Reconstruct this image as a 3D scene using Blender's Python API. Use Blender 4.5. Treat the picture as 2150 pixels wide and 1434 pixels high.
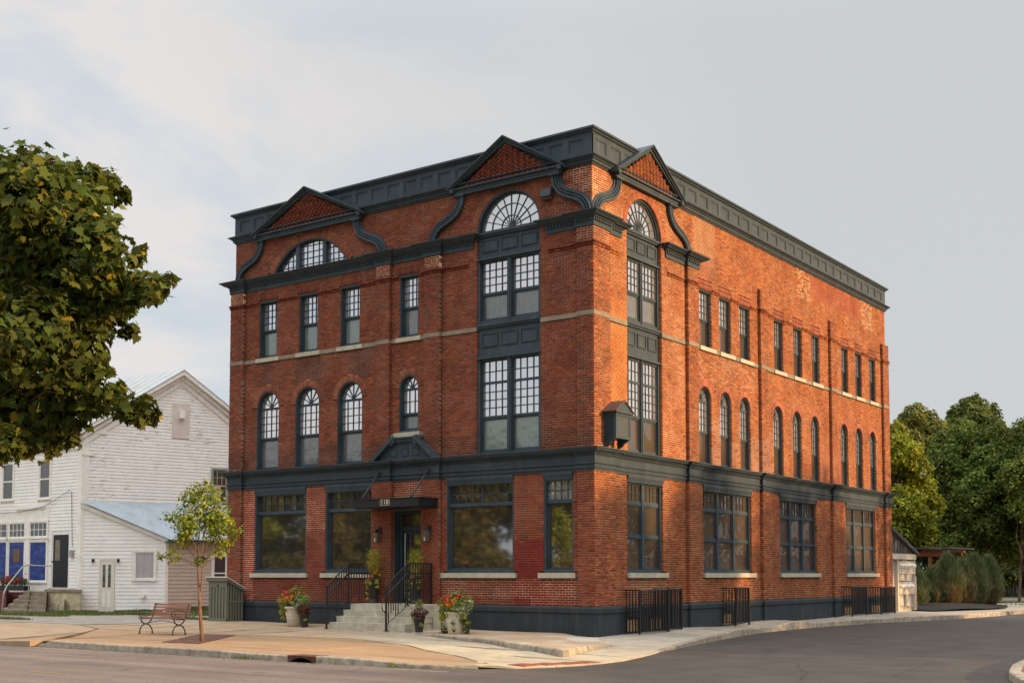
import bpy, bmesh, math, random
import numpy as np
from mathutils import Vector, Matrix
PI = math.pi
rad = math.radians
for o in list(bpy.data.objects): bpy.data.objects.remove(o, do_unlink=True)
S = bpy.context.scene
COL = S.collection
# ------------------------------------------------------------------ camera
cam = bpy.data.cameras.new('camera'); co = bpy.data.objects.new('camera', cam); COL.objects.link(co)
co.location = (17.591, -28.271, 1.706)
co.rotation_euler = (rad(90 + 3.7529), 0, rad(35.7357))
cam.sensor_width = 36; cam.lens = 43.263; cam.shift_y = 0.1482
cam.clip_start = 0.3; cam.clip_end = 3000
S.camera = co
# ------------------------------------------------------------------ sky
SUN_EL, SUN_AZ = 11.0, 20.0          # azimuth from +X towards +Y
w = bpy.data.worlds.new('World'); S.world = w; w.use_nodes = True
nt = w.node_tree; N = nt.nodes; L = nt.links
for n in list(N): N.remove(n)
out = N.new('ShaderNodeOutputWorld')
sky = N.new('ShaderNodeTexSky'); sky.sky_type = 'NISHITA'; sky.sun_disc = False
sky.sun_elevation = rad(SUN_EL); sky.sun_rotation = rad(90 - SUN_AZ)
sky.air_density = 1.0; sky.dust_density = 2.0; sky.ozone_density = 1.0
bg = N.new('ShaderNodeBackground'); bg.inputs[1].default_value = 0.10
L.new(sky.outputs[0], bg.inputs[0])
tc = N.new('ShaderNodeTexCoord'); sep = N.new('ShaderNodeSeparateXYZ'); L.new(tc.outputs['Generated'], sep.inputs[0])
def mth(op, a, b, clamp=False):
    n = N.new('ShaderNodeMath'); n.operation = op; n.use_clamp = clamp
    for i, v in enumerate((a, b)):
        if v is None: continue
        if isinstance(v, (int, float)): n.inputs[i].default_value = v
        else: L.new(v, n.inputs[i])
    return n.outputs[0]
zz = mth('ADD', mth('MAXIMUM', sep.outputs[2], 0.0), 0.22)
cmb = N.new('ShaderNodeCombineXYZ')
L.new(mth('DIVIDE', sep.outputs[0], zz), cmb.inputs[0]); L.new(mth('DIVIDE', sep.outputs[1], zz), cmb.inputs[1])
def noise(scale, detail, rough, off=(0, 0, 0), dist=0.0):
    mp = N.new('ShaderNodeMapping'); mp.inputs[1].default_value = off; L.new(cmb.outputs[0], mp.inputs[0])
    n = N.new('ShaderNodeTexNoise'); n.inputs['Scale'].default_value = scale; n.inputs['Detail'].default_value = detail
    n.inputs['Roughness'].default_value = rough; n.inputs['Distortion'].default_value = dist
    L.new(mp.outputs[0], n.inputs[0]); return n.outputs[0]
def ramp(src, stops):
    r = N.new('ShaderNodeValToRGB'); e = r.color_ramp.elements
    while len(e) < len(stops): e.new(0.5)
    for i, (p, c) in enumerate(stops): e[i].position = p; e[i].color = c + (1,) if len(c) == 3 else c
    L.new(src, r.inputs[0]); return r.outputs[0]
cl = ramp(noise(1.5, 9, 0.56, (2.2, 1.7, 0), 0.4), [(0.42, (0.385, 0.418, 0.455)), (0.49, (0.436, 0.449, 0.463)), (0.56, (0.505, 0.478, 0.468))])
mixn = N.new('ShaderNodeMixRGB'); mixn.blend_type = 'MIX'
# thinner, even veil towards the right part of the view
# (the high veil thickens from the left of the view, over the white house, towards the road end)
vx = mth('ADD', mth('MULTIPLY', sep.outputs[0], 1.9), mth('ADD', 1.30, mth('MULTIPLY', noise(0.9, 4, 0.5, (8.3, 2.2, 0)), .5)))
veil = ramp(vx, [(0.15, (0, 0, 0)), (0.75, (1, 1, 1))])
L.new(veil, mixn.inputs[0]); L.new(cl, mixn.inputs[1]); mixn.inputs[2].default_value = (0.380, 0.394, 0.403, 1)
# unseen sky overhead raised past an overcast gradient, added to light shaded walls
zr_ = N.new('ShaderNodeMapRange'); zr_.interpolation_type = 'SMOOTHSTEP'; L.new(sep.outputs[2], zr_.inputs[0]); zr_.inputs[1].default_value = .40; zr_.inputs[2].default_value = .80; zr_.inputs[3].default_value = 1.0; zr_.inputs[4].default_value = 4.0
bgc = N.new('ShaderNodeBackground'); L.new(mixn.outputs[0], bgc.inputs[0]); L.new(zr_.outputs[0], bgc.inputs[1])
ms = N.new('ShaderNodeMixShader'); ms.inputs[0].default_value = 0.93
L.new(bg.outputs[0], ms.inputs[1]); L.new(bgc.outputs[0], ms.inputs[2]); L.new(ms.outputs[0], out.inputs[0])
# ------------------------------------------------------------------ sun
sl = bpy.data.lights.new('sun', 'SUN'); so = bpy.data.objects.new('sun', sl); COL.objects.link(so)
sl.energy = 3.9; sl.angle = rad(0.8); sl.color = (1.0, 0.66, 0.34)
sd = Vector((math.cos(rad(SUN_EL)) * math.cos(rad(SUN_AZ)), math.cos(rad(SUN_EL)) * math.sin(rad(SUN_AZ)), math.sin(rad(SUN_EL))))
so.rotation_euler = sd.to_track_quat('Z', 'Y').to_euler(); so.location = (60, 20, 30)
S.view_settings.view_transform = 'Standard'; S.view_settings.look = 'None'
S.view_settings.exposure = 0.72; S.view_settings.gamma = 1.0; S.view_settings.use_curve_mapping = False
S.render.engine = 'CYCLES'
rng = np.random.default_rng(7); random.seed(7)
# ------------------------------------------------------------------ helpers
def empty(name, loc=(0, 0, 0), parent=None, **k):
    o = bpy.data.objects.new(name, None); COL.objects.link(o); o.location = loc; o.empty_display_size = 0.2
    if parent: o.parent = parent
    for a, b in k.items(): o[a] = b
    return o
def tag(o, label=None, cat=None, group=None, kind=None):
    if label: o['label'] = label
    if cat: o['category'] = cat
    if group: o['group'] = group
    if kind: o['kind'] = kind
    return o
def link(name, me, parent=None, loc=None):
    o = bpy.data.objects.new(name, me); COL.objects.link(o)
    if parent is not None:
        o.parent = parent
        if loc is None:
            l = Vector(parent.location); p = parent.parent
            while p is not None: l += Vector(p.location); p = p.parent
            o.location = -l
    if loc is not None: o.location = loc
    return o
class MB:
    """collects faces in world coordinates; build() makes ONE mesh object"""
    def __init__(s): s.v = []; s.f = []; s.m = []; s.c = []; s.cur = 0; s.col = None
    def add(s, vs, fs):
        b = len(s.v); s.v.extend([tuple(p) for p in vs])
        for f in fs: s.f.append(tuple(b + i for i in f)); s.m.append(s.cur); s.c.append(s.col or (1, 1, 1))
    def hexa(s, P): s.add(P, [(0, 1, 2, 3), (7, 6, 5, 4), (0, 4, 5, 1), (1, 5, 6, 2), (2, 6, 7, 3), (3, 7, 4, 0)])
    def box(s, a, b):
        (x0, y0, z0), (x1, y1, z1) = a, b
        s.hexa([(x0, y0, z0), (x1, y0, z0), (x1, y1, z0), (x0, y1, z0), (x0, y0, z1), (x1, y0, z1), (x1, y1, z1), (x0, y1, z1)])
    def quad(s, a, b, c, d): s.add([a, b, c, d], [(0, 1, 2, 3)])
    def tube(s, pts, r, n=6, cap=True):
        pts = [Vector(p) for p in pts]; rs = r if isinstance(r, (list, tuple)) else [r] * len(pts)
        rings = []; up = Vector((0, 0, 1))
        for i, p in enumerate(pts):
            t = (pts[min(i + 1, len(pts) - 1)] - pts[max(i - 1, 0)]).normalized()
            a = t.cross(up)
            if a.length < 0.05: a = t.cross(Vector((1, 0, 0)))
            a.normalize(); b = t.cross(a)
            rings.append([p + (a * math.cos(2 * PI * k / n) + b * math.sin(2 * PI * k / n)) * rs[i] for k in range(n)])
        vs = [q for g in rings for q in g]; fs = []
        for i in range(len(pts) - 1):
            for k in range(n): fs.append((i * n + k, i * n + (k + 1) % n, (i + 1) * n + (k + 1) % n, (i + 1) * n + k))
        if cap: fs.append(tuple(range(n))[::-1]); fs.append(tuple((len(pts) - 1) * n + k for k in range(n)))
        s.add(vs, fs)
    def lathe(s, c, prof, n=20, ax=None):
        vs = []
        for r, h in prof:
            for k in range(n):
                a = 2 * PI * k / n
                if ax is None: vs.append((c[0] + r * math.cos(a), c[1] + r * math.sin(a), c[2] + h))
                elif ax == 'y': vs.append((c[0] + r * math.cos(a), c[1] + h, c[2] + r * math.sin(a)))
                else: vs.append((c[0] + h, c[1] + r * math.cos(a), c[2] + r * math.sin(a)))
        fs = []
        for i in range(len(prof) - 1):
            for k in range(n): fs.append((i * n + k, i * n + (k + 1) % n, (i + 1) * n + (k + 1) % n, (i + 1) * n + k))
        fs.append(tuple((len(prof) - 1) * n + k for k in range(n)))
        s.add(vs, fs)
    def prism(s, poly, vec):
        n = len(poly); v2 = [tuple(p[i] + vec[i] for i in range(3)) for p in poly]
        s.add(list(poly) + v2, [tuple(range(n))[::-1], tuple(range(n, 2 * n))] + [(i, (i + 1) % n, n + (i + 1) % n, n + i) for i in range(n)])
    def mesh(s, name, mats, col=False, smooth=False):
        me = bpy.data.meshes.new(name); me.from_pydata(s.v, [], s.f)
        if not isinstance(mats, (list, tuple)): mats = [mats]
        for m in mats: me.materials.append(m)
        if len(mats) > 1: me.polygons.foreach_set('material_index', s.m)
        if col:
            at = me.attributes.new('col', 'FLOAT_COLOR', 'FACE'); at.data.foreach_set('color', [x for c in s.c for x in (c[0], c[1], c[2], 1)])
        if smooth: me.polygons.foreach_set('use_smooth', [True] * len(s.f))
        me.update(); return me
    def build_each(s, name, mat, parent=None):
        for i in range(0, len(s.v), 8):
            m = MB(); m.hexa(s.v[i:i + 8]); m.build(name, mat, parent)
    def build(s, name, mats, parent=None, col=False, smooth=False):
        return link(name, s.mesh(name, mats, col, smooth), parent)
def np_mesh(name, V, F, mat, cols=None):
    """V (n,3) float, F (m,k) int all faces the same size"""
    me = bpy.data.meshes.new(name); k = F.shape[1]
    me.vertices.add(len(V)); me.vertices.foreach_set('co', V.astype(np.float32).ravel())
    me.loops.add(F.size); me.loops.foreach_set('vertex_index', F.astype(np.int32).ravel())
    me.polygons.add(len(F)); me.polygons.foreach_set('loop_start', (np.arange(len(F)) * k).astype(np.int32))
    if cols is not None:
        at = me.attributes.new('col', 'FLOAT_COLOR', 'FACE'); c4 = np.ones((len(F), 4), np.float32); c4[:, :3] = cols; at.data.foreach_set('color', c4.ravel())
    me.materials.append(mat); me.update(calc_edges=True); return me
# ------------------------------------------------------------------ materials
class Mat:
    def __init__(s, name, rough=0.7, spec=0.3):
        s.m = bpy.data.materials.new(name); s.m.use_nodes = True; s.t = s.m.node_tree; s.b = s.t.nodes['Principled BSDF']
        s.b.inputs['Roughness'].default_value = rough; s.b.inputs['Specular IOR Level'].default_value = spec
        s.o = s.t.nodes['Material Output']; s._g = None
    def n(s, ty, **k):
        x = s.t.nodes.new(ty)
        for a, b in k.items(): setattr(x, a, b)
        return x
    def l(s, a, b): s.t.links.new(a, b)
    def geo(s):
        if not s._g: s._g = s.n('ShaderNodeNewGeometry')
        return s._g.outputs['Position']
    def noise(s, scale, detail=4, rough=0.6, vec=None, stretch=None, dist=0.0):
        x = s.n('ShaderNodeTexNoise'); x.inputs['Scale'].default_value = scale; x.inputs['Detail'].default_value = detail
        x.inputs['Roughness'].default_value = rough; x.inputs['Distortion'].default_value = dist
        v = vec or s.geo()
        if stretch:
            mp = s.n('ShaderNodeMapping'); mp.inputs[3].default_value = stretch; s.l(v, mp.inputs[0]); v = mp.outputs[0]
        s.l(v, x.inputs[0]); return x.outputs[0]
    def ramp(s, src, stops):
        r = s.n('ShaderNodeValToRGB'); e = r.color_ramp.elements
        while len(e) < len(stops): e.new(0.5)
        for i, (p, c) in enumerate(stops):
            e[i].position = p; e[i].color = (c, c, c, 1) if isinstance(c, (int, float)) else tuple(c) + (1,)
        s.l(src, r.inputs[0]); return r.outputs[0]
    def mix(s, f, a, b, mode='MIX'):
        x = s.n('ShaderNodeMixRGB', blend_type=mode)
        for i, v in ((0, f), (1, a), (2, b)):
            if isinstance(v, (int, float)): x.inputs[i].default_value = v if i == 0 else (v, v, v, 1)
            elif isinstance(v, tuple): x.inputs[i].default_value = v + (1,)
            else: s.l(v, x.inputs[i])
        return x.outputs[0]
    def math(s, op, a, b=0.0, clamp=False):
        x = s.n('ShaderNodeMath', operation=op); x.use_clamp = clamp
        for i, v in enumerate((a, b)):
            if isinstance(v, (int, float)): x.inputs[i].default_value = v
            else: s.l(v, x.inputs[i])
        return x.outputs[0]
    def attr(s, name='col'): return s.n('ShaderNodeAttribute', attribute_name=name).outputs[0]
    def base(s, c):
        if isinstance(c, tuple): s.b.inputs['Base Color'].default_value = c + (1,)
        else: s.l(c, s.b.inputs['Base Color'])
        return s
    def bump(s, h, strength=0.3, dist=0.01):
        x = s.n('ShaderNodeBump'); x.inputs['Strength'].default_value = strength; x.inputs['Distance'].default_value = dist
        s.l(h, x.inputs['Height']); s.l(x.outputs[0], s.b.inputs['Normal']); return x.outputs[0]
def simple(name, c, rough=0.7, var=0.15, scale=6, bump=0.0, spec=0.3, metal=0.0, stretch=None):
    m = Mat(name, rough, spec); lo = tuple(x * (1 - var) for x in c); hi = tuple(min(1, x * (1 + var)) for x in c)
    nz = m.noise(scale, 5, 0.65, stretch=stretch); m.base(m.ramp(nz, [(0.3, lo), (0.7, hi)]))
    m.b.inputs['Metallic'].default_value = metal
    if bump: m.bump(m.noise(scale * 6, 4, 0.6), bump)
    return m.m
# bricks: colour of each brick is stored with its face; soot, lime bloom and grain on top
def brick_mat():
    m = Mat('brick', 0.9, 0.15)
    c = m.attr(); g = m.noise(38, 4, 0.7); c = m.mix(0.22, c, m.ramp(g, [(0.3, 0.6), (0.7, 1.35)]), 'MULTIPLY')
    soot = m.ramp(m.noise(0.75, 6, 0.62), [(0.44, 0.0), (0.64, 0.42)]); c = m.mix(soot, c, m.mix(0.55, c, (0.05, 0.028, 0.022)))
    st = m.ramp(m.noise(1.4, 5, 0.6, stretch=(2.2, 2.2, 0.22)), [(0.50, 0.0), (0.68, 0.38)]); c = m.mix(st, c, m.mix(0.6, c, (0.06, 0.038, 0.030)))
    bl = m.ramp(m.noise(2.3, 6, 0.75), [(0.60, 0.0), (0.78, 0.22)]); c = m.mix(bl, c, (0.45, 0.33, 0.25))
    m.base(c); m.bump(m.noise(60, 3, 0.7), 0.5, 0.004); return m.m
M_BRICK = brick_mat()
def mortar_mat():
    m = Mat('mortar', 0.95, 0.1)
    c = m.ramp(m.noise(1.1, 5, 0.6), [(0.34, (0.20, 0.115, 0.075)), (0.48, (0.33, 0.215, 0.145)), (0.62, (0.46, 0.34, 0.24))])
    c = m.mix(0.4, c, m.ramp(m.noise(25, 3, 0.6), [(0.3, 0.6), (0.7, 1.3)]), 'MULTIPLY'); c = m.mix(1.0, c, m.attr(), 'MULTIPLY'); m.base(c); return m.m
M_MORT = mortar_mat()
def paint_mat(name, c, rough=0.5):
    m = Mat(name, rough + .1, 0.2)
    k = m.ramp(m.noise(1.6, 6, 0.6), [(0.3, tuple(x * 0.82 for x in c)), (0.7, tuple(x * 1.2 for x in c))])
    dust = m.ramp(m.noise(5, 7, 0.75, stretch=(1, 1, 0.18)), [(0.52, 0.0), (0.8, 0.28)])
    m.base(m.mix(dust, k, (0.22, 0.19, 0.16))); m.bump(m.noise(45, 3, 0.6), 0.12, 0.003); return m.m
PAINT = (0.042, 0.059, 0.071)
M_PAINT = paint_mat('slate_paint', PAINT, 0.48)
M_BASEP = paint_mat('foundation_paint', (0.033, 0.040, 0.046), 0.7)
M_STONE = simple('limestone', (0.22, 0.185, 0.135), 0.85, 0.22, 3, 0.2)
M_SILL = simple('sill_stone', (0.44, 0.39, 0.29), 0.8, 0.16, 4, 0.15)
M_CONC = simple('step_concrete', (0.44, 0.40, 0.31), 0.9, 0.28, 3.5, 0.25)
M_IRON = simple('black_iron', (0.012, 0.012, 0.013), 0.42, 0.2, 20, 0.0, 0.5)
M_BLACK = simple('black_metal', (0.010, 0.010, 0.011), 0.35, 0.2, 9, 0.0, 0.5)
M_DARK = simple('dark_interior', (0.012, 0.010, 0.009), 0.9, 0.2)
M_STEEL = simple('brushed_steel', (0.75, 0.73, 0.68), 0.3, 0.05, 9, 0, 0.5, 1.0)
def glass_mat(name, body, gl, rough=0.02, wave=0.25, scale=2.0, glc=(0.95, 0.96, 0.98), bodyvar=0.2, stretch=(1, 1, 1)):
    m = Mat(name, 0.6, 0.3)
    k = m.ramp(m.noise(scale * 3, 4, 0.6, stretch=stretch), [(0.3, tuple(x * (1 - bodyvar) for x in body)), (0.7, tuple(min(1, x * (1 + bodyvar)) for x in body))])
    m.base(k)
    g = m.n('ShaderNodeBsdfGlossy'); g.inputs['Roughness'].default_value = rough; g.inputs['Color'].default_value = glc + (1,)
    b = m.n('ShaderNodeBump'); b.inputs['Strength'].default_value = wave; b.inputs['Distance'].default_value = 0.02
    m.l(m.noise(scale, 2, 0.5), b.inputs['Height']); m.l(b.outputs[0], g.inputs['Normal'])
    x = m.n('ShaderNodeMixShader'); x.inputs[0].default_value = gl
    m.l(m.b.outputs[0], x.inputs[1]); m.l(g.outputs[0], x.inputs[2]); m.l(x.outputs[0], m.o.inputs[0]); return m.m
M_GSKY = glass_mat('upper_glass', (0.42, 0.40, 0.42), 0.66, 0.02, 0.10, 1.5, stretch=(9, 9, 0.4))
M_GSCR = glass_mat('screened_glass', (0.105, 0.108, 0.108), 0.12, 0.12, 0.5, 3.0, bodyvar=0.35, stretch=(2, 2, 0.5))
M_GSCRG = glass_mat('green_screened_glass', (0.15, 0.19, 0.165), 0.12, 0.12, 0.5, 3.0, bodyvar=0.18, stretch=(2, 2, 0.5))
M_GDARK = glass_mat('shop_glass', (0.014, 0.010, 0.007), 0.42, 0.035, 0.05, 1.0)
M_GSIDE = glass_mat('side_glass', (0.055, 0.032, 0.016), 0.13, 0.03, 0.35, 1.6, stretch=(0.5, 0.5, 5))
M_CURT = simple('curtain', (0.42, 0.40, 0.40), 0.9, 0.25, 3, 0, stretch=(14, 14, 0.3))
# ------------------------------------------------------------------ facade frames: u along, d outwards from the pilaster face, z up
class Fac:
    def __init__(s, k): s.k = k
    def P(s, u, d, z): return (u, -d, z) if s.k == 'F' else (d, u, z)
    def box(s, mb, u0, u1, d0, d1, z0, z1): mb.box(s.P(min(u0, u1), d0, z0), s.P(max(u0, u1), d1, z1))
FR, SD = Fac('F'), Fac('S')
WD = -0.11
CH = 0.0670
# brick accumulators
BV = []; BC = []
def brick8(P, c): BV.append(P); BC.append(c)
PAL = np.array([(0.30, 0.075, 0.036), (0.25, 0.062, 0.034), (0.37, 0.105, 0.043), (0.19, 0.050, 0.031), (0.125, 0.040, 0.029), (0.44, 0.145, 0.055), (0.085, 0.036, 0.028)])
PAL = PAL * .70 + PAL[:4].mean(0) * .30
def bcol(f, u, z, pil):
    r = rng.random()
    if f.k == 'F':
        p = [0.30, 0.30, 0.10, 0.20, 0.07, 0.01, 0.02]
        if z > 5.2 and pil: p = [0.16, 0.26, 0.05, 0.30, 0.16, 0.0, 0.07]
    else:
        p = [0.26, 0.10, 0.34, 0.04, 0.02, 0.23, 0.01]
        if z > 5.2 and pil: p = [0.24, 0.18, 0.14, 0.18, 0.14, 0.04, 0.08]
        if z < 4.6: p = [0.32, 0.18, 0.22, 0.12, 0.07, 0.07, 0.02]
    c = PAL[rng.choice(7, p=p)] * rng.uniform(0.90, 1.10) * (np.array((0.84, 0.77, 0.78)) if f.k == 'F' else np.array((1.03, 1.12, 0.95)))  # same brick: shaded front darkened, sunlit side raised and warmed in colour
    e = 0.25 * math.sin(u * 3.1 + z * 2.3) + 0.25 * math.sin(u * 1.3 - z * 4.1)
    def toward(c, t, k): return c * (1 - k) + np.array(t) * k
    if f.k == 'F' and z < 4.6:
        if -2.85 < u < -1.6 and z < 2.75 + e * .3: c = toward(c, (0.20, 0.022, 0.018), 0.8)
        elif z < 1.7 and u < -8.2: c = toward(c, (0.18, 0.030, 0.020), 0.65)
        elif -1.9 < u < -0.5 and z < 1.6: c = toward(c, (0.18, 0.028, 0.020), 0.6)
        elif -11.1 < u < -10.1: c = toward(c, (0.22, 0.045, 0.032), 0.55)
        elif -14.0 < u < -13.4: c = toward(c, (0.28, 0.045, 0.028), 0.7)
        elif -5.4 < u < -5.2 and z < 3: c = toward(c, (0.23, 0.02, 0.02), 0.6)
        elif -8.2 < u < -5.4: c = toward(c, (0.26, 0.060, 0.030), 0.6)
        elif -1.9 > u > -2.9 and z > 2.9: c = toward(c, (0.28, 0.075, 0.038), 0.5)
    if f.k == 'F' and 7.85 < z < 8.8 and -13.2 < u < -8.2 and (int((u + 14) / 1.2) % 2 == 0): c = toward(c, (0.075, 0.043, 0.035), 0.55)
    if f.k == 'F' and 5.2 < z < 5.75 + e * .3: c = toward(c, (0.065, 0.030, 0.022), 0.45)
    if f.k == 'S':
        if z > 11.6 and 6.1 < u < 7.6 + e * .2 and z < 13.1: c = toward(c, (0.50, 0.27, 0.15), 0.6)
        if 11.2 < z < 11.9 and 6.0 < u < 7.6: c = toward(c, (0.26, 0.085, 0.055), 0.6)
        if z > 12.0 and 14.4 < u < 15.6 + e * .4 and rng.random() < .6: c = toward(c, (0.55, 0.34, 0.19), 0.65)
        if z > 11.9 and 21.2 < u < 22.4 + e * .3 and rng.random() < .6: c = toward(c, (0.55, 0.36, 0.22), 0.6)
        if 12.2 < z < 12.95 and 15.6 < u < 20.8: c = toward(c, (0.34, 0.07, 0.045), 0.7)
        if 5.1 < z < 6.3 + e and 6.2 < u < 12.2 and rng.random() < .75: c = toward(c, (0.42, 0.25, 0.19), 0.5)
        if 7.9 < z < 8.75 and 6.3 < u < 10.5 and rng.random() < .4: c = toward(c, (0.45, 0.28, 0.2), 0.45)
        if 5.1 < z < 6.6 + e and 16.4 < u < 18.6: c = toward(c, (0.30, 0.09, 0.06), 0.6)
        if 4.8 < z and 1.1 < u < 1.95 and z < 9.5: c = toward(c, (0.52, 0.175, 0.045), 0.6)  # sun glow on the strip beside the corner, put into the brick colour
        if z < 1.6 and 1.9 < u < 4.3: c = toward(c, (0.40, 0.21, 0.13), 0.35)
    return c
MV = MB()   # mortar backing, both facades
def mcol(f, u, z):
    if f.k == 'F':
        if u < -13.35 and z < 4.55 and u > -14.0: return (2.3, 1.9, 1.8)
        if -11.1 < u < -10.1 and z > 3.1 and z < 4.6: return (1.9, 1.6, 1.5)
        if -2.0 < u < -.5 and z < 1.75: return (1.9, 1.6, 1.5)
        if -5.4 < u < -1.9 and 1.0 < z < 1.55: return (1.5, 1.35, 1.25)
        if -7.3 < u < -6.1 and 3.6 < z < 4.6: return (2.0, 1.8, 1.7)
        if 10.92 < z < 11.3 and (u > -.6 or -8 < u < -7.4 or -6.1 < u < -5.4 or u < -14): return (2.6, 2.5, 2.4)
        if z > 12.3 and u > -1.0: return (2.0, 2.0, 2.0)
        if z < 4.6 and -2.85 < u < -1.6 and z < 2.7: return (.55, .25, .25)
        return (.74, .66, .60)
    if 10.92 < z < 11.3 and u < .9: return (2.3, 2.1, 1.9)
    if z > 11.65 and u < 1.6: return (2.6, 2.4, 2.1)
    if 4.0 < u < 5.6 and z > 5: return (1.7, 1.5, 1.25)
    if .86 < u < 2 and z > 5: return (1.5, 1.2, .80)  # mortar lightened too for the painted sun glow near the corner
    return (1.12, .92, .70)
def blocked(ops, z):
    r = []
    for o in ops:
        if o[0] == 'r':
            _, u0, u1, z0, z1 = o
            if z0 - .01 < z < z1 + .01: r.append((u0, u1, o[-1] if False else True))
        elif o[0] == 'a':       # arch: u0,u1,z0,spring,centre z,R,ring
            _, u0, u1, z0, zs, zc, R, rg = o
            if z0 - .01 < z < zs: r.append((u0, u1, True))
            elif zs <= z < zc + R + rg:
                h = math.sqrt(max(0, (R + rg) ** 2 - (z - zc) ** 2)); m = (u0 + u1) / 2
                r.append((m - h, m + h, False))
        elif o[0] == 'x':
            _, u0, u1, z0, z1 = o
            if z0 < z < z1: r.append((u0, u1, False))
    return sorted(r)
KEEP = []   # whole bricks that become objects of their own
def lay(f, d, u0, u1, z0, z1, ops, jamb=0.14, pil=False, ends=(False, False), bl=0.205, near=None):
    n = int(round((z1 - z0) / CH)); ch = (z1 - z0) / n
    for i in range(n):
        za = z0 + i * ch; zb = za + ch; zc = (za + zb) / 2
        bs = blocked(ops, zc); spans = []; a = u0; ea = ends[0]
        for (b0, b1, hard) in bs:
            if b1 <= a: continue
            if b0 > a: spans.append((a, min(b0, u1), ea, hard))
            a = max(a, b1); ea = hard
            if a >= u1: break
        if a < u1: spans.append((a, u1, ea, ends[1]))
        gi = int(round(za / ch))
        for (a, b, ha, hb) in spans:
            if b - a < 0.02: continue
            # backing strip
            kq = max(1, int((b - a) / .5)); a_, b_ = a + .004, b - .004
            for q_ in range(kq):
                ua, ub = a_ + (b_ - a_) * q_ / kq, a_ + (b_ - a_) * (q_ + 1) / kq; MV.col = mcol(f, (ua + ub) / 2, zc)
                MV.add([f.P(ua, d - .0035, za), f.P(ub, d - .0035, za), f.P(ub, d - .0035, zb), f.P(ua, d - .0035, zb)], [(0, 1, 2, 3)])
            for (h, e, s) in ((ha, a, 1), (hb, b, -1)):
                if h: MV.add([f.P(e + s * .006, d - .007, za), f.P(e + s * .006, d - jamb, za), f.P(e + s * .006, d - jamb, zb), f.P(e + s * .006, d - .007, zb)], [(0, 1, 2, 3)])
            off = (gi % 2) * bl / 2; head = (gi % 7 == 3)
            L_ = bl / 2 if head else bl
            k = math.floor((a - off) / L_); x = off + k * L_
            while x < b:
                xa = max(x, a) + (0 if x <= a else .006); xb = min(x + L_, b) - (0 if x + L_ >= b else .006)
                if xb - xa > .018:
                    jt = rng.uniform(-.0025, .0025); dj = rng.uniform(-.0015, .0015)
                    ea_ = x <= a + .001 and ha; eb_ = x + L_ >= b - .001 and hb
                    back = d - (jamb if (ea_ or eb_) else .03)
                    zl, zh = za + .0070 + dj * .6, zb - .0070 + dj * .6
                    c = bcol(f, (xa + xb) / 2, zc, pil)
                    whole = (not ea_ and not eb_ and abs((xb - xa) - (bl - .01)) < .003 and not head)
                    if near is not None and whole and near(zc, xa): KEEP.append((f, xa, zl, d + jt, xb - xa, zh - zl, c)); x += L_; continue
                    dd = d + jt
                    brick8([f.P(xa, back, zl), f.P(xb, back, zl), f.P(xb, dd, zl), f.P(xa, dd, zl), f.P(xa, back, zh), f.P(xb, back, zh), f.P(xb, dd, zh), f.P(xa, dd, zh)], c)
                x += L_
def ring(f, d, uc, zc, R, th, a0, a1, n, rows=1, jamb=0.16, tone=(0.36, 0.115, 0.062)):
    for r in range(rows):
        r0 = R + th * r / rows + (.0 if r == 0 else .005); r1 = R + th * (r + 1) / rows - .004
        for i in range(n):
            b0 = a0 + (a1 - a0) * (i + .06) / n; b1 = a0 + (a1 - a0) * (i + .94) / n
            Q = [(r0, b0), (r0, b1), (r1, b1), (r1, b0)]
            jt = d + rng.uniform(0, .004)
            P = [f.P(uc + q * math.cos(a), d - jamb, zc + q * math.sin(a)) for q, a in Q] + [f.P(uc + q * math.cos(a), jt, zc + q * math.sin(a)) for q, a in Q]
            brick8(P, np.array(tone) * rng.uniform(.75, 1.2) * (.62 if f.k == 'F' else 1))  # front arch bricks darkened in colour for the shaded wall
    m = int(max(8, n // 2))
    for i in range(m):
        b0 = a0 + (a1 - a0) * i / m; b1 = a0 + (a1 - a0) * (i + 1) / m
        for (ra, rb, da, db) in ((R + .004, R + th + .05, d - .005, d - .005), (R + .004, R + .004, d - .005, d - jamb)):
            MV.add([f.P(uc + ra * math.cos(b0), da, zc + ra * math.sin(b0)), f.P(uc + ra * math.cos(b1), da, zc + ra * math.sin(b1)),
                    f.P(uc + rb * math.cos(b1), db, zc + rb * math.sin(b1)), f.P(uc + rb * math.cos(b0), db, zc + rb * math.sin(b0))], [(0, 1, 2, 3)])
def soldier(f, d, u0, u1, z0, z1, tone=(0.34, 0.105, 0.06), splay=.0):
    n = int(round((u1 - u0) / .075)); MV.add([f.P(u0, d - .006, z0), f.P(u1, d - .006, z0), f.P(u1, d - .006, z1), f.P(u0, d - .006, z1)], [(0, 1, 2, 3)])
    for i in range(n):
        for (za, zb) in (((z0, (z0 + z1) / 2), ((z0 + z1) / 2, z1)) if z1 - z0 > .26 else ((z0, z1),)):
            a = u0 + (u1 - u0) * i / n + .004; b = u0 + (u1 - u0) * (i + 1) / n - .004
            P = [f.P(a, d - .14, za + .003), f.P(b, d - .14, za + .003), f.P(b, d + .002, za + .003), f.P(a, d + .002, za + .003), f.P(a, d - .14, zb - .004), f.P(b, d - .14, zb - .004), f.P(b, d + .002, zb - .004), f.P(a, d + .002, zb - .004)]
            brick8(P, np.array(tone) * rng.uniform(.75, 1.15) * (.8 if f.k == 'F' else 1))  # front lintels likewise carry the shade in their colour
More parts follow.
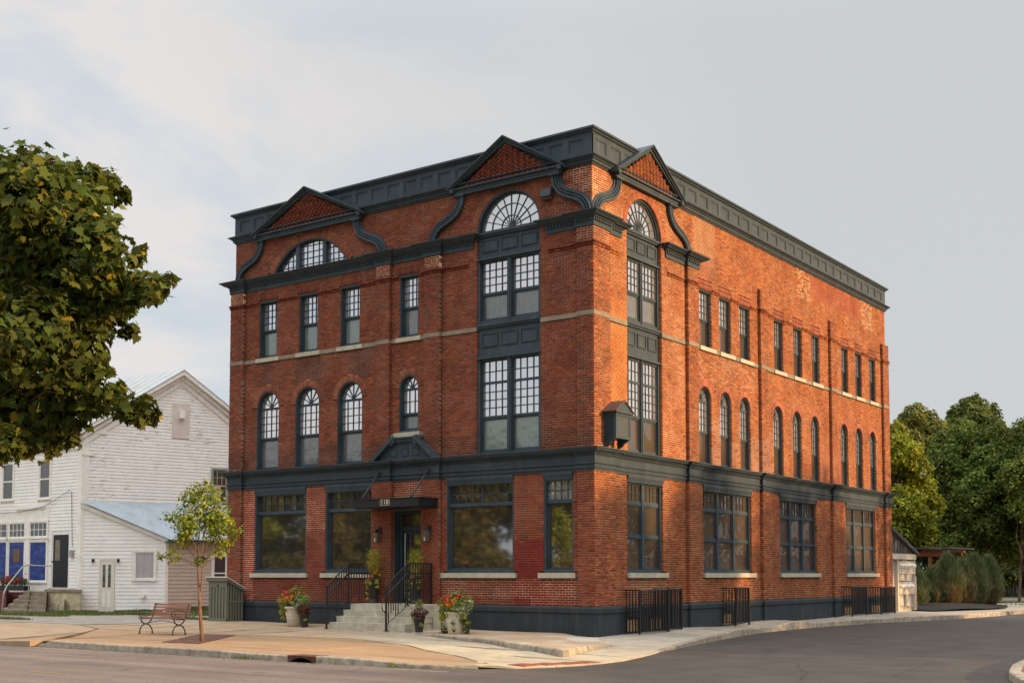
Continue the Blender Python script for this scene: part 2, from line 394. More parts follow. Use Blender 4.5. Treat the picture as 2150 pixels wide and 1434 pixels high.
# ------------------------------------------------------------------ the brick building
B = empty('brick_building', (0, 0, 0), label='large four storey red brick corner building with dark slate painted cornices and white grid windows', category='building')
ZF, ZE0, ZE1 = 0.83, 4.53, 5.16
ARCH3 = [(-13.41, -12.34), (-11.58, -10.49), (-9.69, -8.61)]
RECT3 = [(-13.34, -12.48), (-11.45, -10.60), (-9.60, -8.74), (-7.09, -6.34)]
F_GF = [(-13.44, -11.03), (-10.17, -8.12), (-5.22, -2.77), (-1.74, -0.76)]
S_R = [(6.50, 7.36), (7.92, 8.78), (9.42, 10.26), (12.24, 13.06), (13.98, 14.80), (15.72, 16.50), (18.75, 19.52), (20.30, 21.08), (21.93, 22.71)]
S_A = [(6.42, 7.29), (7.92, 8.76), (9.38, 10.22), (12.10, 12.97), (13.82, 14.65), (15.54, 16.35), (18.55, 19.37), (20.19, 21.03), (21.84, 22.63)]
S_GF = [(1.92, 4.02), (6.62, 10.20), (12.52, 15.94), (18.93, 22.34)]
LUN = dict(m=-11.0, hw=1.70, z0=11.70, top=12.69)
LR = (LUN['hw'] ** 2 + (LUN['top'] - LUN['z0']) ** 2) / (2 * (LUN['top'] - LUN['z0'])); LZC = LUN['top'] - LR
FB = (-4.10, -1.84); SB = (1.98, 4.04); BSP = 11.70
FBR = (FB[1] - FB[0]) / 2; SBR = (SB[1] - SB[0]) / 2
def arch_op(u0, u1, z0, sp, ring_): R = (u1 - u0) / 2; return ('a', u0, u1, z0, sp, sp, R, ring_)
PILF = [(-14.66, -14.02), (-7.99, -7.42), (-6.04, -5.42), (-0.56, 0.0)]
PILG = [(-14.66, -14.02), (-8.11, -7.30), (-6.12, -5.43), (-0.56, 0.0)]
PILS = [(0.0, 0.86), (5.55, 6.20), (10.91, 11.46), (17.40, 18.02), (23.37, 24.08)]
PILSG = [(0.0, 1.12), (5.50, 6.20), (10.91, 11.50), (17.40, 18.05), (23.37, 24.08)]
cut = lambda P: [('x', a, b, -1, 99) for a, b in P]
# ground floor
near_f = lambda z, u: z < 2.6 and u > -.75
near_s = lambda z, u: z < 2.6 and u < 1.9
opsF0 = [('r', a, b, 1.745, 4.60) for a, b in F_GF] + [('x', a - .13, b + .13, 1.60, 1.745) for a, b in F_GF] + [('r', -7.27, -6.13, .83, 3.64)] + cut(PILG)
lay(FR, WD, -14.66, 0, ZF, ZE0, opsF0)
for a, b in PILG: lay(FR, 0, a + .002 * 0, b - (.002 if b == 0 else 0), ZF, ZE0, [], jamb=.112, pil=True, ends=(True, True), near=near_f if b == 0 else None)
opsS0 = [('r', a, b, 1.745, 4.60) for a, b in S_GF] + [('x', a - .02, b + .22, 1.60, 1.745) for a, b in S_GF] + cut(PILSG)
lay(SD, WD, 0, 24.08, ZF, ZE0, opsS0, near=near_s)
for a, b in PILSG: lay(SD, 0, a + (.002 if a == 0 else 0), b, ZF, ZE0, [], jamb=.112, pil=True, ends=(True, True), near=near_s if a == 0 else None)
# upper floors up to the mid cornice / top
Z1 = 5.10
ZT = 13.04
def upper_ops_front():
    o = [arch_op(a, b, 5.15, 7.80 - (b - a) / 2, .21) for a, b in ARCH3] + [arch_op(-7.09, -6.32, 6.0, 7.385, .21)]
    o += [('r', a, b, 8.93, 10.86) for a, b in RECT3] + [('x', a - .06, b + .06, 10.85, 11.12) for a, b in RECT3]
    o += [arch_op(FB[0], FB[1], 5.15, BSP, .24)]
    o += [('a', LUN['m'] - LUN['hw'], LUN['m'] + LUN['hw'], 11.7, 11.7, LZC, LR, .24)]
    o += [('x', -99, 99, 8.80, 8.93)]
    return o
lay(FR, WD, -14.55, -.11, Z1, ZT, upper_ops_front() + [('x', a, b, 0, 11.30) for a, b in PILF], ends=(True, False))
for a, b in PILF: lay(FR, 0, a, b - (.002 if b == 0 else 0), Z1, 11.30, [('x', -99, 99, 8.80, 8.93)], jamb=.112, pil=True, ends=(True, True))
def upper_ops_side():
    o = [arch_op(a, b, 5.15, 7.66 - (b - a) / 2, .20) for a, b in S_A]
    o += [('r', a, b, 8.92, 10.77) for a, b in S_R] + [('x', a - .06, b + .10, 10.77, 11.08) for a, b in S_R]
    o += [arch_op(SB[0], SB[1], 5.15, BSP, .24), ('x', -99, 99, 8.80, 8.93)]
    return o
PTOP = [11.30, 11.30, 11.55, 11.55, 11.55]
lay(SD, WD, .11, 23.97, Z1, ZT, upper_ops_side() + [('x', a, b, 0, t) for (a, b), t in zip(PILS, PTOP)], ends=(False, True), jamb=.13)
for (a, b), t in zip(PILS, PTOP): lay(SD, 0, a + (.002 if a == 0 else 0), b, Z1, t, [('x', -99, 99, 8.80, 8.93)], jamb=.112, pil=True, ends=(True, True))
for a, b in ARCH3: ring(FR, WD, (a + b) / 2, 7.80 - (b - a) / 2, (b - a) / 2, .21, 0, PI, 26)
ring(FR, WD, -6.705, 7.385, .385, .21, 0, PI, 20)
ring(FR, WD, (FB[0] + FB[1]) / 2, BSP, FBR, .24, 0, PI, 52)
la = math.acos(LUN['hw'] / LR)
ring(FR, WD, LUN['m'], LZC, LR, .24, la, PI - la, 54)
for a, b in RECT3: soldier(FR, WD, a - .06, b + .06, 10.86, 11.12, (0.25, 0.075, 0.045))
for a, b in S_R: soldier(SD, WD, a - .06, b + .10, 10.78, 11.08, (0.30, 0.095, 0.055))
for a, b in S_A: ring(SD, WD, (a + b) / 2, 7.66 - (b - a) / 2, (b - a) / 2, .20, 0, PI, 22)
ring(SD, WD, (SB[0] + SB[1]) / 2, BSP, SBR, .24, 0, PI, 48, tone=(0.40, 0.12, 0.06))
# corbelled string course of bricks at 10.75
def strings():
    z = 10.74
    for f, segs, pils in ((FR, [(-14.55, -13.36), (-12.46, -11.47), (-10.58, -9.62), (-8.72, -7.11), (-6.32, -4.40), (-1.55, -.11)], PILF),
                          (SD, [(.11, 1.52), (4.40, 6.48)] + [(S_R[i][1] + .02, S_R[i + 1][0] - .02) for i in range(8)] + [(22.73, 23.97)], PILS)):
        for (u0, u1) in segs:
            for (dz, pr_) in ((0, .022), (.072, .045)):
                x = u0
                while x < u1:
                    xb = min(x + .205, u1); c = bcol(f, x, 9, False) * .75
                    P = lambda d0, d1: None
                    brick8([f.P(x, WD - .03, z + dz), f.P(xb - .008, WD - .03, z + dz), f.P(xb - .008, WD + pr_, z + dz), f.P(x, WD + pr_, z + dz), f.P(x, WD - .03, z + dz + .06), f.P(xb - .008, WD - .03, z + dz + .06), f.P(xb - .008, WD + pr_, z + dz + .06), f.P(x, WD + pr_, z + dz + .06)], c)
                    x = xb
        for (a, b) in pils:
            for (dz, pr_) in ((0, .022), (.072, .045)):
                x = a - pr_ + (.012 if a == 0 else 0); be = b + pr_ - (.002 if b == 0 else 0)
                while x < be - .02:
                    xb = min(x + .205, be); c = bcol(f, x, 9, True) * .8
                    brick8([f.P(x, -.12, z + dz), f.P(xb - .006, -.12, z + dz), f.P(xb - .006, pr_, z + dz), f.P(x, pr_, z + dz), f.P(x, -.12, z + dz + .06), f.P(xb - .006, -.12, z + dz + .06), f.P(xb - .006, pr_, z + dz + .06), f.P(x, pr_, z + dz + .06)], c)
                    x = xb
strings()
# tympanum brickwork of the three pediments: every second brick stands proud
def tymp(f, uc, hw, z0, h):
    MV.add([f.P(uc - hw, .04, z0), f.P(uc + hw, .04, z0), f.P(uc, .04, z0 + h)], [(0, 1, 2)])
    r = 0; z = z0
    while z < z0 + h - .03:
        w = hw * (1 - (z - z0) / h); x = uc - w + ((r % 2) * .05)
        while x < uc + w - .05:
            pr_ = .05 + .022 * ((int((x + 50) / .1) + r) % 2)
            c = bcol(f, x, 6, False) * (.78 if pr_ > .06 else .60)
            brick8([f.P(x, .02, z + .004), f.P(x + .092, .02, z + .004), f.P(x + .092, pr_, z + .004), f.P(x, pr_, z + .004), f.P(x, .02, z + .058), f.P(x + .092, .02, z + .058), f.P(x + .092, pr_, z + .058), f.P(x, pr_, z + .058)], c)
            x += .1
        z += .062; r += 1
PEDS = [(FR, -10.98, 2.42), (FR, -2.95, 1.98), (SD, 3.06, 1.94)]
for f, uc, hw in PEDS: tymp(f, uc, hw - .42, 13.12, .98)
V = np.array(BV, np.float32).reshape(-1, 3); nb = len(BV)
Q = np.array([(3, 2, 6, 7), (0, 3, 7, 4), (1, 5, 6, 2), (0, 1, 2, 3), (4, 7, 6, 5)])
Fq = (np.arange(nb)[:, None, None] * 8 + Q[None]).reshape(-1, 4)
me = np_mesh('brickwork', V, Fq, M_BRICK, np.repeat(np.array(BC), 5, axis=0))
tag(link('brickwork', me, B), kind='stuff')
# individual bricks nearest the corner
KEEP.sort(key=lambda k: (abs(k[1]) + .35 * k[2]))
extra = KEEP[300:]
protos = {}
def brick_proto(fk, i):
    if (fk, i) not in protos:
        m = MB(); m.col = tuple(PAL[i]); f = FR if fk == 'F' else SD
        f.box(m, 0, .195, -.03, 0, 0, .057); protos[(fk, i)] = m.mesh('brick', M_BRICK, col=True)
    return protos[(fk, i)]
for (f, u, z, d, L_, h, c) in KEEP[:300]:
    i = int(np.argmin(((PAL - c) ** 2).sum(1))); o = bpy.data.objects.new('brick', brick_proto(f.k, i)); COL.objects.link(o); o.parent = B; o.location = f.P(u, d, z)
if extra:
    m = MB()
    for (f, u, z, d, L_, h, c) in extra: m.col = tuple(c); f.box(m, u, u + L_, d - .03, d, z, z + h)
    tag(m.build('corner_brickwork', M_BRICK, B, col=True), kind='stuff')
MV.build('wall', M_MORT, B, col=True)
# inner core: floors, back walls and flat roof so that nothing is see-through
m = MB(); m.box((-14.50, .42, -.3), (-.42, 23.9, .6)); m.box((-14.50, 4.5, .6), (-4.5, 23.9, 13.2))
m.box((-14.52, .35, 13.0), (-.35, 23.95, 13.25)); m.build('core', M_DARK, B)
m = MB(); m.box((-14.55, .14, -.3), (-14.30, 24.0, 13.05)); m.box((-14.5, 23.75, -.3), (-.14, 23.97, 13.05)); m.build('rear_wall', simple('rear_brick', (0.22, 0.06, 0.04), .9), B)
m = MB(); m.box((-14.3, .5, 4.55), (-.5, 23.7, 4.8)); m.box((-14.3, .5, 8.3), (-.5, 23.7, 8.5)); m.build('floor_slab', M_DARK, B)
# foundation
def plan_path(pf, ps, wd, left=True, ext=0.0):
    """corner polyline in plan along the pilaster breaks, left end to far end"""
    p = []; xl = -14.66 - ext; ye = 24.08 + ext
    p.append((xl, .8)); 
    for (a, b) in pf:
        if a <= -14.6: p.append((xl, 0)); p.append((b, 0)); p.append((b, -wd))
        elif b == 0: p.append((a, -wd)); p.append((a, 0)); p.append((0, 0))
        else: p += [(a, -wd), (a, 0), (b, 0), (b, -wd)]
    for (a, b) in ps:
        if a == 0: p.append((0, b)); p.append((wd, b))
        elif b > 24: p += [(wd, a), (0, a), (0, ye)]
        else: p += [(wd, a), (0, a), (0, b), (wd, b)]
    p.append((-.8, ye)); return p
def sweep(mb, path, prof, caps=True):
    """prof: list of (projection, z) traced round the section"""
    n = len(path); segs = []
    for i in range(n - 1):
        t = Vector((path[i + 1][0] - path[i][0], path[i + 1][1] - path[i][1])); t.normalize(); segs.append(Vector((t.y, -t.x)))
    offs = []
    for i in range(n):
        if i == 0: offs.append(segs[0])
        elif i == n - 1: offs.append(segs[-1])
        else:
            a, b = segs[i - 1], segs[i]
            if abs(a.dot(b)) > .999: offs.append(a)
            else: offs.append(a + b)
    k = len(prof); vs = []
    for i, (x, y) in enumerate(path):
        for (p, z) in prof: vs.append((x + offs[i].x * p, y + offs[i].y * p, z))
    fs = []
    for i in range(n - 1):
        for j in range(k):
            fs.append((i * k + j, (i + 1) * k + j, (i + 1) * k + (j + 1) % k, i * k + (j + 1) % k))
    if caps: fs.append(tuple(range(k))); fs.append(tuple((n - 1) * k + j for j in range(k))[::-1])
    mb.add(vs, fs)
WALLOFF = -.095
m = MB(); sweep(m, plan_path([(-14.66, -14.0), (-.60, 0)], [(0, 1.14), (5.46, 6.26), (10.86, 11.56), (17.34, 18.1), (23.3, 24.08)], WALLOFF), [(-.2, .82), (.015, .825), (.085, .775), (.085, .66), (.05, .655), (.05, -.5), (-.2, -.5)])
# cut for basement lights is made by recessed boxes standing proud of the plaster
fo = m.build('foundation', M_BASEP, B)
M_TANB = simple('tan_board', (0.30, 0.20, 0.10), .8, .2)
for a, b in [(1.75, 2.35), (3.05, 3.75), (7.80, 8.40), (18.25, 19.3), (21.5, 22.7)]:
    m = MB(); SD.box(m, a - .06, b + .06, -.10, -.040, .02, .52); bw = m.build('basement_window', M_BLACK, B)
    for i in range(4):
        m = MB(); x0 = a + (b - a) * i / 4 + .02; x1 = a + (b - a) * (i + 1) / 4 - .02; SD.box(m, x0, x1, -.045, -.036, .10, .42); m.build('pane', M_TANB, bw)
# stone belt course and sills (blocks)
def stone_run(f, u0, u1, d, skip, name='belt_stone'):
    x = u0
    while x < u1 - .01:
        L_ = min(rng.uniform(.75, 1.15), u1 - x); 
        if u1 - x - L_ < .3: L_ = u1 - x
        a, b = x, x + L_
        for (s0, s1) in skip:
            if a < s0 < b: b = s0
            if s0 - .001 <= a < s1: a = None; x = s1; break
        if a is None: continue
        mm = MB(); f.box(mm, a + .003, b - .003, d - .12, d + .012, 8.803, 8.927); mm.build(name, M_STONE, B); x = b
skF = [(a - .12, b + .12) for a, b in RECT3] + [FB]
for (a, b) in [(-14.02, -7.99), (-7.42, -6.04), (-5.42, -.56)]: stone_run(FR, a, b, WD, skF)
for (a, b) in PILF: stone_run(FR, a, b - (.013 if b == 0 else 0), 0, [])
skS = [(a - .02, b + .22) for a, b in S_R] + [SB]
for (a, b) in [(.86, 5.55), (6.20, 10.91), (11.46, 17.40), (18.02, 23.37)]: stone_run(SD, a, b, WD, skS)
for (a, b) in PILS: stone_run(SD, a, b, 0, [])
# ------------------------------------------------------------------ cornices
def path_dents(mb, path, p0, p1, z0, z1, step, duty=.55, x_from=None):
    for i in range(len(path) - 1):
        a = Vector(path[i]); b = Vector(path[i + 1]); t = b - a; Ls = t.length
        if Ls < .2: continue
        t.normalize(); nrm = Vector((t.y, -t.x)); n = max(1, int(Ls / step))
        for k in range(n):
            c = a + t * ((k + .5) * Ls / n); h = t * (Ls / n * duty / 2)
            q = [c - h + nrm * p0, c + h + nrm * p0, c + h + nrm * p1, c - h + nrm * p1]
            mb.hexa([(v.x, v.y, z0) for v in q] + [(v.x, v.y, z1) for v in q])
def split_path(path, keep):  # keep = function(point) -> bool on segment middles
    r = []
    return r
lp = plan_path([(-14.66, -14.0), (-8.02, -7.36), (-5.98, -5.43), (-.58, 0)], [(0, 1.12), (5.5, 6.24), (10.88, 11.5), (17.38, 18.05), (23.34, 24.08)], WALLOFF)
m = MB()
sweep(m, lp, [(-.06, 5.10), (.235, 5.155), (.255, 5.15), (.25, 5.12), (.21, 5.09), (.20, 5.06), (.12, 5.045), (.10, 5.02), (.06, 5.015), (.055, 4.945), (.03, 4.935), (.025, 4.755), (.075, 4.735), (.08, 4.715), (.03, 4.70), (.025, 4.645), (.055, 4.63), (.055, 4.60), (.015, 4.59), (.010, 4.53), (-.06, 4.53)])
m.build('lower_cornice', M_PAINT, B)
m = MB(); path_dents(m, lp, .05, .085, 4.955, 5.01, .062); tag(m.build('lower_dentil_course', M_PAINT, B), kind='stuff')
MIDP = [(-.08, 11.60), (.27, 11.665), (.295, 11.655), (.285, 11.62), (.20, 11.575), (.17, 11.545), (.10, 11.53), (.085, 11.50), (.045, 11.49), (.04, 11.40), (.03, 11.395), (.028, 11.275), (-.08, 11.275)]
mids = []
pA = [(-14.66, .5), (-14.66, 0), (-14.0, 0), (-14.0, .1), (-8.02, .1), (-8.02, 0), (-7.38, 0), (-7.38, .1), (-6.07, .1), (-6.07, 0), (-5.40, 0), (-5.40, .1), (-4.24, .1), (-4.24, .2)]
pB = [(-1.60, .2), (-1.60, .1), (-.58, .1), (-.58, 0), (0, 0), (0, .90), (-.1, .90), (-.1, 1.62), (-.2, 1.62)]
pC = [(-.2, 4.30), (-.1, 4.30), (-.1, 5.52), (0, 5.52), (0, 6.24), (-.1, 6.24), (-.2, 6.24)]
for p in (pA, pB, pC):
    m = MB(); sweep(m, p, MIDP); m.build('middle_cornice', M_PAINT, B)
    m = MB(); path_dents(m, p, .035, .075, 11.405, 11.485, .095, .6); tag(m.build('middle_dentil_course', M_PAINT, B), kind='stuff')
# top cornice, parapet frieze and cap
tp = [(-14.55, 1.2), (-14.55, .11), (-.11, .11), (-.11, 23.97), (-1.2, 23.97)]
m = MB(); sweep(m, tp, [(-.1, 13.36), (.02, 13.345), (.19, 13.265), (.215, 13.25), (.205, 13.225), (.13, 13.19), (.12, 13.165), (.085, 13.155), (.08, 13.09), (.05, 13.08), (.02, 13.03), (-.1, 13.03)]); m.build('top_cornice', M_PAINT, B)
m = MB(); sweep(m, tp, [(-.1, 14.07), (.15, 14.065), (.155, 14.005), (.10, 13.985), (.085, 13.95), (.04, 13.93), (.03, 13.90), (-.1, 13.90)]); m.build('parapet_cap', M_PAINT, B)
m = MB(); sweep(m, tp, [(-.1, 13.90), (.0, 13.90), (.0, 13.34), (-.1, 13.34)])
def rails(f, u0, u1, lefts, w):
    d0, d1 = WD - .02, WD + .035
    f.box(m, u0, u1, d0, d1, 13.345, 13.42); f.box(m, u0, u1, d0, d1, 13.79, 13.905)
    x = u0
    for l in lefts: f.box(m, x, l, d0, d1, 13.42, 13.79); x = l + w
    f.box(m, x, u1, d0, d1, 13.42, 13.79)
LF = [-14.33 + .674 * k for k in range(21)]; LS = [.27 + .783 * k for k in range(30)]
rails(FR, -14.58, -.075, LF, .50); rails(SD, .0745, 24.0, LS, .56)
m.build('parapet_frieze', M_PAINT, B)
def panel(f, u0, u1, d, z0, z1, b=.035, t=.018, parent=B, name='panel'):
    mm = MB()
    f.box(mm, u0, u0 + b, d, d + t, z0, z1); f.box(mm, u1 - b, u1, d, d + t, z0, z1)
    f.box(mm, u0 + b, u1 - b, d, d + t, z0, z0 + b); f.box(mm, u0 + b, u1 - b, d, d + t, z1 - b, z1)
    f.box(mm, u0 + b, u1 - b, d - .01, d + .004, z0 + b, z1 - b)
    return mm.build(name, M_PAINT, parent)
for l in LF: panel(FR, l, l + .50, WD + .002, 13.42, 13.79)
for l in LS: panel(SD, l, l + .56, WD + .002, 13.42, 13.79)
m = MB(); m.box((-14.4, .3, 13.3), (-.3, 23.8, 13.9)); m.build('roof', simple('roofing', (.08, .08, .085), .8), B)
# pediments: raking cornices, horizontal bed, dark roof behind
for f, uc, hw in PEDS:
    m = MB()
    prof = [(-.12, 0), (.16, 0), (.16, -.035), (.115, -.05), (.10, -.075), (.05, -.085), (.045, -.15), (.02, -.16), (-.12, -.16)]
    f.box(m, uc - hw + .02, uc + hw - .02, -.12, .06, 13.00, 13.085)
    f.box(m, uc - hw, uc + hw, -.12, .13, 13.085, 13.125); f.box(m, uc - hw + .05, uc + hw - .05, -.12, .045, 12.93, 13.0)
    h = 1.20; z0 = 13.15
    for s in (-1, 1):
        a = (uc + s * (hw + .10), z0 - .03); b = (uc, z0 + h); dx, dz = b[0] - a[0], b[1] - a[1]; ln = math.hypot(dx, dz)
        nx, nz = -dz / ln * (1 if s < 0 else -1), dx / ln * (1 if s < 0 else -1)
        vs = []
        for (px_, pz_) in (a, b):
            for (p, q) in prof:
                if (px_, pz_) == b: u_, z_ = uc, pz_ + q / abs(dx / ln)      # plumb cut at the apex
                else: u_, z_ = px_ + 0, pz_ + q / abs(dx / ln)
                if (px_, pz_) == a and z_ < 13.02: z_ = 13.02
                vs.append(f.P(u_, p + .06, z_))
        k = len(prof); m.add(vs, [(j, k + j, k + (j + 1) % k, (j + 1) % k) for j in range(k)] + [tuple(range(k))])
        # lid of the pediment running back to the parapet
        m.add([f.P(a[0], .22, a[1] + .004), f.P(b[0], .22, b[1] + .004), f.P(b[0], -.32, b[1] + .004), f.P(a[0], -.32, a[1] + .004)], [(0, 1, 2, 3)])
    f.box(m, uc - .22, uc + .22, -.10, .045, 14.02, 14.16); f.box(m, uc - .10, uc + .10, -.10, .046, 14.16, 14.26)
    for sgn in (-1, 1): f.box(m, uc + sgn * (hw - .06) - .07, uc + sgn * (hw - .06) + .07, -.12, .17, 13.0, 13.125)
    m.build('pediment', M_PAINT, B)
# S scroll brackets, reeded
SP = [(0, 13.0), (.01, 12.84), (.03, 12.70), (.10, 12.56), (.21, 12.44), (.36, 12.345), (.54, 12.27), (.72, 12.20), (.88, 12.11), (.99, 12.00), (1.06, 11.88), (1.09, 11.78), (1.10, 11.66)]
def scroll(f, u_top, sgn, su=1.0):
    m = MB(); pts = [(u_top + sgn * p * su, z) for p, z in SP]
    # dense resample
    d_ = []
    for i in range(len(pts) - 1):
        for k in range(4):
            t = k / 4; d_.append((pts[i][0] * (1 - t) + pts[i + 1][0] * t, pts[i][1] * (1 - t) + pts[i + 1][1] * t))
    d_.append(pts[-1]); W = .30
    prof = [(-.5, -.02), (-.5, .10), (-.42, .125), (-.20, .125), (-.17, .06), (-.10, .06), (-.07, .115), (.05, .115), (.08, .05), (.15, .05), (.18, .105), (.28, .105), (.32, .045), (.5, .04), (.5, -.02)]
    vs = []; k = len(prof)
    for i, (u, z) in enumerate(d_):
        a = d_[max(0, i - 1)]; b = d_[min(len(d_) - 1, i + 1)]; dx, dz = b[0] - a[0], b[1] - a[1]; l = math.hypot(dx, dz); nx, nz = -dz / l, dx / l
        for (s, p) in prof: vs.append(f.P(u + nx * s * W * (-1 if sgn < 0 else 1), WD + p, z + nz * s * W * (-1 if sgn < 0 else 1)))
    fs = [(i * k + j, (i + 1) * k + j, (i + 1) * k + (j + 1) % k, i * k + (j + 1) % k) for i in range(len(d_) - 1) for j in range(k)]
    fs += [tuple(range(k)), tuple((len(d_) - 1) * k + j for j in range(k))]
    m.add(vs, fs); f.box(m, u_top - .19, u_top + .19, WD - .02, WD + .17, 12.90, 12.99); m.build('scroll_bracket', M_PAINT, B)
scroll(FR, -13.28, -1, 1.0); scroll(FR, -8.86, 1, 1.0); scroll(FR, -4.68, -1, 1.0); scroll(FR, -1.27, 1, .98)
scroll(SD, 1.40, -1, 1.08); scroll(SD, 4.52, 1, 1.08)
# ------------------------------------------------------------------ windows
def pane_obj(parent, f, pts, d, mat, tilt=.014):
    """one glass pane from its outline (u,z); very slightly out of plane like old glazing"""
    ta, tb = rng.uniform(-tilt, tilt, 2); uc = sum(p[0] for p in pts) / len(pts); zc = sum(p[1] for p in pts) / len(pts)
    m = MB(); m.add([f.P(u, d + ta * (u - uc) + tb * (z - zc), z) for u, z in pts], [tuple(range(len(pts)))])
    return m.build('pane', mat, parent)
def pane_multi(parent, f, polys, d, mat, tilt=.02):
    m = MB()
    for pts in polys:
        ta, tb = rng.uniform(-tilt, tilt, 2); uc = sum(p[0] for p in pts) / len(pts); zc = sum(p[1] for p in pts) / len(pts)
        m.add([f.P(u, d + ta * (u - uc) + tb * (z - zc), z) for u, z in pts], [tuple(range(len(pts)))])
    o = m.build('pane', mat, parent); return o
def grid_polys(u0, u1, z0, z1, nu, nz): return [[(u0 + (u1 - u0) * i / nu, z0 + (z1 - z0) * j / nz), (u0 + (u1 - u0) * (i + 1) / nu, z0 + (z1 - z0) * j / nz), (u0 + (u1 - u0) * (i + 1) / nu, z0 + (z1 - z0) * (j + 1) / nz), (u0 + (u1 - u0) * i / nu, z0 + (z1 - z0) * (j + 1) / nz)] for j in range(nz) for i in range(nu)]
def bars(m, f, u0, u1, z0, z1, nu, nz, d, w=.022, t=.02):
    for i in range(1, nu): x = u0 + (u1 - u0) * i / nu; f.box(m, x - w / 2, x + w / 2, d, d + t, z0, z1)
    for j in range(1, nz): z = z0 + (z1 - z0) * j / nz; f.box(m, u0, u1, d, d + t * .93, z - w / 2, z + w / 2)
def frame_box(m, f, u0, u1, z0, z1, w, d0, d1, wb=None, wt=None):
    wb = wb or w; wt = wt or w
    f.box(m, u0, u0 + w, d0, d1, z0, z1); f.box(m, u1 - w, u1, d0, d1, z0, z1); f.box(m, u0 + w, u1 - w, d0, d1, z0, z0 + wb); f.box(m, u0 + w, u1 - w, d0, d1, z1 - wt, z1)
def arc_pts(uc, zc, r, a0, a1, n): return [(uc + r * math.cos(a0 + (a1 - a0) * i / n), zc + r * math.sin(a0 + (a1 - a0) * i / n)) for i in range(n + 1)]
def arc_bar(m, f, uc, zc, r0, r1, d0, d1, a0=0, a1=PI, n=24):
    A = arc_pts(uc, zc, r0, a0, a1, n); Bp = arc_pts(uc, zc, r1, a0, a1, n)
    for i in range(n):
        q = [A[i], A[i + 1], Bp[i + 1], Bp[i]]; m.hexa([f.P(u, d0, z) for u, z in q] + [f.P(u, d1, z) for u, z in q])
def radial(m, f, uc, zc, r0, r1, a, w, d0, d1):
    c, s = math.cos(a), math.sin(a); q = [(uc + r0 * c - w * s / 2, zc + r0 * s + w * c / 2), (uc + r0 * c + w * s / 2, zc + r0 * s - w * c / 2), (uc + r1 * c + w * s / 2, zc + r1 * s - w * c / 2), (uc + r1 * c - w * s / 2, zc + r1 * s + w * c / 2)]
    m.hexa([f.P(u, d0, z) for u, z in q] + [f.P(u, d1, z) for u, z in q])
def glaze(win, f, polys, d, mat, individual):
    if individual:
        for p in polys: pane_obj(win, f, p, d, mat)
    else: pane_multi(win, f, polys, d, mat)
def low_sash(m, f, u0, u1, z0, z1, d):
    frame_box(m, f, u0, u1, z0, z1, .045, d - .02, d + .025, .075, .05)
def R0(f): return (WD - .015) if f.k == 'F' else (WD - .075)
def win_rect(f, u0, u1, z0, z1, indiv, scr):
    r = R0(f); g = r - (.165 if f.k == 'F' else .08); m = MB()
    frame_box(m, f, u0 + .003, u1 - .003, z0, z1, .032, g - .03, r, .05, .05)
    f.box(m, u0 + .002, u1 - .002, r, r + .03, z1 - .05, z1 - .003)
    zm = z0 + (z1 - z0) * .475
    a, b = u0 + .035, u1 - .035
    frame_box(m, f, a, b, zm, z1 - .05, .028, g - .015, g + .03, .06, .03)
    bars(m, f, a + .028, b - .028, zm + .06, z1 - .08, 4, 4, g + .003)
    low_sash(m, f, a, b, z0 + .05, zm, g - .03)
    wn = m.build('window', M_PAINT, B)
    glaze(wn, f, grid_polys(a + .028, b - .028, zm + .06, z1 - .08, 4, 4), g, M_GSKY, indiv)
    pane_obj(wn, f, [(a + .045, z0 + .12), (b - .045, z0 + .12), (b - .045, zm - .05), (a + .045, zm - .05)], g - .032, scr)
    ms = MB(); s0, s1 = (u0 - .12, u1 + .12) if f.k == 'F' else (u0 - .02, u1 + .22)
    f.box(ms, s0, s1, WD - .13, WD + .05, 8.80, 8.93); ms.build('sill', M_SILL, wn)
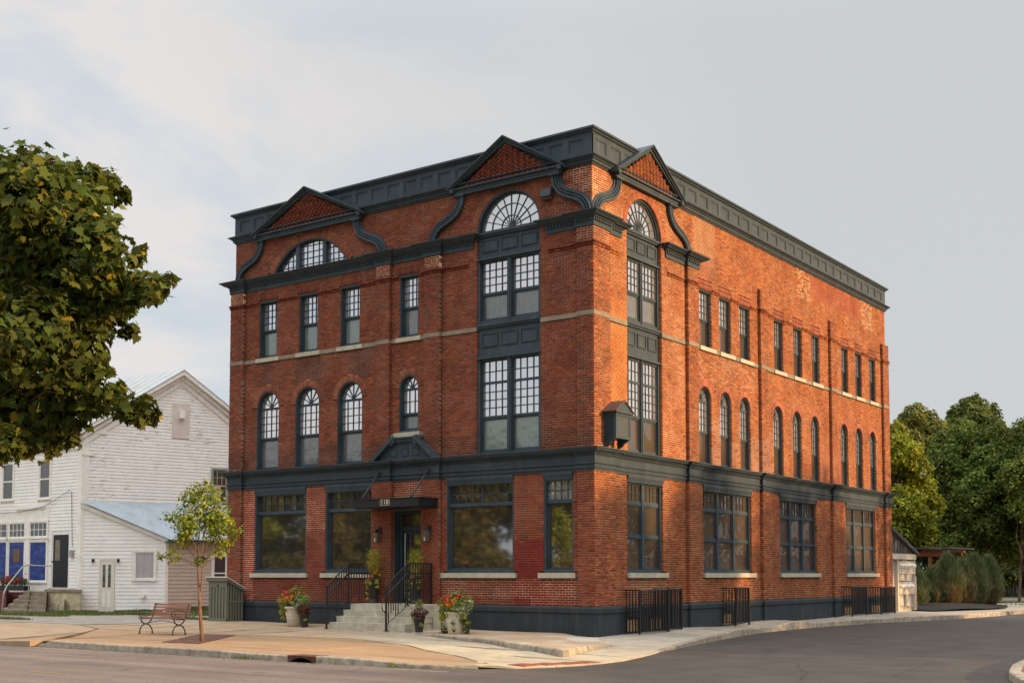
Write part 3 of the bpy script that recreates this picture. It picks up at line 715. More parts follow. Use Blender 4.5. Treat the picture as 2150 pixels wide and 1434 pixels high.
def win_arch(f, u0, u1, z0, ztop, indiv, scr, nc=4, nr=4, fan=6, sill=None):
    R = (u1 - u0) / 2; uc = (u0 + u1) / 2; sp = ztop - R
    r = R0(f); g = r - (.165 if f.k == 'F' else .08); m = MB(); fw = .034
    f.box(m, u0 + .003, u0 + fw, g - .03, r, z0, sp); f.box(m, u1 - fw, u1 - .003, g - .03, r, z0, sp); f.box(m, u0 + fw, u1 - fw, g - .03, r, z0, z0 + .07)
    arc_bar(m, f, uc, sp, R - fw - .01, R - .003, g - .03, r, 0, PI, 20)
    H = sp - z0; zm = z0 + H * (.50 if nr == 4 else .40)
    a, b = u0 + fw, u1 - fw; ri = R - fw - .01
    # upper sash: stiles, meeting rail, transom of the fan
    f.box(m, a, a + .028, g - .015, g + .03, zm, sp); f.box(m, b - .028, b, g - .015, g + .03, zm, sp)
    f.box(m, a + .028, b - .028, g - .015, g + .03, zm, zm + .065); f.box(m, a + .028, b - .028, g - .015, g + .032, sp - .075, sp - .005)
    arc_bar(m, f, uc, sp, ri - .03, ri + .005, g - .015, g + .03, 0, PI, 20)
    bars(m, f, a + .028, b - .028, zm + .065, sp - .075, nc, nr, g + .003)
    for i in range(1, fan): radial(m, f, uc, sp, .0, ri - .02, PI * i / fan, .022, g + .003, g + .023)
    arc_bar(m, f, uc, sp, 0.001, .075, g + .002, g + .03, 0, PI, 8)
    low_sash(m, f, a, b, z0 + .07, zm, g - .03)
    wn = m.build('window', M_PAINT, B)
    glaze(wn, f, grid_polys(a + .028, b - .028, zm + .065, sp - .075, nc, nr), g, M_GSKY, indiv)
    fans = [[(uc, sp)] + arc_pts(uc, sp, ri - .01, PI * i / fan, PI * (i + 1) / fan, 4) for i in range(fan)]
    glaze(wn, f, fans, g, M_GSKY, indiv)
    pane_obj(wn, f, [(a + .045, z0 + .14), (b - .045, z0 + .14), (b - .045, zm - .05), (a + .045, zm - .05)], g - .032, scr)
    if sill:
        ms = MB(); f.box(ms, u0 - .16, u1 + .10, WD - .13, WD + .07, sill[0], sill[1]); ms.build('sill', M_SILL, wn)
for i, (a, b) in enumerate(RECT3): win_rect(FR, a, b, 8.93, 10.86, True, M_GSCRG if i < 3 else M_GSCR)
for a, b in ARCH3: win_arch(FR, a, b, 5.13, 7.80, True, M_GSCR)
win_arch(FR, -7.09, -6.32, 6.01, 7.77, True, M_GSCR, 3, 2, 5, sill=(5.87, 6.01))
m = MB(); FR.box(m, -7.50, -7.28, WD - .1, WD + .02, 5.87, 5.99); FR.box(m, -6.20, -5.98, WD - .1, WD + .02, 5.87, 5.99); m.build_each('stone_block', M_STONE, B)
for i, (a, b) in enumerate(S_R): win_rect(SD, a, b, 8.93, 10.77, i < 3, M_GSIDE)
for i, (a, b) in enumerate(S_A): win_arch(SD, a, b, 5.13, 7.66, i < 3, M_GSIDE)
# two storey bays with fanlight and panelled spandrels
def bay(f, u0, u1, scr):
    r = R0(f); g = r - (.16 if f.k == 'F' else .10); R = (u1 - u0) / 2; uc = (u0 + u1) / 2
    # fanlight
    m = MB(); arc_bar(m, f, uc, BSP, R - .055, R - .003, g - .04, r, 0, PI, 36); arc_bar(m, f, uc, BSP, R - .10, R - .05, g - .04, g + .05, 0, PI, 36)
    f.box(m, u0 + .004, u1 - .004, g - .04, g + .05, BSP, BSP + .07)
    ri = R - .10; zb = BSP + .07
    for k in (1 / 3, 2 / 3): arc_bar(m, f, uc, zb, ri * k - .012, ri * k + .012, g + .003, g + .024, 0, PI, 30)
    for i in range(1, 10): radial(m, f, uc, zb, 0, ri - .03, PI * (i) / 10, .022, g + .003, g + .023)
    arc_bar(m, f, uc, zb, .001, .08, g + .002, g + .03, 0, PI, 8)
    wn = m.build('fanlight', M_PAINT, B)
    for i in range(10):
        a0, a1 = PI * i / 10, PI * (i + 1) / 10
        for j in range(3):
            r0, r1 = ri * j / 3, (ri * (j + 1) / 3 if j < 2 else ri + .01)
            o = arc_pts(uc, zb, r1, a0, a1, 4); inn = arc_pts(uc, zb, r0, a0, a1, 4)[::-1] if j else [(uc, zb)]
            if j == 2: o = [(u, min(z, BSP + math.sqrt(max(0, (R - .05) ** 2 - (u - uc) ** 2)))) for u, z in o]
            pane_obj(wn, f, o + inn, g, M_GSKY, .004)
    # spandrels
    for (z0, z1) in ((10.88, 11.70), (7.96, 8.99)):
        m = MB(); dsp = r - .05
        f.box(m, u0 + .004, u1 - .004, dsp - .05, dsp, z0, z1 - .02)
        f.box(m, u0 + .003, u1 - .003, dsp - .02, dsp + .10, z1 - .07, z1 - .01); f.box(m, u0 + .003, u1 - .003, dsp - .02, dsp + .06, z1 - .13, z1 - .07)
        f.box(m, u0 + .003, u1 - .003, dsp - .02, dsp + .09, z0 + .0, z0 + .05); f.box(m, u0 + .003, u1 - .003, dsp - .02, dsp + .045, z0 + .05, z0 + .09)
        sp_ = m.build('spandrel', M_PAINT, B); w = (u1 - u0 - .30 - .24) / 3
        pz0, pz1 = (z0 + .24, z1 - .22) if z1 > 11 else (z0 + .36, z1 - .27)
        for i in range(3): x = u0 + .15 + i * (w + .12); panel(f, x, x + w, dsp + .002, pz0, pz1, .03, .03, sp_)
    # paired windows
    for (z0, z1, rows) in ((8.99, 10.88, (4,)), (5.14, 7.96, (2, 4))):
        m = MB()
        f.box(m, u0 + .004, u0 + .09, g - .04, r - .02, z0, z1); f.box(m, u1 - .09, u1 - .004, g - .04, r - .02, z0, z1)
        f.box(m, uc - .07, uc + .07, g - .04, r - .03, z0, z1); f.box(m, uc - .03, uc + .03, r - .03, r - .01, z0, z1)
        f.box(m, u0 + .09, u1 - .09, g - .04, r - .04, z0, z0 + .10); f.box(m, u0 + .09, u1 - .09, g - .04, r - .05, z1 - .05, z1)
        gl = []
        for (a, b) in ((u0 + .09, uc - .07), (uc + .07, u1 - .09)):
            zl = z0 + .10; zm = z0 + (z1 - z0) * (.46 if len(rows) == 1 else .385)
            low_sash(m, f, a, b, zl, zm, g - .02)
            f.box(m, a, a + .03, g - .02, g + .03, zm, z1 - .05); f.box(m, b - .03, b, g - .02, g + .03, zm, z1 - .05)
            f.box(m, a + .03, b - .03, g - .02, g + .03, zm, zm + .07); f.box(m, a + .03, b - .03, g - .02, g + .03, z1 - .075, z1 - .05)
            zz0 = zm + .07; zt = z1 - .075
            if len(rows) == 1: segs = [(zz0, zt, 4)]
            else: zq = z1 - .66; segs = [(zz0, zq - .07, 4), (zq, zt, 2)]; f.box(m, a + .03, b - .03, g - .02, g + .032, zq - .07, zq)
            for (s0, s1, nr) in segs: bars(m, f, a + .03, b - .03, s0, s1, 4, nr, g + .003, .024); gl.append((a + .03, b - .03, s0, s1, nr))
            gl.append((a + .045, b - .045, zl + .07, zm - .05, 0))
        wn = m.build('window', M_PAINT, B)
        for (a, b, s0, s1, nr) in gl:
            if nr: glaze(wn, f, grid_polys(a, b, s0, s1, 4, nr), g, M_GSKY, True)
            else: pane_obj(wn, f, [(a, s0), (b, s0), (b, s1), (a, s1)], g - .022, scr if z0 > 8 else (M_GSCRG if f.k == 'F' else M_GSIDE))
bay(FR, FB[0], FB[1], M_GSCR); bay(SD, SB[0], SB[1], M_GSCRT if False else M_GSCR)
# ground floor windows
def head_board(m, f, u0, u1, r):
    f.box(m, u0 + .003, u1 - .003, r - .2, WD + .01, 4.33, 4.59)
    m.prism([f.P(u0 - .0, WD + .01, 4.36), f.P(u0 - .0, WD + .05, 4.47), f.P(u0, WD + .05, 4.535), f.P(u0, WD + .01, 4.535)], Vector(f.P(u1, 0, 0)) - Vector(f.P(u0, 0, 0)))
def gf_front(u0, u1, nl):
    f = FR; r = WD - .02; g = r - .15; m = MB(); z0, z1 = 1.745, 4.33
    head_board(m, f, u0, u1, r); frame_box(m, f, u0 + .003, u1 - .003, z0, z1, .05, g - .03, r, .11, .04)
    a, b = u0 + .053, u1 - .053; zt = 3.68
    f.box(m, a, b, g - .02, r - .06, zt, zt + .10)
    frame_box(m, f, a, b, z0 + .11, zt, .035, g - .02, g + .03)
    segs = [(a, b)] if nl == 4 else [(a, (a + b) / 2 - .035), ((a + b) / 2 + .035, b)]
    if nl == 8: f.box(m, (a + b) / 2 - .035, (a + b) / 2 + .035, g - .02, g + .03, zt + .10, z1 - .04)
    for (p, q) in segs: bars(m, f, p, q, zt + .10, z1 - .04, 4, 2, g + .003, .026)
    wn = m.build('window', M_PAINT, B)
    for (p, q) in segs: glaze(wn, f, grid_polys(p, q, zt + .10, z1 - .04, 4, 2), g, M_GDARK if nl == 8 else M_GSKY, True)
    pane_obj(wn, f, [(a + .03, z0 + .14), (b - .03, z0 + .14), (b - .03, zt), (a + .03, zt)], g, M_GDARK, 0)
    ms = MB(); f.box(ms, u0 - .16, u1 + .10, WD - .14, WD + .07, 1.60, 1.745); ms.build('sill', M_SILL, wn)
for i, (a, b) in enumerate(F_GF): gf_front(a, b, 4 if i == 3 else 8)
def gf_side(u0, u1, nc):
    f = SD; r = WD - .07; g = r - .09; m = MB(); z0, z1 = 1.745, 4.33
    head_board(m, f, u0, u1, r); frame_box(m, f, u0 + .003, u1 - .003, z0, z1, .07, g - .03, r, .09, .03)
    a, b = u0 + .073, u1 - .073; mw = .13; w = (b - a - mw * (nc - 1)) / nc
    gl = []
    for i in range(nc):
        p = a + i * (w + mw); q = p + w
        if i < nc - 1: f.box(m, q, q + mw, g - .03, r - .015, z0 + .09, z1 - .03)
        for (s0, s1) in ((z0 + .09, 2.74), (2.82, 3.69), (3.78, z1 - .03)):
            frame_box(m, f, p, q, s0, s1, .035, g - .02, g + .025); gl.append((p + .035, q - .035, s0 + .035, s1 - .035))
            if s0 > 3.7: bars(m, f, p + .035, q - .035, s0 + .035, s1 - .035, 4, 2, g + .003, .022)
        f.box(m, p, q, g - .02, r - .04, 2.74, 2.82); f.box(m, p, q, g - .02, r - .04, 3.69, 3.78)
    wn = m.build('window', M_PAINT, B)
    for (p, q, s0, s1) in gl:
        if s0 > 3.7: glaze(wn, f, grid_polys(p, q, s0, s1, 4, 2), g, M_GSIDE, False)
        else: pane_obj(wn, f, [(p, s0), (q, s0), (q, s1), (p, s1)], g, M_GSIDE, .004)
    x = u0 - .02; k = 3 if nc == 3 else 1
    ms = MB()
    for i in range(k): L_ = (u1 + .22 - x) / k; f.box(ms, x + i * L_ + .002, x + (i + 1) * L_ - .002, WD - .14, WD + .07, 1.60, 1.745)
    ms.build('sill', M_SILL, wn)
for i, (a, b) in enumerate(S_GF): gf_side(a, b, 2 if i == 0 else 3)
# lunette
def lunette():
    f = FR; r = WD - .015; g = r - .15; m = MB(); uc = LUN['m']; a0 = la
    arc_bar(m, f, uc, LZC, LR - .05, LR - .003, g - .03, r, a0, PI - a0, 36); arc_bar(m, f, uc, LZC, LR - .085, LR - .045, g - .02, g + .04, a0, PI - a0, 36)
    for x in (-11.60, -10.38): z = LZC + math.sqrt(LR ** 2 - (x - uc) ** 2) - .03; f.box(m, x - .08, x + .08, g - .02, r - .03, 11.66, z)
    def ztop(u): return LZC + math.sqrt(max(0, (LR - .08) ** 2 - (u - uc) ** 2))
    polys = []
    for (p, q, n) in ((uc - 1.62, -11.68, 4), (-11.52, -10.46, 4), (-10.30, uc + 1.62, 4)):
        w = (q - p) / n
        for i in range(n):
            x0, x1 = p + i * w, p + (i + 1) * w
            if i: f.box(m, x0 - .011, x0 + .011, g + .003, g + .022, 11.66, ztop(x0))
            for j in range(5):
                z0, z1 = 11.68 + j * .205, 11.68 + (j + 1) * .205
                ta, tb = min(z1, ztop(x0)), min(z1, ztop(x1))
                if ta > z0 + .01 or tb > z0 + .01: polys.append([(x0, z0), (x1, z0), (x1, max(z0, tb)), (x0, max(z0, ta))])
                if j and (ztop(x0) > z0 or ztop(x1) > z0):
                    e0, e1 = x0, x1
                    if ztop(x0) < z0: e0 = x1 - w * .6
                    if ztop(x1) < z0: e1 = x0 + w * .6
                    f.box(m, e0, e1, g + .003, g + .021, z0 - .011, z0 + .011)
    wn = m.build('lunette_window', M_PAINT, B)
    for p in polys: pane_obj(wn, f, p, g, M_GSKY)
lunette()
# portico pediment with rosettes over the entrance
m = MB(); z0 = 5.10
oz = lambda pts, d0, d1: m.prism([FR.P(u, d0, z) for u, z in pts], Vector(FR.P(0, d1, 0)) - Vector(FR.P(0, d0, 0)))
oz([(-7.95, z0), (-5.45, z0), (-6.20, 5.74), (-7.15, 5.74)], -.10, .05)
oz([(-8.08, 5.12), (-7.90, 5.12), (-7.08, 5.78), (-7.08, 5.86), (-7.16, 5.86)], -.10, .22)
oz([(-5.32, 5.12), (-5.50, 5.12), (-6.26, 5.78), (-6.26, 5.86), (-6.18, 5.86)], -.10, .22)
oz([(-7.1, 5.70), (-6.25, 5.70), (-6.25, 5.80), (-7.1, 5.80)], -.10, .13); oz([(-7.1, 5.80), (-6.25, 5.80), (-6.25, 5.845), (-7.1, 5.845)], -.10, .19)
pe = m.build('entrance_pediment', M_PAINT, B)
for x in (-7.45 + .27, -6.40 + .24):
    m = MB(); c = FR.P(x, .20, 5.74); m.lathe((c[0], c[1] + .05, c[2]), [(.15, .12), (.15, -.03), (.135, -.045), (.12, -.03), (.10, -.045), (.08, -.03), (.05, -.05), (.02, -.05)], 24, 'y'); m.build('rosette', M_PAINT, pe, smooth=False)
for x in (-7.30, -6.86, -6.42): panel(FR, x, x + .28, .052, 5.28, 5.53, .025, .02, pe)
# front door, transom, handle
m = MB(); FR.box(m, -7.27, -6.13, -.66, -.60, .83, 3.64)
frame_box(m, FR, -7.27, -6.13, .83, 3.60, .09, -.62, -.38, .03, .07); FR.box(m, -7.18, -6.22, -.60, -.44, 3.03, 3.17)
frame_box(m, FR, -7.16, -6.24, .86, 3.02, .11, -.58, -.50, .20, .11)
for x in (-7.272, -6.128 - .02): FR.box(m, x, x + .02, -.60, -.12, .83, 3.64)
FR.box(m, -7.27, -6.13, -.60, -.13, 3.61, 3.66)
dr = m.build('front_door', M_PAINT, B)
pane_obj(dr, FR, [(-7.04, 1.07), (-6.36, 1.07), (-6.36, 2.90), (-7.04, 2.90)], -.53, M_GDARK)
pane_obj(dr, FR, [(-7.17, 3.18), (-6.23, 3.18), (-6.23, 3.52), (-7.17, 3.52)], -.50, M_GSIDE)
m = MB(); m.tube([FR.P(-7.09, -.43, 1.0), FR.P(-7.09, -.43, 2.95)], .018, 8)
for z in (1.15, 2.8): m.tube([FR.P(-7.09, -.43, z), FR.P(-7.09, -.52, z)], .01, 6)
m.build('door_handle', M_STEEL, dr)
# canopy with number plate and hanger rods
m = MB()
FR.box(m, -8.12, -5.44, -.10, .90, 3.93, 3.96); FR.box(m, -8.09, -5.47, -.10, .87, 3.72, 3.93); FR.box(m, -8.12, -5.44, -.10, .90, 3.69, 3.72)
FR.box(m, -8.02, -5.54, -.10, .80, 3.66, 3.69)
ca = m.build('entrance_canopy', M_BLACK, B)
for x in (-7.78, -5.82):
    m = MB(); m.tube([FR.P(x, .05, 4.78), FR.P(x, .80, 3.95)], .024, 6); FR.box(m, x - .05, x + .05, .02, .12, 4.72, 4.84); FR.box(m, x + .05, x + .11, .05, .10, 4.75, 4.82)
    m.tube([FR.P(x, .78, 3.95), FR.P(x, .80, 4.0)], .03, 6); m.build('hanger_rod', simple('rod_paint', (.03, .035, .05), .4) if 'rod_paint' not in bpy.data.materials else bpy.data.materials['rod_paint'], ca)
M_CREAM = simple('cream_paint', (0.62, 0.55, 0.40), .5, .05)
M_PLATE = simple('plate_black', (0.012, .012, .012), .4, .1)
m = MB(); px0, px1, pz0, pz1 = -6.96, -6.58, 3.745, 3.925; yd = .872
def rrect(u0, u1, z0, z1, r, n=5):
    o = []
    for cx, cz, a in ((u1 - r, z1 - r, 0), (u0 + r, z1 - r, 90), (u0 + r, z0 + r, 180), (u1 - r, z0 + r, 270)):
        for i in range(n + 1): o.append((cx + r * math.cos(rad(a + 90 * i / n)), cz + r * math.sin(rad(a + 90 * i / n))))
    return o
m.prism([FR.P(u, yd, z) for u, z in rrect(px0, px1, pz0, pz1, .035)], Vector(FR.P(0, .008, 0))); plate = m.build('number_plate', M_CREAM, ca)
m = MB(); m.prism([FR.P(u, yd + .009, z) for u, z in rrect(px0 + .014, px1 - .014, pz0 + .014, pz1 - .014, .025)], Vector(FR.P(0, .003, 0))); m.build('number_plate', M_PLATE, ca)
cu = bpy.data.curves.new('house_number', 'FONT'); cu.body = '118'; cu.size = .175; cu.align_x = 'CENTER'; cu.align_y = 'CENTER'; cu.extrude = .003; cu.offset = 0.001
to = bpy.data.objects.new('tmp', cu); COL.objects.link(to); bpy.context.view_layer.update()
me = bpy.data.meshes.new_from_object(to.evaluated_get(bpy.context.evaluated_depsgraph_get())); bpy.data.objects.remove(to)
me.materials.clear(); me.materials.append(M_CREAM)
me.transform(Matrix.Translation(FR.P(-6.77, yd + .016, 3.836)) @ Matrix.Rotation(rad(90), 4, 'X') @ Matrix.Diagonal((1.15, 1, 1, 1)))
link('house_number', me, ca)
# ------------------------------------------------------------------ fixtures on the building
def lantern(x, lab):
    t = empty('wall_lantern', FR.P(x, .02, 2.64)); tag(t, lab, 'lantern', 'lanterns flanking the front door')
    y = .17; m = MB()
    FR.box(m, x - .05, x + .05, 0, .03, 2.95, 3.15); m.tube([FR.P(x, .02, 3.07), FR.P(x, .12, 3.10), FR.P(x, y, 3.06)], .012, 6)
    m.tube([FR.P(x + .075 * math.cos(a), y, 3.14 + .085 * math.sin(a)) for a in np.linspace(0, 2 * PI, 17)], .009, 5, False)
    m.lathe((x, -y, 2.98), [(.115, 0), (.10, .02), (.045, .07), (.02, .10)], 4); m.lathe((x, -y, 2.66), [(.10, 0), (.10, .015), (.085, .02)], 4)
    for a in range(4):
        an = PI / 4 + a * PI / 2
        c0 = (x + .085 * math.sqrt(2) * .75 * math.cos(an), -y + .085 * math.sqrt(2) * .75 * math.sin(an)); m.tube([(c0[0], c0[1], 2.67), (c0[0] + .01 * math.cos(an), c0[1] + .01 * math.sin(an), 2.99)], .006, 4)
    m.build('frame', M_BLACK, t)
    m = MB(); s = .082
    m.box((x - s, -y - s, 2.68), (x + s, -y + s, 2.97)); g = m.build('glass', glass_mat('lantern_glass', (.10, .08, .06), .18, .08), t)
    m = MB(); m.tube([FR.P(x, y + .084, 2.69), FR.P(x, y + .084, 2.80)], .014, 8); m.build('candle', simple('candle', (.7, .62, .45), .5), t)
lantern(-7.72, 'black wall lantern on the brick pier left of the front door'); lantern(-5.76, 'black wall lantern on the brick pier right of the front door')
# gabled box on the corner above the lower cornice
def corner_box():
    t = empty('gabled_wall_box', SD.P(.9, .0, 5.3)); tag(t, 'dark louvred box with small gabled copper roof fixed to the corner pier above the cornice', 'wall box')
    a, b, D = .50, 1.30, .36; m = MB(); SD.box(m, a, b, .0, D, 5.42, 6.12); m.build('body', M_PAINT, t)
    m = MB(); frame_box(m, SD, a, b, 5.42, 6.12, .08, D, D + .03); m.build('front_frame', M_PAINT, t)
    m = MB(); SD.box(m, a + .08, b - .08, D, D + .012, 5.50, 6.04); m.build('front_panel', simple('panel_grey', (.052, .062, .068), .6, .1), t)
    for i in range(12):
        m = MB(); z = 5.50 + i * .048; m.add([SD.P(a - .002, .06, z + .03), SD.P(a - .002, D - .05, z + .03), SD.P(a - .03, D - .05, z), SD.P(a - .03, .06, z)], [(0, 1, 2, 3)]); m.add([SD.P(a - .03, .06, z), SD.P(a - .03, D - .05, z), SD.P(a, D - .05, z + .006), SD.P(a, .06, z + .006)], [(0, 1, 2, 3)])
        m.build('louvre', M_PAINT, t)
    m = MB(); SD.box(m, a - .06, b + .06, -.02, D + .08, 6.12, 6.17); m.prism([SD.P(a - .04, D + .06, 6.17), SD.P(b + .04, D + .06, 6.17), SD.P((a + b) / 2, D + .06, 6.46)], SD.P(0, -.02, 0)); m.build('gable', M_PAINT, t)
    m = MB(); cp = simple('copper_roof', (.13, .070, .052), .55, .35, 5)
    for s in (-1, 1):
        e = (a + b) / 2 + s * ((b - a) / 2 + .09); m.hexa([SD.P((a + b) / 2, -.02, 6.46), SD.P(e, -.02, 6.15), SD.P(e, D + .10, 6.15), SD.P((a + b) / 2, D + .10, 6.46), SD.P((a + b) / 2, -.02, 6.49), SD.P(e, -.02, 6.18), SD.P(e, D + .10, 6.18), SD.P((a + b) / 2, D + .10, 6.49)])
    m.build('roof', cp, t)
    for u in (a + .02, b - .10):
        m = MB(); m.prism([SD.P(u, 0, 5.42), SD.P(u, D, 5.42), SD.P(u, D - .03, 5.37), SD.P(u, D - .12, 5.34), SD.P(u, .15, 5.24), SD.P(u, .06, 5.20), SD.P(u, 0, 5.14)], SD.P(.07, 0, 0)); m.build('bracket', M_PAINT, t)
corner_box()
t = empty('vent_hood', FR.P(-1.54, WD, 12.3)); tag(t, 'small dark metal vent hood on the brick wall beside the large fanlight', 'vent')
m = MB(); m.prism([FR.P(-1.72, WD, 12.58), FR.P(-1.72, WD + .16, 12.55), FR.P(-1.72, WD + .20, 12.33), FR.P(-1.72, WD, 12.33)], FR.P(.34, 0, 0)); m.build('hood', M_PAINT, t)
m = MB(); FR.box(m, -1.70, -1.40, WD, WD + .14, 12.26, 12.33); m.build('grille', simple('grille', (.10, .06, .045), .8), t)
# wires on the arched windows of the side: short bird lines
# ------------------------------------------------------------------ railings
def guard(y0, y1, zt, zb, X, wall_near, wall_far, lab, gate=False):
    t = empty('area_railing', (.4, y0, zb)); tag(t, lab, 'railing', 'black railings guarding the basement windows'); 
    m = MB(); m.tube([(-.09, y0, zt), (X, y0, zt)], .018, 4); m.tube([(X, y0, zt), (X, y1, zt)], .018, 4); m.tube([(X, y1, zt), (-.09, y1, zt)], .018, 4); m.build('top_rail', M_IRON, t); m = MB()
    m.tube([(-.09, y0, zb + .05), (X, y0, zb + .05)], .013, 4); m.tube([(X, y0, zb + .05), (X, y1, zb + .05)], .013, 4); m.tube([(X, y1, zb + .05), (-.09, y1, zb + .05)], .013, 4)
    m.build('bottom_rail', M_IRON, t)
    ps = [(x, y0) for x in np.arange(.0, X - .05, .10)] + [(X, y) for y in np.arange(y0, y1 + .01, (y1 - y0) / round((y1 - y0) / .105))] + [(x, y1) for x in np.arange(0.0, X - .05, .10)]
    proto = None
    for (x, y) in ps:
        cor = x == X and (abs(y - y0) < .02 or abs(y - y1) < .02); s = .025 if cor else .012
        if cor: mm = MB(); mm.box((x - s, y - s, zb - .05), (x + s, y + s, zt + .015)); mm.build('post', M_IRON, t)
        else:
            if proto is None: mm = MB(); mm.box((-s, -s, 0), (s, s, zt - zb - .05)); proto = mm.mesh('bar', M_IRON)
            o = bpy.data.objects.new('bar', proto); COL.objects.link(o); o.parent = t; o.location = (x - .4, y - y0, .05)
guard(1.66, 3.30, 1.26, .05, .42, 1, 1, 'wide black area railing nearest the street corner, in front of two basement lights')
guard(3.34, 4.12, 1.28, .07, .42, 1, 1, 'short gated black railing bay joined to the far end of the corner railing')
guard(7.76, 8.76, 1.27, .12, .42, 1, 1, 'narrow black area railing under the middle ground floor window of the side wall')
guard(18.06, 19.64, 1.22, .10, .42, 1, 1, 'black area railing under the last ground floor window, nearer of the far pair')
guard(21.30, 23.00, 1.17, .08, .42, 1, 1, 'black area railing at the far end of the side wall beside the meters')
def stair_rail(x, lab, hook):
    t = empty('stair_railing', (x, -2.04, .12)); tag(t, lab, 'railing', 'stair railings of the front steps')
    yb, yt, yw = -2.04, -1.12, -.06; zl = .83; zf = .13; h = .98; h2 = 1.27
    sl = lambda y: zf + .16 + (y - yb) / (yt - yb) * (zl - zf - .16)
    top = lambda y, hh: (sl(y) + hh - .12) if y < yt else (zl + hh - .12 + 0.0)
    m = MB(); m.tube([(x, yb, zf + h + .26), (x, yt, zl + h2 - .08), (x, yw, zl + h2 - .08)], .018, 6)
    m.tube([(x, yb, zf + h - .02), (x, yt, zl + h - .08), (x, yw, zl + h - .08)], .027, 6)
    m.tube([(x, yb, sl(yb) - .02), (x, yt, sl(yt) - .02)], .012, 4)
    if hook: m.tube([(x, yb, zf + h - .02), (x, yb - .12, zf + h - .09), (x, yb - .17, zf + h - .18), (x, yb - .17, zf + .62), (x, yb - .13, zf + .55), (x, yb - .07, zf + .54), (x, yb - .05, zf + .49), (x, yb, zf + .47)], .016, 6)
    m.build('rail', M_IRON, t)
    for y, zb, zt in ((yb, zf - .02, zf + h + .26), (yt, zl, zl + h2 - .08), (yw, zl, zl + h2 - .08)):
        m = MB(); m.box((x - .022, y - .022, zb), (x + .022, y + .022, zt)); m.box((x - .05, y - .05, zb - .005), (x + .05, y + .05, zb + .012)); m.build('post', M_IRON, t)
    ys = np.linspace(yb, yt, 10)[1:-1]; ys2 = np.linspace(yt, yw, 10)[1:-1]
    for i, y in enumerate(ys):
        m = MB(); fr = (y - yb) / (yt - yb); za = sl(y) - .02; zb = zf + h + .26 + fr * ((zl + h2 - .08) - (zf + h + .26))
        if i % 4 in (1, 2): za += .22
        m.box((x - .011, y - .011, za), (x + .011, y + .011, zb)); 
        if i % 4 == 1: y2 = ys[i + 1]; m.tube([(x, y + (y2 - y) * k / 6, za + .02 - .05 * math.sin(PI * k / 6)) for k in range(7)], .007, 4, False)
        m.build('baluster', M_IRON, t)
    for i, y in enumerate(ys2):
        m = MB(); za = zl + (.20 if i % 4 in (1, 2) else .02); m.box((x - .011, y - .011, za), (x + .011, y + .011, zl + h2 - .08))
        if i % 4 == 1: y2 = ys2[i + 1]; m.tube([(x, y + (y2 - y) * k / 6, za + .02 - .05 * math.sin(PI * k / 6)) for k in range(7)], .007, 4, False)
        m.build('baluster', M_IRON, t)
stair_rail(-7.98, 'black iron stair railing on the left side of the front steps', False)
stair_rail(-5.66, 'black iron stair railing with curled handrail end on the right side of the front steps', True)
# front steps
t = empty('front_steps', (-6.5, -1.9, .1)); tag(t, 'four worn concrete steps and landing leading up to the front door', 'steps')
for i, (yf, zt, xr) in enumerate(((-1.98, .31, -5.02), (-1.68, .48, -5.0), (-1.38, .655, -4.98), (-1.08, .83, -4.66))):
    m = MB(); zb = (-.1, .311, .481, .656)[i]; yb = -.06; xl = -7.93 + i * .0
    m.hexa([(xl, yf + .012, zb), (xr, yf + .012, zb), (xr, yb, zb), (xl, yb, zb), (xl, yf, zt), (xr, yf, zt), (xr, yb, zt), (xl, yb, zt)])
    if i == 3: m = MB(); m.box((xl, yf, zb), (-4.98, yb, zt)); m.box((-4.98, -.80, -.1), (-4.66, yb, zt - .003))
    m.build('step' if i < 3 else 'landing', M_CONC, t)
m = MB(); m.box((-8.05, -.06, .3), (-5.6, .6, .828)); m.build('threshold', M_CONC, t)
exec_more = True
# ================================================================== ground
GC = np.array([(-14, -.5, .16), (-9, -.5, .15), (-5, -.5, .12), (-1.3, -.3, .10), (0, -.1, .02), (.9, 1, .04), (.3, 5, .1), (.3, 11, .14), (.3, 19, .10), (.3, 24, .08), (0, 35, .1), (-14, -5, .1), (-8, -5, .06), (-5, -4.6, .05), (-2, -5.4, .02), (1, -7, -.03), (3, -8.4, -.075), (3.2, -6.5, -.095), (2.4, -3.2, -.06), (2.9, -2, -.06), (2.9, -.4, -.01), (2.3, 2.5, .02), (1.3, 8, .03), (1.3, 13, .03), (1.7, 17.5, .03), (2.9, 23.7, .03), (-10, -9.9, .03), (-5, -9.9, .03), (0, -9.9, .02), (3, -9.2, -.05), (3.9, -8.5, -.098), (4.3, -7, -.1), (4.2, -5.5, -.1), (3.6, -3.6, -.1), (-30, -5, .12), (-30, 5, .15), (-1.6, -3.6, -.02), (.6, -4.7, -.06), (2.8, -6.1, -.095), (3.4, 32, .05), (-20, -9.9, -.1), (-14, -9.9, -.08), (-26, -9.9, -.1), (-32, -9.9, -.1), (-38, -9.9, -.1), (-45, -9.9, -.1), (-40, -5, .12), (-18, -4.5, .11), (-22, -4.3, .112), (-27, -4.1, .112), (-34, -3.9, .112), (-42, -3.7, .112), (-12, -9.9, -.03), (3.2, -2.0, -.085)])
def zg(x, y):
    w_ = 1 / (((GC[:, 0] - x) ** 2 + (GC[:, 1] - y) ** 2) ** 1.5 + 1e-4); return float((w_ * GC[:, 2]).sum() / w_.sum())
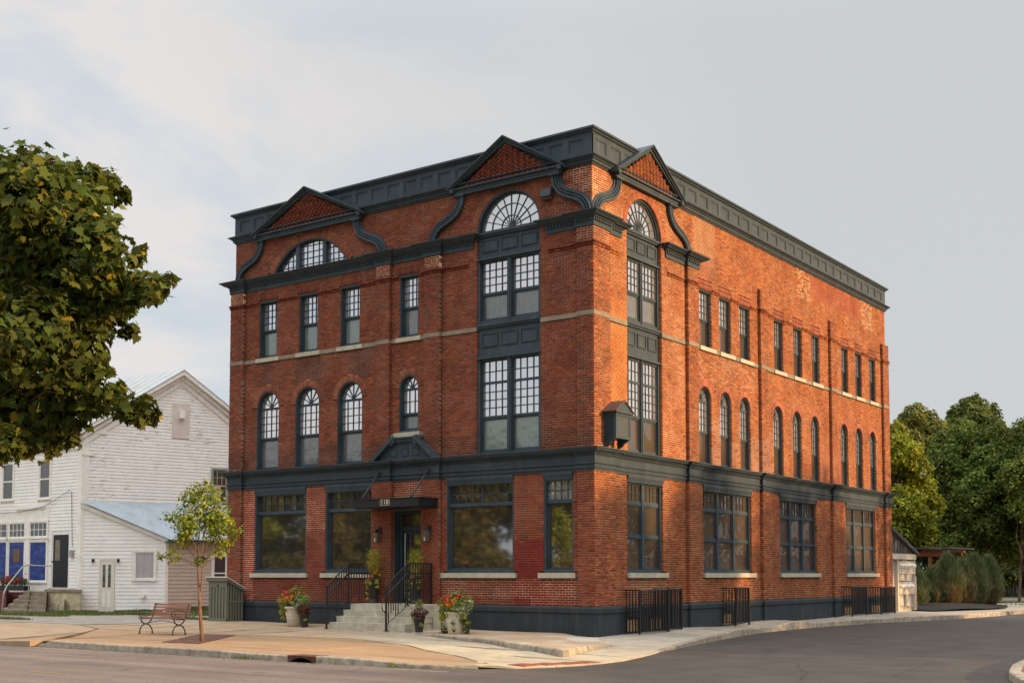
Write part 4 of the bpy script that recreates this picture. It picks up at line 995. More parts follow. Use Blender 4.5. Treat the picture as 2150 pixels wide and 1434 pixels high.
def clip(poly, x0, x1, y0, y1):
    def cl(P, ins, inter):
        o = []
        for i in range(len(P)):
            a, b = P[i - 1], P[i]
            if ins(b):
                if not ins(a): o.append(inter(a, b))
                o.append(b)
            elif ins(a): o.append(inter(a, b))
        return o
    for ax, v, s in ((0, x0, 1), (0, x1, -1), (1, y0, 1), (1, y1, -1)):
        if not poly: return []
        def inter(a, b, ax=ax, v=v): t = (v - a[ax]) / (b[ax] - a[ax]); return (a[0] + t * (b[0] - a[0]), a[1] + t * (b[1] - a[1]))
        poly = cl(poly, lambda p, ax=ax, v=v, s=s: s * (p[ax] - v) >= 0, inter)
    return poly
def sheet(name, poly, mat, dz=0.0, step=.5, zf=None, parent=None, kind='structure', thick=.0):
    zf = zf or zg; m = MB(); xs = [p[0] for p in poly]; ys = [p[1] for p in poly]
    nx = math.ceil((max(xs) - min(xs)) / step); ny = math.ceil((max(ys) - min(ys)) / step)
    for i in range(nx):
        col_ = clip(poly, min(xs) + i * step, min(xs) + (i + 1) * step, -1e4, 1e4)
        if len(col_) < 3: continue
        for j in range(ny):
            c = clip(col_, -1e4, 1e4, min(ys) + j * step, min(ys) + (j + 1) * step)
            if len(c) >= 3: m.add([(x, y, zf(x, y) + dz) for x, y in c], [tuple(range(len(c)))])
    if thick:
        n = len(poly)
        for i in range(n):
            a, b = poly[i], poly[(i + 1) % n]; m.add([(a[0], a[1], zf(*a) + dz), (b[0], b[1], zf(*b) + dz), (b[0], b[1], zf(*b) + dz - thick), (a[0], a[1], zf(*a) + dz - thick)], [(0, 1, 2, 3)])
    o = m.build(name, mat, parent)
    # weld so that shading is continuous
    bm = bmesh.new(); bm.from_mesh(o.data); bmesh.ops.remove_doubles(bm, verts=bm.verts, dist=1e-4); bm.to_mesh(o.data); bm.free()
    if kind: o['kind'] = kind
    return o
def asphalt(name, c1, c2, streak=(0.04, 1, 1), rough=.85):
    m = Mat(name, rough, .3); a = m.noise(1.2, 6, .62, stretch=streak); g = m.noise(55, 3, .75)
    c = m.mix(m.ramp(a, [(.36, 0.0), (.64, 1.0)]), c1, c2); c = m.mix(.55, c, m.ramp(g, [(.3, .55), (.7, 1.45)]), 'MULTIPLY'); c = m.mix(.5, c, m.ramp(m.noise(7, 6, .75), [(.3, .70), (.7, 1.28)]), 'MULTIPLY')
    patch = m.ramp(m.noise(.25, 5, .6), [(.45, 1.0), (.62, .80)]); c = m.mix(1.0, c, patch, 'MULTIPLY'); oil = m.ramp(m.noise(1.1, 3, .5), [(.66, 1.0), (.76, .62)]); c = m.mix(1.0, c, oil, 'MULTIPLY')
    m.base(c); m.bump(m.noise(120, 3, .7), .5, .006); return m
ma = asphalt('asphalt_front', (0.205, 0.145, 0.112), (0.130, 0.096, 0.080))
# side street asphalt is darker; colour blends where the two meet
sx = ma.n('ShaderNodeSeparateXYZ'); ma.l(ma.geo(), sx.inputs[0])
edge = ma.math('ADD', sx.outputs[1], ma.math('MULTIPLY', sx.outputs[0], .55)); edge = ma.math('ADD', edge, ma.math('MULTIPLY', ma.noise(.5, 4, .6), 2.5))
f_ = ma.ramp(ma.math('MULTIPLY', ma.math('ADD', edge, 12.0), .12, True), [(0.2, 0.0), (.9, 1.0)])
ma2c = ma.mix(ma.ramp(ma.noise(.9, 5, .6), [(.35, 0.0), (.65, 1.0)]), (0.044, 0.036, 0.030), (0.066, 0.053, 0.044)); ma2c = ma.mix(.5, ma2c, ma.ramp(ma.noise(55, 3, .75), [(.3, .55), (.7, 1.45)]), 'MULTIPLY')
prev = ma.b.inputs['Base Color'].links[0].from_socket; ma.base(ma.mix(f_, prev, ma2c)); M_ASPH = ma.m
ZR = -.12
def flat(name, poly, z, mat, kind='structure'): m = MB(); m.add([(x, y, z) for x, y in poly], [tuple(range(len(poly)))]); return tag(m.build(name, mat), kind=kind)
flat('ground', [(-900, -900), (900, -900), (900, 900), (-900, 900)], -.30, simple('earth', (.06, .065, .03), .95, .3, .3))
flat('road', [(-250, -24), (250, -24), (250, -6.5), (14.5, -6.5), (14.5, 120), (-1, 120), (-1, -3), (-250, -3)], ZR, M_ASPH)
# kerb lines
KF = [(-10.5, -9.84), (-8.3, -9.86), (-4.5, -9.98), (-1.9, -10.05), (-.2, -10.02), (1.2, -9.98), (2.2, -9.82), (3.1, -9.25)]
KR = [(3.45, -2.6), (3.15, -1.2), (2.93, -.2), (2.50, 1.64), (2.22, 2.9), (1.75, 5.2), (1.36, 7.7), (1.22, 10.5), (1.28, 13.4), (1.70, 17.5), (2.30, 20.6), (2.87, 23.7), (3.26, 28.0), (3.4, 32.2), (3.2, 40), (2.4, 52)]
LIP = [(3.1, -9.25), (3.65, -8.75), (4.02, -8.1), (4.25, -7.4), (4.33, -6.6), (4.27, -5.7), (4.02, -4.6), (3.72, -3.5), (3.45, -2.6)]
M_KERB = None
def kerb_mat():
    m = Mat('kerb_concrete', .9, .2); c = m.ramp(m.noise(5, 6, .7), [(.3, (.17, .135, .10)), (.5, (.32, .265, .20)), (.72, (.47, .40, .31))]); oi = m.n('ShaderNodeObjectInfo'); c = m.mix(1.0, c, m.ramp(oi.outputs['Random'], [(0.0, .78), (1.0, 1.12)]), 'MULTIPLY')
    m.base(c); m.bump(m.noise(50, 4, .7), .5, .01); return m.m
M_KERB = kerb_mat()
def kerb(name, line, w, zt, zb, side, stone=2.4, batter=.02, lab=None):
    t = empty(name, (0, 0, 0), kind='structure')
    pts = [Vector(p) for p in line]; d = [0]
    for i in range(1, len(pts)): d.append(d[-1] + (pts[i] - pts[i - 1]).length)
    def at(s):
        for i in range(1, len(pts)):
            if s <= d[i] or i == len(pts) - 1:
                q = (s - d[i - 1]) / (d[i] - d[i - 1]); p = pts[i - 1].lerp(pts[i], q); tt = (pts[i] - pts[i - 1]).normalized(); return p, Vector((-tt.y, tt.x)) * side
    s = 0
    while s < d[-1] - .05:
        e = min(s + stone * rng.uniform(.8, 1.2), d[-1]); 
        if d[-1] - e < .5: e = d[-1]
        m = MB(); n = max(1, int((e - s) / .5)); ring_ = []
        for k in range(n + 1):
            q = s + .008 + (e - s - .016) * k / n; p, nn = at(q); z = zt(p.x, p.y) + .004 + rng.uniform(-.003, .003)
            ring_.append([(p.x, p.y, zb), (p.x + nn.x * batter, p.y + nn.y * batter, z - .02), (p.x + nn.x * (batter + .02), p.y + nn.y * (batter + .02), z), (p.x + nn.x * w, p.y + nn.y * w, z + .002), (p.x + nn.x * w, p.y + nn.y * w, zb)])
        vs = [v for r in ring_ for v in r]; fs = [(k * 5 + j, (k + 1) * 5 + j, (k + 1) * 5 + (j + 1) % 5, k * 5 + (j + 1) % 5) for k in range(n) for j in range(5)] + [tuple(range(5)), tuple(n * 5 + j for j in range(5))]
        m.add(vs, fs); m.build('kerb_stone', M_KERB, t); s = e
    return t
kerb('kerb', [KF[0]] + [p for p in KF if p[0] < -1.4 and p is not KF[0]] + [(-1.30, -10.04)], .16, lambda x, y: max(ZR + .012, min(zg(x, y) + .006, -.085 + (x + 10.5) * .25)), -.3, 1)
kerb('kerb', [(-.52, -10.03)] + [p for p in KF if p[0] > -.3], .16, lambda x, y: max(ZR + .015, zg(x, y) + .006 if x < 2.2 else -.09 + .06 * max(0, (3.1 - x))), -.3, 1)
kerb('kerb', KR, .16, lambda x, y: (zg(x, y) + .006) if y > 0 else max(ZR + .015, -.09 + .035 * (y + 2.6)), -.3, 1)
# left of the bench the kerb drops into a drive apron
tanc = Mat('pavement_concrete', .9, .2)
sp_ = tanc.n('ShaderNodeSeparateXYZ'); tanc.l(tanc.geo(), sp_.inputs[0])
tx = tanc.math('ADD', sp_.outputs[0], tanc.math('MULTIPLY', tanc.noise(.7, 5, .6), 3.0))
k1 = tanc.ramp(tanc.math('MULTIPLY', tanc.math('ADD', tx, 9.0), .1, True), [(.2, 0.0), (.75, 1.0)])
k2 = tanc.ramp(tanc.math('MULTIPLY', tanc.math('ADD', sp_.outputs[1], 7.0), .1, True), [(.1, 0.0), (.8, 1.0)])
cc = tanc.mix(k1, (0.38, 0.26, 0.16), (0.46, 0.37, 0.25)); cc = tanc.mix(k2, cc, tanc.mix(k1, (0.38, 0.28, 0.185), (0.36, 0.31, 0.25)))
cc = tanc.mix(.8, cc, tanc.ramp(tanc.noise(1.6, 7, .65), [(.3, .72), (.7, 1.18)]), 'MULTIPLY'); cc = tanc.mix(.4, cc, tanc.ramp(tanc.noise(35, 3, .7), [(.3, .65), (.7, 1.3)]), 'MULTIPLY')
oi = tanc.n('ShaderNodeObjectInfo'); cc = tanc.mix(1.0, cc, tanc.ramp(oi.outputs['Random'], [(0.0, .86), (1.0, 1.10)]), 'MULTIPLY'); stn = tanc.ramp(tanc.noise(2.6, 6, .7), [(.60, 1.0), (.74, .68)]); cc = tanc.mix(1.0, cc, stn, 'MULTIPLY'); tanc.base(cc); tanc.bump(tanc.noise(60, 4, .7), .3, .006); M_PAVE = tanc.m
org = Mat('tan_strip', .9, .2)
oc = org.ramp(org.noise(.9, 7, .62, stretch=(.35, 1.6, 1)), [(.32, (.22, .15, .10)), (.48, (.34, .205, .11)), (.68, (.39, .25, .14))])
yel = org.ramp(org.noise(3.2, 4, .6, stretch=(.6, 2.2, 1)), [(.69, 0.0), (.73, .65)]); oc = org.mix(yel, oc, (.62, .30, .05))
oc = org.mix(.4, oc, org.ramp(org.noise(35, 3, .7), [(.3, .65), (.7, 1.3)]), 'MULTIPLY'); org.base(oc); org.bump(org.noise(60, 4, .7), .3, .006); M_ORG = org.m
walk = [(-45, -9.6), (-10.7, -9.6)] + [(x, y + .14) for x, y in KF[1:]] + [(x - .02, y) for x, y in LIP[1:]] + [(x - .15, y) for x, y in KR] + [(-.5, 52), (-.5, 24.3), (-.05, 24.1), (-.05, -.05), (-14.7, -.05), (-16.6, -4.5), (-45, -3.55)]
base_walk = sheet('pavement_base', walk, simple('joint_dirt', (.09, .07, .05), .95, .2), -.022, 1.0)
side_slabs = [(-.05, -.05), (-.05, 24.1), (-.5, 24.3), (-.5, 52)] + [(x - .15, y) for x, y in KR][::-1] + [(x - .02, y) for x, y in LIP[1:]][::-1] + [(3.09, -9.20), (2.2, -9.62), (2.88, -9.03), (2.72, -8.38), (.74, -7.16), (-2.25, -5.4), (-4.8, -4.6), (-5.2, -4.6), (-5.5, -3.5), (-5.4, -1.95), (-1.55, -3.25), (.5, -4.41), (2.74, -5.74), (1.86, -2.0)]
sw = empty('pavement', (0, 0, 0), kind='structure')
def slabs(poly, nx0, nx1, ny, mat, gap=.010, thick=.03):
    for (xa, xb) in nx0:
        for (ya, yb) in ny:
            c = clip(poly, xa + gap, xb - gap, ya + gap, yb - gap)
            if len(c) >= 3:
                ar = abs(sum(c[i - 1][0] * c[i][1] - c[i][0] * c[i - 1][1] for i in range(len(c)))) / 2
                if ar > .02: sheet('slab', c, mat, 0, .5, parent=sw, kind=None, thick=thick)
ynl = [(-9.5 + i * 1.55, -9.5 + (i + 1) * 1.55) for i in range(40)]
slabs(side_slabs, [(-6, 60)], 0, ynl, M_PAVE)
mid = [(-13.63, -5.69), (-8, -5.06), (-5.2, -4.62), (-5.5, -3.5), (-5.4, -1.95), (-5.0, -.05), (-14.66, -.05), (-16.5, -4.35)]
slabs(mid, [(-45 + i * 1.6, -45 + (i + 1) * 1.6) for i in range(26)], 0, [(-20, -2.55), (-2.55, 5)], M_PAVE)
slabs([(-45, -10.1), (-10.56, -10.0), (-10.56, -9.62), (-13.75, -5.75), (-16.5, -4.4), (-45, -3.45)], [(-45 + i * 3.2, -45 + (i + 1) * 3.2) for i in range(12)], 0, [(-20, 5)], M_PAVE, .010, .16)
strip = [(-10.46, -9.62), (-13.60, -5.76), (-8, -5.12), (-5.2, -4.67), (-4.8, -4.66), (-2.28, -5.46), (.70, -7.22), (2.68, -8.44), (2.85, -9.0), (2.1, -9.64), (1.2, -9.80), (-.5, -9.86), (-1.9, -9.89), (-4.5, -9.82), (-8.3, -9.70)]
slabs(strip, [(-14, -11), (-11, -6.62), (-6.62, -2.2), (-2.2, 4)], 0, [(-20, 5)], M_ORG, .012)
# raised platform at the corner with its own kerb
PZ = np.array([(-5.4, -1.9, .075), (-1.5, -3.2, .075), (.5, -4.4, .07), (2.7, -5.7, .055), (1.85, -2, -.03), (0, 0, .022), (-5, -.5, .13), (-1.3, -.3, .105), (-2.5, -1, .11), (1.0, -1.0, 0.0)])
def zp(x, y): w_ = 1 / (((PZ[:, 0] - x) ** 2 + (PZ[:, 1] - y) ** 2) ** 1.5 + 1e-4); return float((w_ * PZ[:, 2]).sum() / w_.sum())
plat = [(-5.36, -1.80), (-1.55, -3.08), (.46, -4.22), (2.55, -5.46), (1.78, -2.05), (.25, -.05), (-5.0, -.05)]
pm = Mat('platform_concrete', .9, .2); pc = pm.mix(pm.ramp(pm.noise(.8, 5, .6), [(.4, 0.0), (.6, 1.0)]), (.40, .27, .17), (.47, .36, .25)); pc = pm.mix(pm.ramp(pm.noise(.45, 3, .5), [(.55, 0.0), (.60, .8)]), pc, (.52, .47, .40))
pc = pm.mix(.5, pc, pm.ramp(pm.noise(20, 5, .7), [(.3, .6), (.7, 1.3)]), 'MULTIPLY'); pm.base(pc); pm.bump(pm.noise(60, 4, .7), .3, .006)
sheet('pavement_platform', plat, pm.m, 0, .4, zf=zp, thick=.05)
kerb('platform_kerb', [(-5.36, -1.93), (-1.55, -3.23), (.5, -4.39), (2.72, -5.72)], .15, lambda x, y: zp(x, y), -.16, 1, 1.9)
kerb('platform_kerb', [(2.74, -5.70), (2.3, -4.0), (1.86, -2.04)], .15, lambda x, y: zp(x, y) * 1.0 + .004, -.16, 1, 1.9)
# tactile red paving at the ramp
tm = Mat('tactile_red', .8, .25); tm.base(tm.ramp(tm.noise(9, 5, .7), [(.3, (.20, .05, .03)), (.7, (.30, .09, .05))])); M_TACT = tm.m
t = empty('tactile_paving', (3.95, -7.2, zg(3.95, -7.2))); tag(t, 'strip of red domed tactile paving set at the edge of the ramp', 'tactile paving')
for (x, y) in [(3.22, -8.45), (3.42, -7.95), (3.58, -7.45), (3.70, -6.95)]:
    m = MB(); z = zg(x, y) + .006; m.hexa([(x, y, z - .03), (x + .45, y - .05, z - .03), (x + .5, y + .42, z - .03), (x + .06, y + .46, z - .03), (x, y, z), (x + .45, y - .05, z), (x + .5, y + .42, z), (x + .06, y + .46, z)])
    for i in range(7):
        for j in range(7):
            cx, cy = x + .05 + i * .062 + j * .006, y + .03 + j * .062 - i * .006; m.add([(cx - .014, cy - .014, z), (cx + .014, cy - .014, z), (cx + .014, cy + .014, z), (cx - .014, cy + .014, z), (cx, cy, z + .009)], [(0, 1, 4), (1, 2, 4), (2, 3, 4), (3, 0, 4)])
    m.build('paver', M_TACT, t)
# storm drain inlet
M_RUST = simple('rusty_iron', (.10, .045, .028), .8, .4, 8, .3)
t = empty('storm_drain', (-.9, -10.0, -.1)); tag(t, 'rusty cast iron storm drain inlet set into the kerb', 'drain')
m = MB(); z = zg(-.9, -9.9) + .012; m.box((-1.30, -10.04, z - .035), (-.50, -9.62, z)); m.build('lid', M_RUST, t)
m = MB()
for s in (-1, 1): m.box((-.90 + s * .36 - .04, -10.03, -.2), (-.90 + s * .36 + .04, -9.7, z - .035))
A = [(-.90 + .32 * math.cos(a), z - .15 + .10 * math.sin(a)) for a in np.linspace(PI, 0, 13)]
for i in range(12): m.hexa([(A[i][0], -10.03, A[i][1]), (A[i + 1][0], -10.03, A[i + 1][1]), (A[i + 1][0], -9.98, A[i + 1][1]), (A[i][0], -9.98, A[i][1]), (A[i][0], -10.03, z - .034), (A[i + 1][0], -10.03, z - .034), (A[i + 1][0], -9.98, z - .034), (A[i][0], -9.98, z - .034)])
m.build('hood', M_RUST, t); m = MB(); m.box((-1.26, -9.80, -.2), (-.54, -9.78, z - .04)); m.build('throat', M_DARK, t)
# far kerb of the side street, bottom right
kerb('kerb', [(11.35, 6), (11.38, 1), (11.42, -2.2), (11.62, -4.0), (11.95, -5.6), (12.6, -7.4)], .22, lambda x, y: .02, -.3, 1, 2.2)
flat('verge', [(11.6, 60), (11.6, -2.2), (11.82, -4.0), (12.15, -5.6), (12.8, -7.4), (14, -9.2), (60, -9.2), (60, 60)], .0, simple('red_paving', (.17, .075, .05), .9, .3, 3))
# road paint and cracks
M_WL = simple('worn_white_paint', (.25, .205, .18), .8, .35, 14); M_YL = simple('worn_yellow_paint', (.27, .16, .085), .8, .4, 14)
def strip_line(name, pts, wd, mat):
    m = MB()
    for i in range(len(pts) - 1):
        a, b = Vector(pts[i]), Vector(pts[i + 1]); t_ = (b - a).normalized(); nn = Vector((-t_.y, t_.x)) * wd / 2
        m.add([(a.x - nn.x, a.y - nn.y, ZR + .004), (b.x - nn.x, b.y - nn.y, ZR + .004), (b.x + nn.x, b.y + nn.y, ZR + .004), (a.x + nn.x, a.y + nn.y, ZR + .004)], [(0, 1, 2, 3)])
    return tag(m.build(name, mat), kind='structure')
strip_line('road_marking', [(-30, -11.3), (-5.9, -11.48)], .07, M_WL)
x = -14.0
for (a, b) in ((-14, -9.0), (-8.3, -5.4), (-3.55, -1.9), (-1.35, -.9), (.1, .25)): strip_line('road_marking', [(a, -14.6 - (a + 3) * .02), (b, -14.6 - (b + 3) * .02)], .09, M_YL)
M_CR = simple('crack', (.025, .021, .018), .95, .2)
def crack(pts, w0=.012):
    P = []
    for i in range(len(pts) - 1):
        a, b = Vector(pts[i]), Vector(pts[i + 1]); n = max(2, int((b - a).length / .12))
        for k in range(n): P.append(tuple(a.lerp(b, k / n) + Vector((rng.normal(0, .018), rng.normal(0, .018)))))
    P.append(pts[-1]); strip_line('road_crack', P, w0, M_CR)
crack([(3.9, -3.2), (6.2, -3.2), (7.6, -4.3), (7.9, -5.2), (8.6, -6.4), (9.2, -8.2)]); crack([(9.6, -2.0), (10.2, -6.5)], .009); crack([(-12, -12.6), (-4, -12.9), (3.5, -12.4), (9, -11.6), (14, -9)], .010); crack([(-7, -10.6), (-6.6, -12.9), (-7.3, -15)], .008); crack([(5.5, 1.5), (4.9, 7), (5.3, 14), (6.2, 24)], .008); crack([(6.2, -3.2), (5.4, -.6), (5.5, 1.5)], .007); crack([(1, -11.2), (6, -10.6), (7.9, -5.2)], .007)
# land on the left: gravel lot, weeds, kerbside grass
flat('gravel_lot', [(-70, 60), (-70, -3.5), (-45, -3.5), (-16.4, -4.42), (-14.7, -.5), (-14.7, 60)], .114, simple('lot_gravel', (.27, .23, .19), .95, .3, 2, .4))
M_GRASS = None
def grass_mat(name, cs):
    m = Mat(name, .8, .2); m.base(m.mix(.5, m.attr(), m.ramp(m.noise(8, 3, .6), [(.3, .6), (.7, 1.4)]), 'MULTIPLY')); return m.m
def blades(name, spots, n, h, cols, w=.012, seed=3):
    r = np.random.default_rng(seed); sp = np.array(spots)  # x,y,rx,ry,z
    ar = sp[:, 2] * sp[:, 3]; k = r.choice(len(sp), n, p=ar / ar.sum()); rr = np.sqrt(r.random(n)); aa = r.random(n) * 2 * PI
    x = sp[k, 0] + sp[k, 2] * rr * np.cos(aa); y = sp[k, 1] + sp[k, 3] * rr * np.sin(aa); z = sp[k, 4]
    hh = h * r.uniform(.4, 1.2, n) * (1 - .5 * rr); an = r.random(n) * PI; dx, dy = np.cos(an) * w, np.sin(an) * w; lx, ly = r.normal(0, .3, n) * hh, r.normal(0, .3, n) * hh
    Vv = np.stack([np.stack([x - dx, y - dy, z], 1), np.stack([x + dx, y + dy, z], 1), np.stack([x + lx, y + ly, z + hh], 1)], 1).reshape(-1, 3)
    c = np.array(cols)[r.integers(0, len(cols), n)] * r.uniform(.7, 1.3, (n, 1))
    return tag(link(name, np_mesh(name, Vv, np.arange(3 * n).reshape(-1, 3), grass_mat(name + '_mat', 0), c)), kind='stuff')
GRC = [(.10, .15, .03), (.15, .18, .045), (.20, .19, .06), (.07, .11, .03)]
blades('grass', [(-27.5, 1.0, 4.5, .55, .12), (-23, 2.6, 3.6, .45, .12), (-19.5, 3.6, 2.4, .4, .12), (-17.2, .6, 1.9, .35, .12), (-29, -2.2, 3, .3, .12), (-21.5, 5.6, 3, .5, .12), (-33, -.5, 5, .5, .12), (-25.2, -.6, 2.6, .6, .14), (-24.5, 1.4, 2.4, .55, .14), (-26.3, 2.2, 1.8, .5, .14), (-22.3, 2.6, 2.2, .5, .14), (-27, 5.4, 1.4, .4, .14), (-22.2, -3.4, 1.6, .25, .14)], 26000, .15, GRC, .012)
blades('weeds', [(-2.55, -10.02, .5, .05, -.1), (-1.36, -9.98, .1, .06, -.08), (-.42, -9.98, .12, .06, -.08), (1.55, -10.0, .15, .05, -.1), (2.0, -9.95, .1, .04, -.1), (-9.9, -1.2, .3, .2, .13), (-14.6, -.6, .2, .2, .13)], 700, .10, [(.12, .17, .03), (.20, .20, .05)], .010, 5)
# low side lane beyond and the far lot on the right
flat('far_lane', [(-120, 42), (3.2, 37), (2.6, 120), (-120, 120)], .04, simple('lane_asphalt', (.13, .115, .10), .9, .25, .7))
blades('far_grass', [(1.2, 40.5, 1.6, 1.2, .05), (-1, 47, 2.2, 1.5, .05), (-3, 72, 9, 5, .05), (1, 60, 2, 5, .05)], 9000, .14, GRC, .03, 9)
flat('far_lawn', [(-40, 66), (2.5, 64), (2.5, 118), (-40, 118)], .06, simple('lawn', (.06, .075, .02), .95, .3, 1))
# ================================================================== vegetation tools
def leaf_mat(name, transl=.25, rough=.55):
    m = Mat(name, .75, .08); c = m.attr(); m.base(c)
    tr = m.n('ShaderNodeBsdfTranslucent'); m.l(m.mix(1.0, c, (1.25, 1.15, .6), 'MULTIPLY'), tr.inputs[0])
    x = m.n('ShaderNodeMixShader'); x.inputs[0].default_value = transl; m.l(m.b.outputs[0], x.inputs[1]); m.l(tr.outputs[0], x.inputs[2]); m.l(x.outputs[0], m.o.inputs[0]); return m.m
M_LEAF = leaf_mat('leaves'); M_BARK = simple('bark', (.13, .085, .055), .9, .35, 9, .5, stretch=(1, 1, .3))
SH_MAPLE = [(0, 0), (.12, .10), (.42, .02), (.36, .20), (.50, .34), (.30, .42), (.40, .62), (.20, .60), (.13, .78), (0, 1.0), (-.13, .78), (-.20, .60), (-.40, .62), (-.30, .42), (-.50, .34), (-.36, .20), (-.42, .02), (-.12, .10)]
SH_OVAL = [(0, 0), (.28, .30), (.24, .65), (0, 1), (-.24, .65), (-.28, .30)]
SH_QUAD = [(0, 0), (.42, .5), (0, 1), (-.42, .5)]
def rand_dirs(r, n): v = r.normal(size=(n, 3)); return v / np.linalg.norm(v, axis=1, keepdims=True)
def leaves(P, O, size, shape, cols, r, droop=.5, var=.35):
    """P centres, O outward dirs -> vertices and faces (n-gons)"""
    n = len(P); sh = np.array(shape); k = len(sh)
    up = np.array([0, 0, 1.0]); nrm = O * .9 + rand_dirs(r, n) * .8 + up * .35; nrm /= np.linalg.norm(nrm, axis=1, keepdims=True)
    ax = rand_dirs(r, n) + O * .4 - up * droop; ax -= nrm * (ax * nrm).sum(1, keepdims=True); ax /= np.linalg.norm(ax, axis=1, keepdims=True)
    sd_ = np.cross(nrm, ax); s = size * r.uniform(1 - var, 1 + var, n)
    V_ = P[:, None, :] + sd_[:, None, :] * (sh[None, :, 0:1] * s[:, None, None]) + ax[:, None, :] * ((sh[None, :, 1:2] - .3) * s[:, None, None]) - nrm[:, None, :] * ((np.abs(sh[None, :, 0:1]) * .35) * s[:, None, None])
    c = np.array(cols)[r.integers(0, len(cols), n)] * r.uniform(.75, 1.25, (n, 1))
    return V_.reshape(-1, 3), (np.arange(n)[:, None] * k + np.arange(k)[None]), c
def cloud(clumps, n, r, shell=.35, flat_=1.0):
    cl_ = np.array(clumps, float); R_ = cl_[:, 3]; w_ = R_ ** 2.1; k = r.choice(len(cl_), n, p=w_ / w_.sum()); d_ = rand_dirs(r, n)
    q = (shell + (1 - shell) * r.random(n)) ** (1 / 2.0)
    # ragged outline
    bump_ = 1 + .22 * np.sin(d_[:, 0] * 5 + k) * np.cos(d_[:, 2] * 6 + 2 * k) + r.normal(0, .05, n)
    P = cl_[k, :3] + d_ * (R_[k] * q * bump_)[:, None] * np.array([1, 1, flat_]); return P, d_, k
def branch(m, a, b, r0, r1, r, n=5, wob=.08, seg=6):
    a, b = np.array(a, float), np.array(b, float); L_ = np.linalg.norm(b - a); pts = [a + (b - a) * i / seg + (r.normal(0, wob * L_ / seg * 1.5, 3) if 0 < i < seg else 0) for i in range(seg + 1)]
    m.tube(pts, [r0 + (r1 - r0) * i / seg for i in range(seg + 1)], n); return pts
def tree(name, base, trunk_h, tr, clumps, nleaf, lsize, shape, cols, label, cat='tree', group=None, seed=1, leafname='crown', bark=None, shell=.3, droop=.5, nbr=None):
    r = np.random.default_rng(seed); t = empty(name, base); tag(t, label, cat, group); m = MB(); top = (base[0] + r.normal(0, .1), base[1] + r.normal(0, .1), base[2] + trunk_h)
    branch(m, (base[0], base[1], base[2] - .15), top, tr * 1.25, tr * .75, r, 9, .04)
    for c in (clumps if nbr is None else clumps[:nbr]): branch(m, (top[0], top[1], top[2] - trunk_h * r.uniform(0, .3)), (c[0], c[1], c[2]), tr * .45, tr * .08, r, 5, .12)
    m.build('trunk', bark or M_BARK, t, smooth=True)
    P, O, k = cloud(clumps, nleaf, r, shell); Vv, F_, c = leaves(P, O, lsize, shape, cols, r, droop)
    c = c * (1 + .22 * np.sin(k * 2.3))[:, None]
    tag(link(leafname, np_mesh(leafname, Vv, F_, M_LEAF, c), t, loc=tuple(-Vector(base))), kind='stuff'); return t
MC = [(.066, .094, .017), (.090, .109, .020), (.047, .070, .016), (.117, .121, .023), (.074, .082, .025), (.055, .078, .019)]
# ---- the big maple whose boughs enter at the left
maple = [(4.94, -20.22, 6.0, .6), (5.08, -19.75, 5.98, .5), (4.43, -18.87, 6.65, .25), (4.62, -19.07, 6.50, .21), (5.49, -19.77, 5.46, .47), (4.43, -19.68, 5.41, .75), (5.16, -19.03, 5.2, .33), (5.86, -19.23, 5.05, .22), (5.5, -19.5, 5.08, .25), (4.53, -18.84, 5.02, .36), (4.83, -20.11, 4.48, .62), (4.79, -19.44, 4.36, .40), (4.91, -19.01, 3.88, .25), (5.33, -18.91, 3.77, .16), (4.38, -19.21, 3.79, .35), (3.67, -19.34, 3.65, .46), (3.15, -19.43, 6.9, .34), (4.29, -19.98, 3.25, .18), (4.19, -19.43, 6.64, .27), (4.44, -19.02, 5.24, .48), (4.8, -19.72, 4.78, .51), (3.49, -18.87, 3.46, .19), (3.5, -19.6, 4.9, .8), (3.3, -19.9, 6.0, .75), (3.2, -19.3, 4.1, .55), (3.7, -19.1, 3.75, .42), (3.9, -18.9, 4.2, .40), (3.2, -18.9, 3.7, .40), (3.6, -19.0, 5.6, .5)]
rm = np.random.default_rng(11)
maple_off = [(2.4 + rm.normal(0, 1.0), -20.6 + rm.normal(0, 1.1), 5.2 + rm.normal(0, 1.2), .9) for i in range(9)]
mt = tree('maple_tree', (.9, -21.0, -.02), 3.2, .17, [c for c in maple_off if c[0] < 3.2] + maple[:0] + [(2.6, -20.3, 5.0, .9)], 1500, .15, SH_MAPLE, MC, 'large maple with broad dark green lobed leaves hanging in from the left edge', seed=12, leafname='inner_crown')
r = np.random.default_rng(21); m = MB(); maple0 = list(maple)
for c in maple0:
    for k in range(4):
        dd_ = rand_dirs(r, 1)[0] * (1, 1, .9); q_ = np.array(c[:3]) + dd_ * (c[3] * 1.02 + .05); maple.append((q_[0], q_[1], q_[2], r.uniform(.07, .15)))
for c in maple0: branch(m, (1.4, -20.6 - .2 * (c[2] % 1), 3.2 + .62 * (c[2] - 3.2)), (c[0], c[1], c[2]), .024, .005, r, 4, .16, 8)
for i_, c in enumerate(maple[len(maple0):]): branch(m, maple0[i_ // 4][:3], c[:3], .006, .002, r, 3, .15, 3)
for c in maple:
    for k in range(4):
        e = np.array(c[:3]) + rand_dirs(r, 1)[0] * c[3] * .85; branch(m, c[:3], e, .007, .002, r, 3, .15, 4)
m.build('bough', simple('young_bark', (.20, .09, .05), .8, .3, 12), mt, smooth=True)
P, O, k = cloud(maple, 17500, r, .05); Vv, F_, c = leaves(P, O, .118, SH_MAPLE, MC, r, .9, .4)
ye = r.random(len(P)) < .045; c[ye] = np.array((.26, .19, .02)) * r.uniform(.7, 1.2, (ye.sum(), 1)); c = c * (1 + .15 * np.sin(k * 1.7))[:, None]
